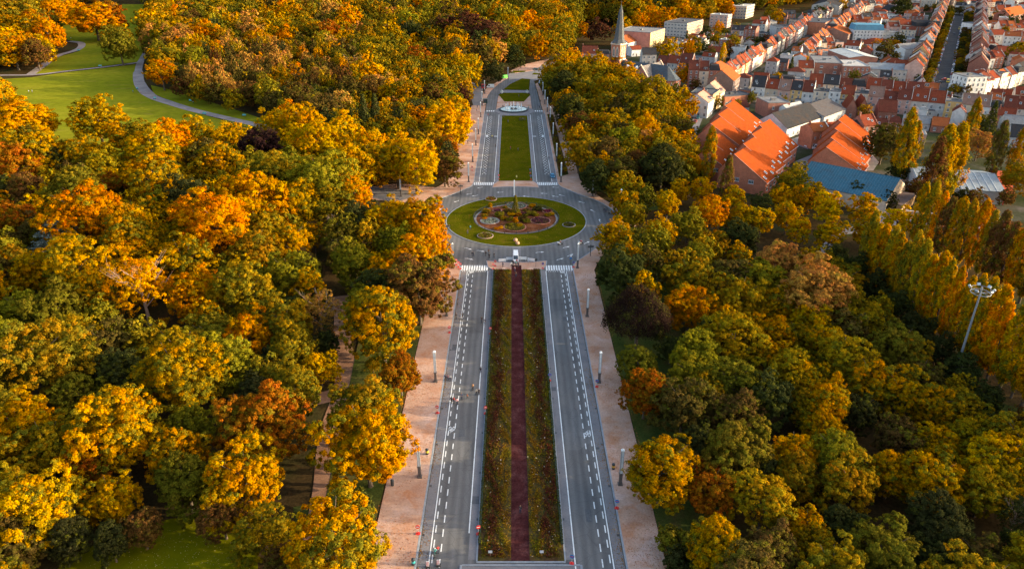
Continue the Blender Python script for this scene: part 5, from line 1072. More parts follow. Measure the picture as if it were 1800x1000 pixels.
ORD = ['nearest', 'second nearest', 'third nearest', 'fourth nearest', 'fifth nearest', 'sixth nearest', 'seventh nearest', 'eighth nearest', 'ninth nearest', 'tenth nearest', 'eleventh nearest', 'twelfth nearest', 'thirteenth nearest', 'fourteenth nearest', 'fifteenth nearest'] + ['%dth nearest' % k for k in range(16, 60)]
recs = []
for i, (x, y, W, h, c, s) in enumerate(tree_list):
    q = proj((x, y, h * 0.6)); vis = -60 < q[0] < 1860 and q[1] < 1100 and proj((x, y, h))[1] < 1000
    recs.append(dict(i=i, x=x, y=y, W=W, h=h, c=c, s=s, q=q, app=W / q[2] * (1.0 if vis else 0.0) * (1.6 if i < n_named else 1.0), vis=vis))
broad = [r for r in recs if r['s'] in 'bfs' and r['vis']]
broad.sort(key=lambda r: -r['app'])
keep = set(r['i'] for r in broad[:300])
def group_of(r):
    if r['s'] == 'p': return 'tall columnar poplars on the right'
    if r['s'] == 'u': return 'shrubs at the edge of the walks'
    if r['s'] == 'o' and r['y'] > 400: return 'trees lining the boulevard'
    px = r['q'][0]
    if px > 1170 and r['q'][1] < 300: return 'trees between the town houses'
    return 'woodland trees right of the avenue' if px > 900 else 'woodland trees left of the avenue'
ind = [r for r in recs if r['vis'] and (r['s'] not in 'bfs' or r['i'] in keep)]
bucket = {}
for r in ind:
    best = None
    for name, a in ANCH:
        d = math.hypot(r['q'][0] - a[0], (r['q'][1] - a[1]) * 1.2)
        if d < 14: continue
        if best is None or d < best[0]: best = (d, name, a)
    d, name, a = best; dx, dy = r['q'][0] - a[0], r['q'][1] - a[1]
    rel = ('right of' if dx > 0 else 'left of') if abs(dx) > abs(dy) else ('below' if dy > 0 else 'above')
    r['key'] = (COLS[r['c']][2], KIND[r['s']][1], rel, name); r['d'] = d; bucket.setdefault(r['key'], []).append(r)
for k, L_ in bucket.items():
    L_.sort(key=lambda r: r['d'])
    for n, r in enumerate(L_):
        cw, kw, rel, name = k
        r['label'] = f'{cw} {kw} {rel} {name}' if len(L_) == 1 else f'{cw} {kw}, {ORD[n]} such {rel} {name}'
def leafcol(c, sc=1.0):
    b, gshare, _ = COLS[c]; f = random.uniform(0.85, 1.15) * sc; hsh = random.uniform(-0.1, 0.1)
    return (min(b[0] * f, 0.6), min(b[1] * f * (1 + hsh), 0.45), b[2] * f, min(0.95, max(0.0, gshare + random.uniform(-0.12, 0.16))))
for r in ind:
    crowns, trunks, bw, bh = SP[r['s']]
    nm, kw = KIND[r['s']]
    t = thing(nm, r['label'], 'shrub' if r['s'] == 'u' else 'tree', (r['x'], r['y'], ZG), random.uniform(0, 6.28), group_of(r), (r['W'] / bw, r['W'] / bw * random.uniform(0.9, 1.1), r['h'] / bh))
    link('crown', random.choice(crowns), t, color=leafcol(r['c'])); link('trunk', random.choice(trunks), t)
# the far wood: everything else, one object, crowns set out by geometry nodes
LFF = M['leaf_far']
far_src = bpy.data.collections.new('far_crowns')
srcs = []
def join_trunk(me):
    me.materials.append(M['bark']); return me
for k in range(4): srcs.append(crown_broad('far_crown', LFF, nl=34 + 5 * k, ncl=10, per=9, size=0.62, lobe=(1.7, 3.0)))
for k in range(2): srcs.append(crown_broad('far_crown', LFF, nl=70, ncl=7, per=8, size=0.55, lobe=(1.1, 2.0)))
def far_wood(name, recs_, label):
    n = len(recs_)
    me = bpy.data.meshes.new(name); me.from_pydata([(r['x'], r['y'], ZG) for r in recs_], [], [])
    A = me.attributes
    c4 = np.array([leafcol(r['c']) for r in recs_], np.float32)
    at = A.new('tcol', 'FLOAT_COLOR', 'POINT'); at.data.foreach_set('color', np.hstack([c4[:, :3], np.ones((n, 1))]).astype(np.float32).ravel())
    at = A.new('tgreen', 'FLOAT', 'POINT'); at.data.foreach_set('value', c4[:, 3].astype(np.float32))
    at = A.new('tscl', 'FLOAT_VECTOR', 'POINT'); at.data.foreach_set('vector', np.array([(r['W'] / 16, r['W'] / 16, r['h'] / 20) for r in recs_], np.float32).ravel())
    at = A.new('trot', 'FLOAT_VECTOR', 'POINT'); at.data.foreach_set('vector', np.array([(0, 0, random.uniform(0, 6.28)) for r in recs_], np.float32).ravel())
    at = A.new('tidx', 'INT', 'POINT'); at.data.foreach_set('value', np.array([random.randrange(len(srcs)) for r in recs_], np.int32))
    o = link(name, me); tag(o, label, 'wood', kind='stuff')
    ng = bpy.data.node_groups.new('scatter_crowns', 'GeometryNodeTree')
    ng.interface.new_socket('Geometry', in_out='INPUT', socket_type='NodeSocketGeometry'); ng.interface.new_socket('Geometry', in_out='OUTPUT', socket_type='NodeSocketGeometry')
    nn, ln = ng.nodes, ng.links
    gi, go = nn.new('NodeGroupInput'), nn.new('NodeGroupOutput')
    iop = nn.new('GeometryNodeInstanceOnPoints'); iop.inputs['Pick Instance'].default_value = True
    ci = nn.new('GeometryNodeCollectionInfo'); ci.inputs['Collection'].default_value = far_src; ci.inputs['Separate Children'].default_value = True; ci.inputs['Reset Children'].default_value = True
    def attr(nm, ty):
        a = nn.new('GeometryNodeInputNamedAttribute'); a.data_type = ty; a.inputs['Name'].default_value = nm; return a.outputs['Attribute']
    ln.new(gi.outputs[0], iop.inputs['Points']); ln.new(ci.outputs[0], iop.inputs['Instance'])
    ln.new(attr('tidx', 'INT'), iop.inputs['Instance Index']); ln.new(attr('tscl', 'FLOAT_VECTOR'), iop.inputs['Scale'])
    e2r = nn.new('FunctionNodeEulerToRotation'); ln.new(attr('trot', 'FLOAT_VECTOR'), e2r.inputs[0]); ln.new(e2r.outputs[0], iop.inputs['Rotation'])
    ln.new(iop.outputs[0], go.inputs[0])
    md = o.modifiers.new('scatter', 'NODES'); md.node_group = ng
    return o
for me in srcs:
    so_ = bpy.data.objects.new('far_crown', me); far_src.objects.link(so_)      # source shapes, not in the scene itself
ids = set(r['i'] for r in ind)
rest = [r for r in recs if r['i'] not in ids]
far_wood('far_wood', rest, 'autumn wood of gold, orange and green crowns stretching beyond the meadow and avenue')
print('TREES', len(ind), 'individual', len(rest), 'in far wood')
# ================================================================ things on the avenue
def uniq(items, anchors, near='nearest'):
    """items: (object, description, picture point); gives every object a label that singles it out"""
    bk = {}
    for o, desc, q in items:
        best = min((math.hypot(q[0] - a[0], q[1] - a[1]), nm, a) for nm, a in anchors)
        dx, dy = q[0] - best[2][0], q[1] - best[2][1]
        rel = ('right of' if dx > 0 else 'left of') if abs(dx) > abs(dy) else ('below' if dy > 0 else 'above')
        bk.setdefault((desc, rel, best[1]), []).append((best[0], o))
    for (desc, rel, nm), L_ in bk.items():
        L_.sort(key=lambda e: e[0])
        for n, (_, o) in enumerate(L_): o['label'] = f'{desc} {rel} {nm}' if len(L_) == 1 else f'{desc}, {ORD[n]} such {rel} {nm}'
uniq(yard, [('the spire', (1086, 60)), ('the apse', (1170, 135)), ('the factory', (1450, 120)), ('the parish hall', (1410, 215)), ('the blue mansard', (1522, 60)), ('the boulevard', (1667, 90)), ('the white corner building', (1708, 155)), ('the striped glass roof', (1512, 105)), ('the poplar clump', (1665, 250)), ('the orange blocks', (1330, 240)), ('the pink apartments', (1150, 70)), ('the chapel', (1786, 30)), ('the dark mansard', (1628, 50)), ('the grey flats', (1388, 55)), ('the brick gable houses', (1500, 190)), ('the barn', (1766, 100)), ('the brown gable house', (1288, 150)), ('the right-edge row', (1770, 150))])
# ---- luminous column lamps
def lamp_proto():
    t = thing('street_lamp', 'luminous column lamp', 'street lamp', (0, 0, 0), 0, 'luminous column lamps along the avenue')
    b = MB(); b.box(-0.48, -0.48, -0.1, 0.48, 0.48, 0.25); b.box(-0.30, -0.30, 0.25, 0.30, 0.30, 2.7); b.box(-0.40, -0.40, 2.7, 0.40, 0.40, 2.85); b.build('base', M['lampbase'], t)
    b = MB(); b.box(-0.19, -0.19, 2.86, 0.19, 0.19, 8.5); b.build('light_column', M['lampglass'], t)
    b = MB()
    for sx in (-1, 1):
        for sy in (-1, 1): b.box(sx * 0.25 - 0.05, sy * 0.25 - 0.05, 2.86, sx * 0.25 + 0.05, sy * 0.25 + 0.05, 8.5)
    for z in (4.3, 5.7, 7.1): b.box(-0.27, -0.27, z, 0.27, 0.27, z + 0.06)
    b.build('frame', M['steel'], t)
    b = MB(); b.box(-0.33, -0.33, 8.51, 0.33, 0.33, 8.66); b.add([(-0.3, -0.3, 8.66), (0.3, -0.3, 8.66), (0.3, 0.3, 8.66), (-0.3, 0.3, 8.66), (0, 0, 9.05)], [(0, 1, 4), (1, 2, 4), (2, 3, 4), (3, 0, 4)]); b.build('cap', M['lampglass'], t)
    return t
LP = [((738, 838), 'second visible lamp up from the bottom left'), ]
L_near = [(738, 838), (766, 671), (785, 555), (796.5, 471)]; R_near = [(1090, 851), (1053, 672), (1032, 556), (1015, 471)]
L_far = [(824, 320), (831, 285), (836.6, 256), (841, 236), (845, 206), (847.6, 186), (852, 165), (893, 140)]; R_far = [(986, 320), (978, 284), (972, 245), (967, 215), (962, 197), (957.6, 183), (954, 168), (951, 152)]
ring_l = [(1090, 370), (1041.5, 346), (705, 345)]
lp = lamp_proto(); first = True
for pts, wh in ((L_near, 'on the near left walk'), (R_near, 'on the near right walk'), (L_far, 'on the far left walk'), (R_far, 'on the far right walk'), (ring_l, 'round the roundabout')):
    for i, p in enumerate(pts):
        q = g(*p); lab = f'luminous glass column lamp with dark base, {NTH[i]} from the camera {wh}' if wh[0] == 'o' else ['luminous column lamp beside the resting people right of the roundabout', 'luminous column lamp on the upper right rim of the roundabout', 'luminous column lamp by the side street left of the roundabout'][i]
        if first: lp.location = (q.x, q.y, ZP); lp['label'] = lab; first = False
        else: copy_tree(lp, (q.x, q.y, ZP), 0, lab)
# ---- temporary traffic signs
def sign_proto(name, label, disc, bar, base, group, h=1.9):
    t = thing(name, label, 'traffic sign', (0, 0, 0), 0, group)
    b = MB(); b.cyl(0, 0, 0.1, h, 0.045, None, 8); b.build('post', M['steel'], t)
    b = MB(); b.lathe([(0.42, 0), (0.42, 0.05)], 20); o = b.build('disc', M[disc], t, (0, -0.06, h - 0.1)); o.rotation_euler = (math.pi / 2, 0, 0)
    if bar: b = MB(); b.box(-0.28, -0.13, h - 0.17, 0.28, -0.115, h - 0.03); b.build('bar', M[bar], t)
    b = MB(); b.box(-0.4, -0.3, -0.04, 0.4, 0.3, 0.14); b.box(-0.12, -0.1, 0.14, 0.12, 0.1, 0.5); b.build('foot', M[base], t)
    return t
S1 = sign_proto('traffic_sign', 'red round temporary sign on a red foot', 'red', 'white', 'red', 'red temporary signs along the kerbs')
S2 = sign_proto('traffic_sign', 'blue round temporary sign on a red foot', 'blue', 'red', 'red', 'blue temporary signs along the kerbs')
red_pts = [(735, 938), (841, 938), (769, 726), (853.5, 727), (790, 585), (862, 587), (870.5, 468), (867, 473), (802, 466), (806, 470), (809.5, 473), (830, 300), (877, 315)]
blue_pts = [(966, 669), (1049, 680), (1084, 893), (1005, 990), (954, 472), (1008, 470), (933, 316), (932, 305), (966, 200)]
its = []
SANCH = [('the near left lamp', (738, 838)), ('the second left lamp', (766, 671)), ('the third left lamp', (785, 555)), ('the left zebra crossing', (840, 464)), ('the right zebra crossing', (973, 464)), ('the near right lamp', (1090, 851)), ('the second right lamp', (1053, 672)), ('the third right lamp', (1032, 556)), ('the round flower bed', (906, 388)), ('the upper lawn strip', (905, 250)), ('the fountain', (903, 195)), ('the white van', (906, 458)), ('the far crossroads', (935, 128)), ('the mulch path end', (914, 985)), ('the lamp by the resting people', (1090, 370)), ('the big meadow tree', (208, 85)), ('the park path fork', (247, 109)), ('the curved park road', (350, 195))]
for proto, pts, desc in ((S1, red_pts, 'red round temporary road sign'), (S2, blue_pts, 'blue round temporary road sign')):
    for i, p in enumerate(pts):
        q = g(*p); on = abs(q.x) < 18.4 and abs(q.x) > 7.8
        if i == 0: o = proto; o.location = (q.x, q.y, ZR + 0.06 if on else ZP)
        else: o = copy_tree(proto, (q.x, q.y, ZR + 0.06 if on else ZP), random.uniform(-0.3, 0.3))
        its.append((o, desc, p))
uniq(its, SANCH)
# ---- bins, boards, finger posts, barriers
def bin_(p, lab, stripe):
    q = g(*p); t = thing('litter_bin', lab, 'litter bin', (q.x, q.y, ZP))
    b = MB(); b.lathe([(0.26, -0.05), (0.32, 0.1), (0.34, 1.1), (0.30, 1.25)], 14); b.build('body', M['dark'], t)
    b = MB(); b.lathe([(0.36, 1.25), (0.36, 1.33), (0.1, 1.5)], 14); b.build('lid', M['dark'], t)
    if stripe: b = MB(); b.lathe([(0.35, 0.5), (0.355, 0.55), (0.355, 0.95), (0.35, 1.0)], 14); b.build('band', M['oc'], t, color=stripe)
bin_((690, 853), 'plain black litter bin at the wood edge of the left walk', None)
bin_((727, 992), 'black litter bin with teal band by the bottom left kerb', (0.05, 0.4, 0.4))
bin_((751, 798), 'dark bin with yellow-green band right of the near left lamp', (0.55, 0.45, 0.04))
bin_((1078, 824), 'dark bin with orange band left of the near right lamp', (0.6, 0.3, 0.04))
def finger(p, lab):
    q = g(*p); t = thing('finger_post', lab, 'signpost', (q.x, q.y, ZP)); b = MB(); b.cyl(0, 0, -0.05, 4.3, 0.13, 0.1, 8); b.build('post', M['dark'], t)
    for z, a in ((3.1, 0.1), (3.5, 0.1)):
        b = MB(); b.box(-1.0, -0.06, z, 1.0, 0.06, z + 0.28); b.add([(1.0, -0.06, z), (1.25, 0, z + 0.14), (1.0, -0.06, z + 0.28)], [(0, 1, 2)]); b.build('arm', M['dark'], t, rz=a)
finger((1037.5, 450), 'dark cross-shaped signpost on the sand right of the lower crossing'); finger((809.5, 341), 'dark cross-shaped signpost on the sand upper left of the roundabout')
its = []
for i, (px, py, a) in enumerate(((883, 460.5, -0.16), (896.5, 458, -0.07), (919, 457.5, 0.05), (933.5, 460, 0.28))):
    q = g(px, py); t = thing('road_barrier', ['white road barrier leftmost of the four beside the white van', 'white road barrier just left of the white van', 'white road barrier just right of the white van', 'white road barrier rightmost of the four, tilted toward the crossing'][i], 'barrier', (q.x, q.y, ZP), -a, 'white barriers closing the mulch path')
    b = MB(); b.box(-1.25, -0.08, 0.25, 1.25, 0.08, 1.15); b.build('board', M['white'], t)
    for x in (-0.95, 0.95): b = MB(); b.box(x - 0.1, -0.35, -0.03, x + 0.1, 0.35, 0.25); b.build('foot', M['steel'], t)
for px, py, lab in ((752, 996, 'red and white striped barrier panel at the left bottom kerb line'), (770.5, 993, 'red and white striped barrier panel between the cycle lane dashes')):
    q = g(px, py); t = thing('barrier_panel', lab, 'barrier', (q.x, q.y, ZR + 0.02), 0, 'striped panels closing the cycle lane')
    b = MB(); b.box(-0.24, -0.05, 0.25, 0.24, 0.05, 1.35); b.build('panel', M['white'], t)
    for k in range(4):
        z = 0.3 + k * 0.27; b = MB(); b.add([(-0.24, -0.056, z), (0.24, -0.056, z + 0.14), (0.24, -0.056, z + 0.27), (-0.24, -0.056, z + 0.13)], [(0, 1, 2, 3)]); b.build('stripe', M['red'], t)
    b = MB(); b.box(-0.4, -0.3, 0, 0.4, 0.3, 0.25); b.build('foot', M['rubber'], t)
for px, lab in ((862, 'small white notice board at the near left bed corner'), (952, 'small white notice board at the near right bed corner')):
    q = g(px, 978); t = thing('notice_board', lab, 'sign', (q.x, q.y, ZP)); b = MB(); b.cyl(0, 0, 0, 1.3, 0.05, None, 6); b.build('post', M['bark_pale'], t); b = MB(); b.box(-0.35, -0.08, 0.95, 0.35, -0.03, 1.5); b.build('board', M['frame'], t)
q = g(908, 314); t = thing('notice_board', 'small yellow notice board on the upper lawn edge', 'sign', (q.x, q.y, ZP)); b = MB(); b.cyl(0, 0, 0, 1.0, 0.05, None, 6); b.build('post', M['bark_pale'], t); b = MB(); b.box(-0.3, -0.08, 0.6, 0.3, -0.03, 1.4); b.build('board', M['oc'], t, color=(0.7, 0.62, 0.2))
q = g(904, 344); t = thing('white_pylon', 'tall slim white pylon where the upper lawn meets the roundabout', 'pylon', (q.x, q.y, ZR)); b = MB(); b.box(-0.26, -0.26, 0, 0.26, 0.26, 6.5); b.build('shaft', M['white'], t); b = MB(); b.box(-0.5, -0.5, 0, 0.5, 0.5, 0.4); b.build('plinth', M['kerb'], t, (0, 0, -0.05)); b = MB(); b.add([(-0.26, -0.26, 6.5), (0.26, -0.26, 6.5), (0.26, 0.26, 6.5), (-0.26, 0.26, 6.5), (0, 0, 7.0)], [(0, 1, 4), (1, 2, 4), (2, 3, 4), (3, 0, 4)]); b.build('tip', M['white'], t)
q = g(942, 469); t = thing('traffic_sign', 'dark-backed round sign on a post right of the white barriers', 'traffic sign', (q.x, q.y, ZP)); b = MB(); b.cyl(0, 0, 0, 2.9, 0.06, None, 8); b.build('post', M['dark'], t); b = MB(); b.lathe([(0.45, 0), (0.45, 0.05)], 20); o = b.build('disc', M['dark'], t, (0, -0.06, 2.6)); o.rotation_euler = (math.pi / 2, 0, 0)
q = g(1003, 466); t = thing('traffic_sign', 'blue-disc sign with white cap beside the lower right crossing', 'traffic sign', (q.x, q.y, ZP)); b = MB(); b.cyl(0, 0, 0, 3.1, 0.06, None, 8); b.build('post', M['dark'], t); b = MB(); b.lathe([(0.42, 0), (0.42, 0.05)], 20); o = b.build('disc', M['blue'], t, (0, -0.06, 2.5)); o.rotation_euler = (math.pi / 2, 0, 0); b = MB(); b.lathe([(0.25, 0), (0.25, 0.3), (0.05, 0.35)], 10); b.build('cap', M['white'], t, (0, 0, 3.1))
# ---- fountain
q = g(903, 193.5); t = thing('fountain', 'round stone fountain with pale water and white jets', 'fountain', (q.x, q.y, ZP))
b = MB(); b.lathe([(9.3, -0.1), (9.3, 0.25), (8.9, 0.3), (8.9, 0.75), (8.3, 0.8), (8.2, 0.45)], 48); b.build('basin', M['dark'], t)
b = MB(); b.lathe([(8.15, 0.45), (8.1, 0.6)], 48); M['water'] = mat_plain('fountain_water', (0.28, 0.36, 0.36), 0.15, 0.25, 1.2, b=0.4); b.build('water', M['water'], t)
M['spray'] = mat_plain('water_spray', (0.75, 0.77, 0.78), 0.5, 0.1, 2.0)
for x, y, h in ((-5.0, 0.5, 3.2), (-3.7, -1.5, 4.2), (0, 0.8, 4.6), (3.2, -1.2, 4.2), (4.8, 1.2, 3.6), (-1.8, 3.5, 3.4), (2.2, 3.6, 3.4)):
    b = MB(); b.tube([(x, y, 0.6), (x + 0.05, y, 0.6 + h * 0.5), (x, y, 0.6 + h)], [0.45, 0.3, 0.1], 8); b.build('water_jet', M['spray'], t)
for x in (-1.1, 1.1): b = MB(); b.lathe([(0.9, 0.6), (0.75, 1.0), (0.5, 1.5), (0.15, 1.75)], 12); b.build('boulder', M['lampbase'], t, (x, -0.6, 0))
for px, lab in ((882, 'white stone planter at the left end of the upper crosswalk'), (926.5, 'white stone planter at the right end of the upper crosswalk')):
    q = g(px, 164.5); t = thing('planter', lab, 'planter', (q.x, q.y, ZP)); b = MB(); b.lathe([(0.6, 0), (0.75, 0.2), (1.0, 1.3), (1.0, 1.5), (0.8, 1.5), (0.7, 1.3)], 14); b.build('pot', M['white'], t); b = MB(); b.lathe([(0.7, 1.35), (0.75, 1.7), (0.4, 2.2), (0.05, 2.4)], 10); b.build('plant', M['oc'], t, color=(0.35, 0.36, 0.3))
# ---- floodlight mast
q = g(1677, 662); top = 32.0
for _ in range(40):
    if proj((q.x, q.y, top))[1] < 503: top -= 0.3
    else: break
t = thing('floodlight_mast', 'tall grey steel floodlight mast with ring gantry above the poplars', 'floodlight', (q.x, q.y, ZG))
M['mastgrey'] = mat_plain('galvanised_grey', (0.22, 0.23, 0.24), 0.6, 0.2)
b = MB(); b.tube([(0, 0, -0.2), (0, 0, top * 0.5), (0, 0, top)], [0.34, 0.27, 0.18], 10); b.build('mast', M['mastgrey'], t)
b = MB(); rg = [(2.2 * math.cos(R(a)), 2.2 * math.sin(R(a)), top - 1.4) for a in range(0, 361, 30)]; b.tube(rg, 0.09, 6, cap=False); b.tube([(p[0], p[1], p[2] + 0.9) for p in rg], 0.05, 5, cap=False)
for a in range(0, 360, 60): b.tube([(0, 0, top - 1.4), (2.2 * math.cos(R(a)), 2.2 * math.sin(R(a)), top - 1.4)], 0.06, 5); b.tube([(2.2 * math.cos(R(a)), 2.2 * math.sin(R(a)), top - 1.4), (2.2 * math.cos(R(a)), 2.2 * math.sin(R(a)), top - 0.5)], 0.05, 5)
b.build('gantry', M['mastgrey'], t)
for a in (20, 75, 150, 215, 290, 330): b = MB(); b.box(-0.35, -0.2, -0.3, 0.35, 0.2, 0.3); o = b.build('lamp_head', M['steel'], t, (2.5 * math.cos(R(a)), 2.5 * math.sin(R(a)), top - 0.3), R(a + 90)); o.rotation_euler = (0.6, 0, R(a + 90))
# ---- flower circle: railing, beds, shrubs, centre conifer
FC = (0.0, 264.5)
t = thing('railing', 'dark low railing circling the flower garden on the roundabout', 'railing', (*FC, ZP + 0.02))
b = MB()
for z in (0.25, 0.95): b.tube([(16.6 * math.cos(R(a)), 16.6 * math.sin(R(a)), z) for a in range(0, 361, 6)], 0.05, 5, cap=False)
for a in np.arange(0, 360, 1.2): x, y = 16.6 * math.cos(R(a)), 16.6 * math.sin(R(a)); b.box(x - 0.03, y - 0.03, 0.25, x + 0.03, y + 0.03, 0.95)
b.build('rails', M['dark'], t)
for a in range(0, 360, 15): b = MB(); x, y = 16.6 * math.cos(R(a)), 16.6 * math.sin(R(a)); b.box(x - 0.09, y - 0.09, -0.1, x + 0.09, y + 0.09, 1.25); b.build('post', M['dark'], t)
b = MB(); b.sheet(arc(*FC, 16.3, 0, 360, 64)[:-1], ZP + 0.06); M['bedground'] = mat_ground('garden_gravel', [(0.3, (0.075, 0.026, 0.012)), (0.5, (0.13, 0.045, 0.02)), (0.7, (0.20, 0.085, 0.045))], 0.25, fine=2.0, fine_amt=0.4); struct(b.build('garden_gravel', M['bedground']))
b = MB(); o1, o2 = arc(*FC, 16.35, 0, 360, 64), arc(*FC, 15.5, 0, 360, 64)
for i in range(64): b.sheet([o1[i], o1[i + 1], o2[i + 1], o2[i]], ZP + 0.075)
struct(b.build('garden_path', M['paving']))
def scatter(name, x0, n, h, size, colr, parent, fn, green=0.1, kind=None):
    P = np.array([fn() for _ in range(n)]); P[:, 2] += rng.uniform(0.02, h, n); Nn = unit(rng.normal(size=(n, 3)) * 0.7 + [0, 0, 1.0])
    # patches share a tint so that the planting has light and dark drifts
    tint = 0.5 + 0.35 * np.sin(P[:, 0] * 0.9 + 2 * np.sin(P[:, 1] * 0.23)) * np.sin(P[:, 1] * 0.31 + P[:, 0]) + rng.normal(0, 0.15, n)
    me = leaf_mesh(name, P, Nn, size * rng.uniform(0.6, 1.4, n), np.clip(tint, 0, 1), rng.uniform(0, 1, n), M['leaf'])
    o = link(name, me, parent, color=(*colr, green))
    if kind: o['kind'] = kind
    return o
def in_disc(cx, cy, r, z):
    def f():
        a, q_ = random.uniform(0, 6.283), r * math.sqrt(random.random()); return (cx + q_ * math.cos(a), cy + q_ * math.sin(a), z)
    return f
def bed(p, r, lab, c, green, h=0.45, edge=(0.30, 0.10, 0.06)):
    q = g(*p); t = thing('flower_bed', lab, 'flower bed', (q.x, q.y, ZP + 0.06)); b = MB(); o1, o2 = arc(0, 0, r + 0.35, 0, 360, 28), arc(0, 0, r, 0, 360, 28)
    for i in range(28): b.slab([o1[i], o1[i + 1], o2[i + 1], o2[i]], -0.05, 0.18)
    b.build('edging', M['oc'], t, color=edge)
    b = MB(); b.slab(o2[:-1], -0.05, 0.1); b.build('soil', M['soil'], t)
    scatter('planting', 0, int(170 * r), h, 0.2, c, t, in_disc(0, 0, r, 0.1), green)
bed((861, 389), 3.4, 'round bed of silver-grey foliage, left in the flower garden', (0.24, 0.28, 0.25), 0.0, 0.3, (0.25, 0.2, 0.2))
bed((950, 389), 3.6, 'round bed of dark purple plants, right in the flower garden', (0.10, 0.025, 0.05), 0.0)
bed((905, 400), 4.0, 'round front bed with green plants and red rim', (0.20, 0.16, 0.03), 0.45)
bed((907, 362.5), 4.2, 'round silver-grey bed behind the central conifer', (0.22, 0.26, 0.24), 0.0, 0.3)
bed((874, 371), 1.6, 'small dark purple bed upper left in the flower garden', (0.08, 0.022, 0.045), 0.0)
bed((918, 377), 1.7, 'small dark purple bed right of the central conifer', (0.085, 0.025, 0.04), 0.0)
bed((962, 372), 1.7, 'small maroon bed at the right rim of the flower garden', (0.16, 0.03, 0.05), 0.0)
bed((853, 415), 2.7, 'kerbed mixed bed on the lawn, lower left of the garden', (0.14, 0.09, 0.03), 0.4, 0.5, (0.3, 0.2, 0.14))
bed((863, 350.5), 2.2, 'kerbed bed on the lawn, upper left of the garden', (0.24, 0.10, 0.03), 0.3, 0.5, (0.3, 0.2, 0.14))
bed((1000, 396), 2.2, 'kerbed dark green bed on the lawn, right of the garden', (0.06, 0.055, 0.02), 0.3, 0.5, (0.22, 0.18, 0.15))
its = []
for px, py, w, c in ((878, 380, 18, 'E'), (893, 373, 14, 'T'), (885, 386, 13, 'L'), (897, 388, 15, 'E'), (918, 388, 18, 'T'), (926, 391, 14, 'E'), (935, 378, 16, 'E'), (945, 370, 17, 'D'), (855, 374, 16, 'L'), (862, 366, 7, 'Y'), (905.5, 393, 9, 'O'), (896, 397, 12, 'E'), (913, 398, 11, 'Y'), (852, 381, 12, 'L'), (970, 378, 10, 'Y'), (963, 380, 12, 'L'), (899, 379, 13, 'G'), (911, 380, 13, 'R'), (925, 372, 12, 'T'), (852, 386, 9, 'O'), (935, 364, 12, 'O'), (872, 404, 10, 'O'), (880, 402, 9, 'O'), (888, 366, 9, 'L'), (925, 380, 10, 'E'), (943, 380, 9, 'L')):
    q = g(px, py); W = w * proj(q)[2] / F; sc = W / 6
    o = thing('shrub', '', 'shrub', (q.x, q.y, ZP + 0.05), random.uniform(0, 6), 'shrubs in the flower garden', (sc, sc, sc * (1.5 if px in (862, 905.5) else 0.5)))
    link('crown', random.choice(SP['u'][0]), o, color=leafcol(c)); link('trunk', SP['u'][1][0], o); its.append((o, f'{COLS[c][2]} shrub in the flower garden', (px, py)))
uniq(its, [('the silver-grey left bed', (861, 389)), ('the purple right bed', (950, 389)), ('the red-rimmed front bed', (905, 400)), ('the central conifer', (906, 375)), ('the maroon bed', (962, 372)), ('the small purple bed', (874, 371))])
q = g(906, 377); o = thing('conifer_tree', 'green-gold conifer at the centre of the flower garden', 'tree', (q.x, q.y, ZP), 1.0, None, (0.5, 0.5, 0.44)); link('crown', SP['k'][0][0], o, color=(*COLS['E'][0], 0.4)); link('trunk', SP['k'][1][0], o)
for px, py, lab in ((906, 423.5, 'pale sandstone boulder, upper of two on the lawn'), (909.5, 429, 'pale sandstone boulder, lower of two on the lawn')):
    q = g(px, py); b = MB(); b.lathe([(0.75, -0.1), (0.85, 0.35), (0.6, 0.8), (0.2, 1.0)], 9); o = b.build('boulder', M['oc'], None, (q.x, q.y, ZP), color=(0.50, 0.27, 0.14)); tag(o, lab, 'boulder')
# ---- median planting (drifts of low plants nobody could count)
def in_band(c0, sd, lo, hi, y0=94.4, y1=216.5):
    def f():
        while True:
            y = random.uniform(y0, y1); x = random.gauss(c0 + 0.5 * math.sin(y * 0.13 + c0) + 0.35 * math.sin(y * 0.41), sd)
            if lo < x < hi and random.random() < 0.55 + 0.45 * math.sin(y * 0.9 + 3 * math.sin(x * 1.3 + y * 0.17)): return (x, y, ZP + 0.06)
    return f
for nm, c0, sd, c, gr, n, h, s_ in (('russet_planting', 5.4, 0.75, (0.095, 0.036, 0.018), 0.12, 12000, 0.75, 0.17), ('golden_planting', 3.0, 1.0, (0.21, 0.125, 0.018), 0.35, 15000, 0.45, 0.14), ('golden_planting', 4.6, 1.6, (0.33, 0.21, 0.02), 0.0, 2600, 0.6, 0.13), ('green_planting', 6.4, 0.9, (0.105, 0.085, 0.014), 0.45, 8000, 0.5, 0.16), ('pale_planting', 4.5, 1.5, (0.5, 0.42, 0.3), 0.0, 260, 0.7, 0.17)):
    for sx, side in ((-1, 'left'), (1, 'right')):
        lo, hi = (1.65, 7.2) if sx > 0 else (-7.2, -1.85)
        o = scatter(nm, 0, n, h, s_, c, None, in_band(sx * c0, sd, lo, hi), gr, 'stuff')
        tag(o, {'russet_planting': 'russet drift of low plants', 'golden_planting': 'golden drift of low plants' if n > 5000 else 'scattered bright yellow blooms', 'green_planting': 'green fringe of low plants', 'pale_planting': 'scattered pale blooms'}[nm] + f' in the {side} median bed', 'planting')
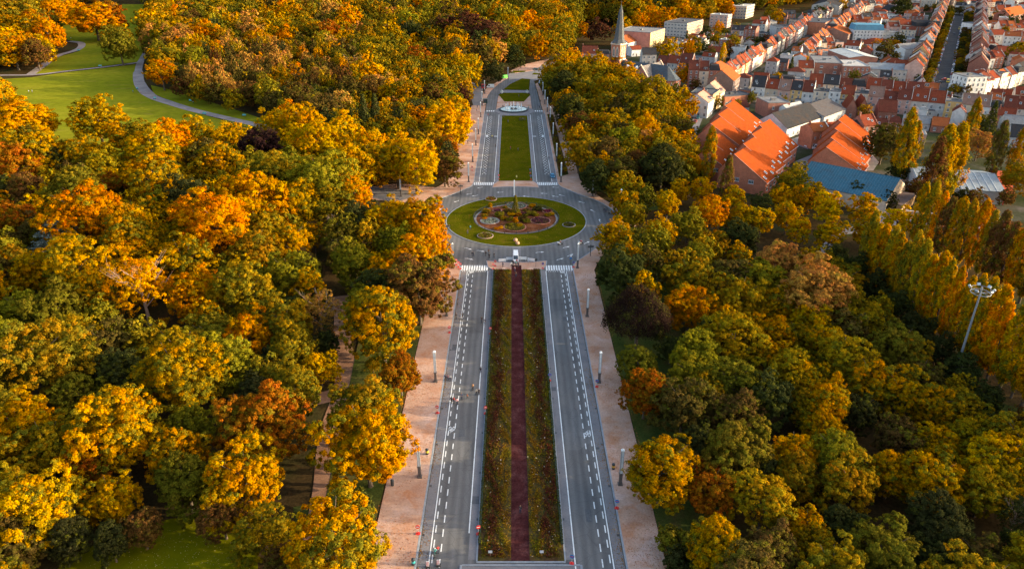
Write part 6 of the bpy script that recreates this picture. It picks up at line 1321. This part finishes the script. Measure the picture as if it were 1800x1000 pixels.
for sx, side in ((-1, 'left'), (1, 'right')):
    t = thing('clipped_hedge', f'low dark clipped hedge along the {side} edge of the median', 'hedge', (sx * 7.5, 157, ZP)); b = MB(); b.box(-0.16, -59.5, 0, 0.16, 59.5, 0.5); b.build('core', M['oc'], t, color=(0.02, 0.03, 0.01))
    scatter('foliage', 0, 9000, 0.08, 0.13, (0.05, 0.06, 0.012), t, lambda: (random.uniform(-0.22, 0.22), random.uniform(-59.5, 59.5), random.uniform(0.1, 0.5)), 0.2)
# verge shrubs along the far right walk and left fence
o = scatter('verge_planting', 0, 9000, 1.2, 0.3, (0.12, 0.07, 0.02), None, lambda: (random.uniform(20.3, 23.5), random.uniform(322, 440), ZP), 0.3, 'stuff'); tag(o, 'brown and green scrub along the far right road edge', 'planting')
t = thing('garden_fence', 'long dark mesh fence beside the far left walk', 'fence', (-30.5, 375, 0)); b = MB()
for z in (0.3, 1.3): b.box(-0.04, -62, z, 0.04, 62, z + 0.08)
b.build('rails', M['dark'], t)
for i in range(42): b = MB(); y = -62 + i * 3.02; b.box(-0.07, y - 0.07, -0.1, 0.07, y + 0.07, 1.6); b.build('post', M['dark'], t)
scatter('ivy', 0, 9000, 0.2, 0.2, (0.06, 0.05, 0.016), t, lambda: (random.uniform(-0.25, 0.25), random.uniform(-62, 62), random.uniform(0.0, 1.3)), 0.2)

# ---- fallen leaves: drifts on the walks, kerbs and lawns
def fallen(nm, n, fn, c, lab):
    P = np.array([fn() for _ in range(n)]); k = len(P); me = leaf_mesh(nm, P, unit(rng.normal(size=(k, 3)) * 0.25 + [0, 0, 1.0]), rng.uniform(0.06, 0.14, k), rng.uniform(0, 1, k), rng.uniform(0, 1, k), M['leaf']); o = link(nm, me, color=(*c, 0.0)); tag(o, lab, 'leaves', kind='stuff')
def edge(sx, w0, w1, z):
    def f():
        while True:
            t_ = random.random() ** 2.2; y = random.uniform(92, 217)
            if random.random() < 0.5 + 0.5 * math.sin(y * 0.17 + 2 * math.sin(y * 0.05)): return (sx * (w1 - (w1 - w0) * t_), y, z)
    return f
fallen('fallen_leaves', 4200, edge(-1, 19.2, 27.5, ZP + 0.03), (0.36, 0.15, 0.05), 'drifts of fallen leaves on the left sandy walk')
fallen('fallen_leaves', 4200, edge(1, 19.2, 26.2, ZP + 0.03), (0.30, 0.14, 0.06), 'drifts of fallen leaves on the right sandy walk')
fallen('fallen_leaves', 1500, edge(-1, 16.6, 18.2, ZR + 0.04), (0.26, 0.13, 0.03), 'fallen leaves along the left gutter')
fallen('fallen_leaves', 1500, edge(1, 16.6, 18.2, ZR + 0.04), (0.26, 0.13, 0.03), 'fallen leaves along the right gutter')
def ringleaf():
    a, r = random.uniform(0, 6.283), random.uniform(17.2, 26.6); return (RC[0] + r * math.cos(a), RC[1] + r * math.sin(a), ZP + 0.05)
fallen('fallen_leaves', 1500, ringleaf, (0.30, 0.20, 0.04), 'scattered leaves on the roundabout lawn')
fallen('fallen_leaves', 1500, lambda: (random.uniform(-7.5, 7.5), random.uniform(313, 446), ZP + 0.03), (0.30, 0.20, 0.04), 'scattered leaves on the far median lawn')
fallen('duckweed_litter', 500, lambda: tuple(g(random.uniform(150, 440), random.uniform(925, 1000))[:2]) + (ZG + 0.04,), (0.35, 0.30, 0.10), 'leaves floating on the duckweed pond')
# ================================================================ vehicles and people
def car_proto(name, label, cat, L=4.3, W=1.8, Hh=1.48, kind='car', group=None):
    t = thing(name, label, cat, (0, 0, 0), 0, group); x = L / 2; y = W / 2
    if kind == 'car': low = [(-x, 0.35), (-x + 0.05, 0.75), (-x + 0.9, 0.92), (x - 0.95, 0.95), (x - 0.1, 0.85), (x, 0.4), (x - 0.1, 0.25), (-x + 0.1, 0.25)]; cab = [(-x + 0.75, 0.92), (-x + 1.55, Hh), (x - 1.25, Hh), (x - 0.35, 0.94)]
    else: low = [(-x, 0.35), (-x + 0.05, 1.0), (-x + 0.6, 1.15), (x, 1.15), (x, 0.4), (x - 0.1, 0.28), (-x + 0.1, 0.28)]; cab = [(-x + 0.6, 1.15), (-x + 1.2, Hh), (x - 0.02, Hh), (x, 1.15)]
    def prism(b, pr, ya, inset=0.0, mi=0):
        n = len(pr); vs = [(p[0], -ya + (inset if p[1] > 1.2 else 0), p[1]) for p in pr] + [(p[0], ya - (inset if p[1] > 1.2 else 0), p[1]) for p in pr]
        b.add(vs, [tuple(range(n)), tuple(range(2 * n - 1, n - 1, -1))] + [(i, i + n, (i + 1) % n + n, (i + 1) % n) for i in range(n)], mi)
    b = MB(); prism(b, low, y); prism(b, cab, y - 0.08, 0.14); b.build('body', M['oc'], t, color=(0.5, 0.5, 0.5))
    b = MB(); c0, c1, c2, c3 = cab
    if kind == 'car':
        for s in (-1, 1): yy = s * (y - 0.06); b.add([(c0[0] + 0.25, yy, 0.98), (c1[0] + 0.05, yy - s * 0.1, Hh - 0.08), (c2[0] - 0.05, yy - s * 0.1, Hh - 0.08), (c3[0] - 0.3, yy, 0.98)], [(0, 1, 2, 3)])
        b.add([(c3[0] + 0.02, -y + 0.2, 0.98), (c3[0] + 0.02, y - 0.2, 0.98), (c2[0] + 0.06, y - 0.3, Hh - 0.07), (c2[0] + 0.06, -y + 0.3, Hh - 0.07)], [(0, 1, 2, 3)])
    else:
        for s in (-1, 1): yy = s * (y - 0.06); b.add([(c0[0] + 0.25, yy, 1.2), (c1[0] + 0.05, yy - s * 0.1, Hh - 0.3), (c1[0] + 1.2, yy - s * 0.1, Hh - 0.3), (c1[0] + 1.2, yy, 1.2)], [(0, 1, 2, 3)])
    b.add([(c0[0] - 0.02, -y + 0.2, c0[1] + 0.06), (c0[0] - 0.02, y - 0.2, c0[1] + 0.06), (c1[0] - 0.06, y - 0.3, Hh - 0.07), (c1[0] - 0.06, -y + 0.3, Hh - 0.07)], [(0, 1, 2, 3)]); b.build('windows', M['glass'], t)
    b = MB(); b.lathe([(0.2, -0.1), (0.31, -0.09), (0.31, 0.09), (0.2, 0.1)], 14); wm = b.mesh('wheel', [M['rubber']]); b = MB(); b.lathe([(0.17, 0.1), (0.17, 0.12)], 10); rm = b.mesh('rim', [M['steel']])
    for sx in (-1, 1):
        for sy in (-1, 1):
            w_ = link('wheel', wm, t, (sx * (x - 0.8), sy * (y - 0.1), 0.31)); w_.rotation_euler = (-sy * math.pi / 2, 0, 0); link('rim', rm, w_)
    for sy in (-1, 1): b = MB(); b.box(-x - 0.03, sy * (y - 0.35) - 0.18, 0.58, -x + 0.06, sy * (y - 0.35) + 0.18, 0.72); b.build('headlight', M['lampglass'], t)
    return t
CAR = car_proto('parked_car', 'x', 'car', group='cars parked along the boulevard'); VAN = car_proto('van', 'x', 'van', 5.4, 2.0, 2.4, 'van')
CC = [((0.55, 0.56, 0.57), 'silver'), ((0.72, 0.72, 0.72), 'white'), ((0.03, 0.03, 0.035), 'black'), ((0.16, 0.17, 0.18), 'dark grey'), ((0.04, 0.09, 0.25), 'blue'), ((0.4, 0.03, 0.03), 'red'), ((0.32, 0.33, 0.34), 'grey')]
used = {CAR: False, VAN: False}
def put(proto, x, y, z, rz, color, label, name=None, group=None):
    if not used[proto]: o = proto; used[proto] = True; o.location = (x, y, z); o.rotation_euler = (0, 0, rz); o['label'] = label
    else: o = copy_tree(proto, (x, y, z), rz, label)
    for c in o.children:
        if c.name.startswith('body'): c.color = (*color, 1)
    if name: o.name = name
    if group: o['group'] = group
    elif 'group' in o and proto is CAR and name: del o['group']
    return o
az = math.atan2(bu.y, bu.x); Lb = (bl1 - bl0).length
for s, side in ((-1, 'left'), (1, 'right')):
    k = 0; d = -12.0
    while d < Lb + 5:
        p = bl0 + bu * d + bnrm * s * 5.6; c, cn = random.choice(CC); sp_ = random.random() < 0.9
        if sp_ and not (abs(d - Lb * 0.45) < 6) and not (s > 0 and d < 10):
            put(CAR, p.x, p.y, ZG + 0.06, az if s > 0 else az + math.pi, c, f'{cn} car, {NTH[k]} from the near end of the {side} parking lane'); k += 1
        d += 7.3
for px, py, c, lab in ((1666, 145, (0.75, 0.52, 0.02), 'yellow van at the near end of the boulevard'), (1686, 52, (0.75, 0.52, 0.02), 'yellow van parked far up the boulevard')):
    p = g(px, py); put(VAN, p.x, p.y, ZG + 0.06, az, c, lab, group='vans in the town streets')
for px, py, c, lab, r_ in ((1660, 140.5, (0.45, 0.05, 0.03), 'red car driving across the near boulevard junction', 0.2), (1651, 146, (0.05, 0.05, 0.055), 'black car waiting at the near boulevard junction', 0.2), (1677, 60, (0.06, 0.06, 0.065), 'black car driving along the middle of the boulevard', az)):
    p = g(px, py); put(CAR, p.x, p.y, ZG + 0.07, r_, c, lab, 'moving_car')
for px, py, c, lab, r_ in ((971, 311, (0.02, 0.20, 0.36), 'blue car stopped on the right lane before the roundabout', math.pi / 2 + 0.08), (941, 123, (0.01, 0.09, 0.07), 'dark green car turning at the far crossroads', 0.1), (1234, 158.5, (0.5, 0.02, 0.03), 'red car parked below the tall apse row', 0.0), (1243, 160.5, (0.05, 0.06, 0.07), 'dark car parked right of the red one below the apse row', 0.0), (1227, 208, (0.02, 0.16, 0.2), 'teal car in the lane behind the woodland', 1.2), (1421, 258, (0.7, 0.7, 0.7), 'white car parked in front of the parish hall', 0.4), (1452, 262, (0.7, 0.71, 0.72), 'white car parked before the red-brick row', -0.1), (1530, 270, (0.45, 0.46, 0.46), 'grey car beside the right orange-brick block', 0.5), (1222, 215, (0.3, 0.04, 0.03), 'small red car on the lane beside the woodland', 1.2)):
    p = g(px, py); put(CAR, p.x, p.y, (ZR + 0.03) if px < 1000 else ZG + 0.07, r_, c, lab, 'car')
for px, py, c, lab, r_ in ((906.5, 457, (0.74, 0.76, 0.78), 'long white van blocking the mulch path end', math.pi / 2), (1436, 262, (0.72, 0.72, 0.72), 'white van parked before the red-brick row', -0.1), (886, 138, (0.08, 0.50, 0.04), 'bright green lorry beside the far left road', 0.6), (862, 154.5, (0.62, 0.68, 0.68), 'white and teal van by the driveway entrance', 0.0), (951, 148, (0.55, 0.68, 0.78), 'pale blue van on the far right road', 1.8)):
    p = g(px, py); o = put(VAN, p.x, p.y, (ZP + 0.03) if px == 906.5 else ZR + 0.03, r_, c, lab, 'lorry' if 'lorry' in lab else None, group=None if 'lorry' in lab else 'vans in the town streets')
    if px == 906.5 or 'lorry' in lab: o.scale = (1.1, 0.95, 1.0)
for px, py, c, lab in ((850, 155, (0.55, 0.03, 0.03), 'red market kiosk by the driveway entrance'), (853, 181, (0.02, 0.05, 0.04), 'black kiosk beside the far left road bend')):
    q = g(px, py); t = thing('kiosk', lab, 'kiosk', (q.x, q.y, ZP)); b = MB(); b.box(-1.4, -1.1, -0.05, 1.4, 1.1, 2.4); b.build('cabin', M['oc'], t, color=c); b = MB(); b.box(-1.6, -1.5, 2.4, 1.6, 1.2, 2.6); b.build('roof', M['oc'], t, color=tuple(v * 0.8 + 0.05 for v in c)); b = MB(); b.box(-1.0, -1.13, 1.0, 1.0, -1.101, 2.0); b.build('hatch', M['glass'], t)
its = []
for i, (px, py, a) in enumerate(((176, 117.5, 0.2), (241, 157, -0.8), (272, 174, -0.6), (359, 201.5, -0.3), (335, 178.5, -0.3), (429, 204.5, -0.3), (138, 90, 0.4))):
    q = g(px, py); t = thing('park_bench', '', 'bench', (q.x, q.y, ZG + 0.03), a, 'benches along the park paths', (1.4, 1.4, 1.4))
    b = MB(); b.box(-0.9, -0.25, 0.42, 0.9, 0.2, 0.48); b.build('seat', M['oc'], t, color=(0.12, 0.42, 0.42)); b = MB(); b.box(-0.9, 0.2, 0.5, 0.9, 0.26, 0.95); b.build('backrest', M['oc'], t, color=(0.12, 0.42, 0.42))
    for x in (-0.7, 0.7): b = MB(); b.box(x - 0.05, -0.22, -0.04, x + 0.05, 0.2, 0.415); b.build('leg', M['dark'], t)
    its.append((t, 'turquoise park bench', (px, py)))
uniq(its, SANCH)
# ---- people
def skin_mesh(name, verts, edges, rad, root, mat, sub=1):
    me = bpy.data.meshes.new('tmp'); me.from_pydata(verts, edges, []); o = bpy.data.objects.new('tmp', me); col.objects.link(o)
    md = o.modifiers.new('s', 'SKIN'); lay = me.skin_vertices[0].data
    for i, r in enumerate(rad): lay[i].radius = (r, r) if not hasattr(r, '__len__') else r
    lay[root].use_root = True; md.use_smooth_shade = True
    if sub: o.modifiers.new('d', 'SUBSURF').levels = sub
    dg = bpy.context.evaluated_depsgraph_get(); ev = o.evaluated_get(dg); out = bpy.data.meshes.new_from_object(ev); out.name = name
    bpy.data.objects.remove(o); out.materials.clear(); out.materials.append(mat); return out
class Fig:
    """a pose: joints in metres, facing -Y"""
    def __init__(s, legs, arms, lean=0.0, hip=0.93, sit=False):
        s.J = {}; J = s.J
        J['pel'] = (0, 0, hip); J['wai'] = (0, -lean * 0.4, hip + 0.2); J['che'] = (0, -lean * 0.8, hip + 0.42); J['nec'] = (0, -lean, hip + 0.56); J['chin'] = (0, -lean - 0.03, hip + 0.63); J['head'] = (0, -lean - 0.01, hip + 0.73); J['top'] = (0, -lean, hip + 0.81); J['nose'] = (0, -lean - 0.125, hip + 0.70)
        for sd, k in ((-1, 'l'), (1, 'r')):
            J['hip' + k] = (sd * 0.10, 0, hip - 0.04); J['kne' + k], J['ank' + k] = [(sd * 0.11, *p) for p in legs[0 if sd < 0 else 1]]; a = J['ank' + k]; J['toe' + k] = (a[0] + sd * 0.02, a[1] - 0.19, max(a[2] - 0.05, 0.03))
            J['sho' + k] = (sd * 0.19, -lean * 0.9, hip + 0.50); e, w = arms[0 if sd < 0 else 1]; J['elb' + k] = (sd * (0.19 + e[0]), e[1], hip + e[2]); J['wri' + k] = (sd * (0.19 + w[0]), w[1], hip + w[2])
            W_, E_ = Vector(J['wri' + k]), Vector(J['elb' + k]); d = (W_ - E_).normalized(); J['han' + k] = tuple(W_ + d * 0.08)
            sdv = d.cross(Vector((sd, 0, 0.2))).normalized()
            for fi in range(4): J[f'f{fi}{k}'] = tuple(W_ + d * (0.15 + 0.02 * (fi in (1, 2))) + sdv * 0.022 * (fi - 1.5) + Vector((-sd * 0.01, 0, 0)))
            J['th' + k] = tuple(W_ + d * 0.09 + sdv * -0.055)
    def make(s, mats=None):
        R_ = dict(pel=(.135, .10), wai=(.12, .09), che=(.15, .105), nec=.05, chin=.062, head=.088, top=.06, nose=.018)
        ch = [('pel', 'wai'), ('wai', 'che'), ('che', 'nec'), ('nec', 'chin'), ('chin', 'head'), ('head', 'top'), ('head', 'nose')]
        for k in 'lr': ch += [('pel', 'hip' + k), ('hip' + k, 'kne' + k), ('kne' + k, 'ank' + k), ('ank' + k, 'toe' + k), ('che', 'sho' + k), ('sho' + k, 'elb' + k), ('elb' + k, 'wri' + k), ('wri' + k, 'han' + k)] + [('han' + k, f'f{i}{k}') for i in range(4)] + [('wri' + k, 'th' + k)]; R_.update({'hip' + k: .085, 'kne' + k: .06, 'ank' + k: .04, 'toe' + k: .035, 'sho' + k: .06, 'elb' + k: .04, 'wri' + k: .028, 'han' + k: (.035, .02), 'th' + k: .009}); R_.update({f'f{i}{k}': .009 for i in range(4)})
        def part(name, keys, edges, grow, mat, sub=1):
            idx = {k: i for i, k in enumerate(keys)}; rr = [tuple(v + grow for v in R_[k]) if hasattr(R_[k], '__len__') else R_[k] + grow for k in keys]
            return skin_mesh(name, [s.J[k] for k in keys], [(idx[a], idx[b]) for a, b in edges if a in idx and b in idx], rr, 0, mat, sub)
        body = part('body', ['pel'] + [k for k in s.J if k != 'pel'], ch, 0, M['skin'])
        jk = ['che', 'wai', 'pel', 'nec', 'shol', 'elbl', 'wril', 'shor', 'elbr', 'wrir']; jacket = part('jacket', jk, ch, 0.028, M['oc'])
        tk = ['pel', 'hipl', 'knel', 'ankl', 'hipr', 'kner', 'ankr']; trousers = part('trousers', tk, ch, 0.024, M['oc'])
        b = MB(); h = s.J['head']; b.lathe([(0.105, -0.02), (0.112, 0.05), (0.09, 0.115), (0.04, 0.14)], 12); hair = b.mesh('hair', [M['oc']])
        shoes = []
        for k in 'lr': a, t_ = s.J['ank' + k], s.J['toe' + k]; b = MB(); b.tube([(a[0], a[1] + 0.06, a[2] - 0.02), (a[0], a[1], a[2] - 0.02), t_, (t_[0], t_[1] - 0.07, t_[2])], [0.05, 0.06, 0.055, 0.03], 8); shoes.append(b.mesh('shoe', [M['rubber']]))
        return dict(body=body, jacket=jacket, trousers=trousers, hair=(hair, (h[0], h[1] + 0.015, h[2])), shoes=shoes)
hang = lambda s1, s2: (((0.05, s1 * 0.10, 0.22), (0.04, s1 * 0.16 - 0.06, -0.02)), ((0.05, s2 * 0.10, 0.22), (0.04, s2 * 0.16 - 0.06, -0.02)))
FIG = [Fig((((-0.16, 0.50), (-0.22, 0.09)), ((0.06, 0.50), (0.30, 0.13))), hang(1, -1), 0.03).make(), Fig((((0.05, 0.49), (0.24, 0.12)), ((-0.18, 0.50), (-0.26, 0.09))), hang(-1, 1), 0.04).make(),
       Fig((((-0.01, 0.49), (0, 0.09)), ((-0.02, 0.49), (0.03, 0.09))), hang(0.1, -0.2), 0.0).make(), Fig((((-0.02, 0.49), (0, 0.09)), ((-0.05, 0.49), (0.02, 0.09))), (((0.05, -0.05, 0.22), (-0.05, -0.25, 0.25)), ((0.06, 0.02, 0.22), (0.03, -0.02, -0.02))), 0.02).make()]
RIDE = Fig((((-0.40, 0.60), (-0.25, 0.25)), ((-0.40, 0.62), (-0.24, 0.27))), (((0.06, -0.22, 0.28), (0.08, -0.48, 0.25)), ((0.06, -0.22, 0.28), (0.08, -0.48, 0.25))), 0.12, 0.80).make()
SITF = Fig((((-0.42, 0.42), (-0.50, 0.08)), ((-0.40, 0.44), (-0.30, 0.09))), (((0.06, 0.05, 0.22), (0.02, -0.2, 0.05)), ((0.06, 0.0, 0.22), (0.02, -0.25, 0.1))), 0.06, 0.2).make()
def person(fig, x, y, z, rz, jac, tro, hair, label=None, sc=1.0, group=None, parent=None):
    t = thing('person', label, 'person', (x, y, z), rz, group, (sc, sc, sc))
    link('body', fig['body'], t); link('jacket', fig['jacket'], t, color=jac); link('trousers', fig['trousers'], t, color=tro); link('hair', fig['hair'][0], t, fig['hair'][1], color=hair)
    for m in fig['shoes']: link('shoe', m, t)
    return t
JC = {'k': ((0.02, 0.02, 0.025), 'black jacket'), 'n': ((0.03, 0.05, 0.11), 'navy jacket'), 'w': ((0.6, 0.6, 0.6), 'white top'), 'r': ((0.5, 0.04, 0.04), 'red top'), 'p': ((0.6, 0.3, 0.32), 'pink top'), 'b': ((0.22, 0.11, 0.05), 'brown coat'), 'o': ((0.6, 0.2, 0.08), 'orange top'), 't': ((0.04, 0.30, 0.30), 'teal jacket'), 'g': ((0.2, 0.2, 0.2), 'grey jacket'), 'y': ((0.55, 0.5, 0.1), 'yellow vest')}
TC = [(0.02, 0.02, 0.025), (0.03, 0.04, 0.08), (0.10, 0.10, 0.11), (0.05, 0.06, 0.1)]; HC = [(0.03, 0.02, 0.015), (0.10, 0.05, 0.025), (0.25, 0.15, 0.06), (0.05, 0.03, 0.02)]
PPL = '802 560 k|809 562 n|813 560 k|847 566 k|852.5 568.6 n|845 655 k|783 667 n|788 668 p|791.5 668.5 w|831.5 685 b|837.5 693.5 g|842 692.5 k|811.6 701.5 n|821.5 700 o|793.6 708 k|798 708 r|803.5 710.5 p|854 450 k|860 454 k|859 446 b|868.5 452.5 k|884 469.6 n|899 469.6 w|902 466 k|907 468 t|911 469.6 n|908.5 464 r|905 477.6 p|907 487 b|830 450 k|832.5 449.7 g|781 400 n|787 402 k|790 402.5 k|822 411 k|826.7 404 t|1062 373 k|1065 373.5 n|914.7 901 k|865 243 y|867.5 244 k|871.6 259 k|822 253 k|824.6 253 b|897.4 263 r|910.6 266 n|913.4 213 k|916 213 k|919 212.6 g|922.6 212.8 k|977 243.4 k|979.5 243.4 n|964.6 281 k|912 170.6 k|940 128 k|253 52 k|256 52.5 w|259 53 k|262 52 n|265 52.5 r|125 69 w|51 163 w|57 163 w|234 163 t|248 165 o|340 182 w|886 207 b|893 216 k|884 190 k|950 180 k|948 190 n|839 190 k|858 205 r|929 192 t|901 128 w|912 125 k|770 972 r|838 196 o'
its = []
for s in PPL.split('|'):
    px, py, c = s.split(); px, py = float(px), float(py); q = g(px, py); ax = abs(q.x)
    z = ZR + 0.03 if (7.9 < ax < 18.3 and q.y < 460) or (math.hypot(q.x, q.y - RC[1]) > 27.2 and math.hypot(q.x, q.y - RC[1]) < 40 and ax < 40) else (ZP + 0.06 if ax < 8 and q.y < 470 else ZP if ax < 40 and q.y < 460 else ZG + 0.08)
    if q.y > 600: z = ZG + 0.1
    f = random.choice(FIG); o = person(f, q.x, q.y, z, random.choice((0, math.pi)) + random.uniform(-0.7, 0.7), JC[c][0], random.choice(TC), random.choice(HC), None, random.uniform(0.96, 1.1) * (0.75 if c == 'o' and px < 830 else 1.0), 'people strolling along the avenue and park')
    its.append((o, f'person in a {JC[c][1]}', (px, py)))
for px, py, c in ((1070, 376, 'k'), (1075, 374.5, 'r'), (1080, 373, 'w')):
    q = g(px, py); o = person(SITF, q.x, q.y, ZP, random.uniform(0.6, 1.6), JC[c][0], random.choice(TC), random.choice(HC), None, 1.05, 'people resting on the kerb'); its.append((o, f'seated person in a {JC[c][1]}', (px, py)))
def two_wheeler(name, px, py, rz, colr, label, moto):
    q = g(px, py); t = thing(name, label, 'motorcycle' if moto else 'bicycle', (q.x, q.y, ZR + 0.024), rz)
    b = MB(); r, wd = (0.30, 0.09) if moto else (0.34, 0.03); b.lathe([(r - 0.08, -wd), (r, -wd * 0.6), (r, wd * 0.6), (r - 0.08, wd)], 18)
    wm = b.mesh('wheel', [M['rubber']])
    for yy in (-0.65, 0.62): w_ = link('wheel', wm, t, (0, yy, r)); w_.rotation_euler = (0, math.pi / 2, 0)
    b = MB()
    if moto:
        b.tube([(0, 0.95, 0.78), (0, 0.3, 0.72), (0, 0.0, 0.60), (0, -0.35, 0.66)], [0.14, 0.22, 0.16, 0.16], 10); b.tube([(0, 0.3, 0.45), (0, -0.25, 0.4)], [0.2, 0.2], 10); b.tube([(0, -0.62, 0.32), (0, -0.48, 1.05)], [0.06, 0.05], 8); b.box(-0.3, 0.7, 0.8, 0.3, 1.15, 1.2); b.add([(-0.32, -0.72, 0.6), (0.32, -0.72, 0.6), (0.2, -0.55, 1.35), (-0.2, -0.55, 1.35)], [(0, 1, 2, 3)])
    else:
        for p0_, p1_ in (((0, 0.62, 0.34), (0, 0.1, 0.36)), ((0, 0.1, 0.36), (0, 0.25, 0.85)), ((0, 0.25, 0.85), (0, -0.5, 0.88)), ((0, 0.1, 0.36), (0, -0.5, 0.88)), ((0, -0.65, 0.34), (0, -0.47, 1.02)), ((0, 0.62, 0.34), (0, 0.24, 0.8))): b.tube([p0_, p1_], 0.025, 6)
        b.box(-0.1, 0.1, 0.84, 0.1, 0.38, 0.9)
    b.build('frame', M['oc'], t, color=colr); b = MB(); b.tube([(-0.35, -0.38, 1.04), (0, -0.48, 1.05), (0.35, -0.38, 1.04)], 0.025, 6); b.build('handlebar', M['dark'], t)
    return q, rz
for px, py, rz, c, jc, lab, moto, pl in ((985, 430, 1.9, (0.55, 0.56, 0.57), 'o', 'white motorcycle at the lawn edge of the roundabout', True, 'rider in orange jacket on the motorcycle at the lawn edge'), (1021, 429, 2.2, (0.6, 0.62, 0.63), 'r', 'white motorcycle nearer the right side of the roundabout', True, 'rider in red jacket on the motorcycle above the right lamp'), (765, 975, math.pi, (0.03, 0.15, 0.14), 't', 'dark bicycle in the left cycle lane near the bottom', False, 'cyclist in teal jacket riding in the left cycle lane')):
    q, r_ = two_wheeler('motorcycle' if moto else 'bicycle', px, py, rz, c, lab, moto); off = Vector((-math.sin(rz) * 0.12, math.cos(rz) * 0.12))
    person(RIDE, q.x + off.x, q.y + off.y, ZR + 0.07, rz, JC[jc][0], (0.02, 0.02, 0.03), (0.6, 0.62, 0.64), pl, 1.05)
uniq(its, SANCH)
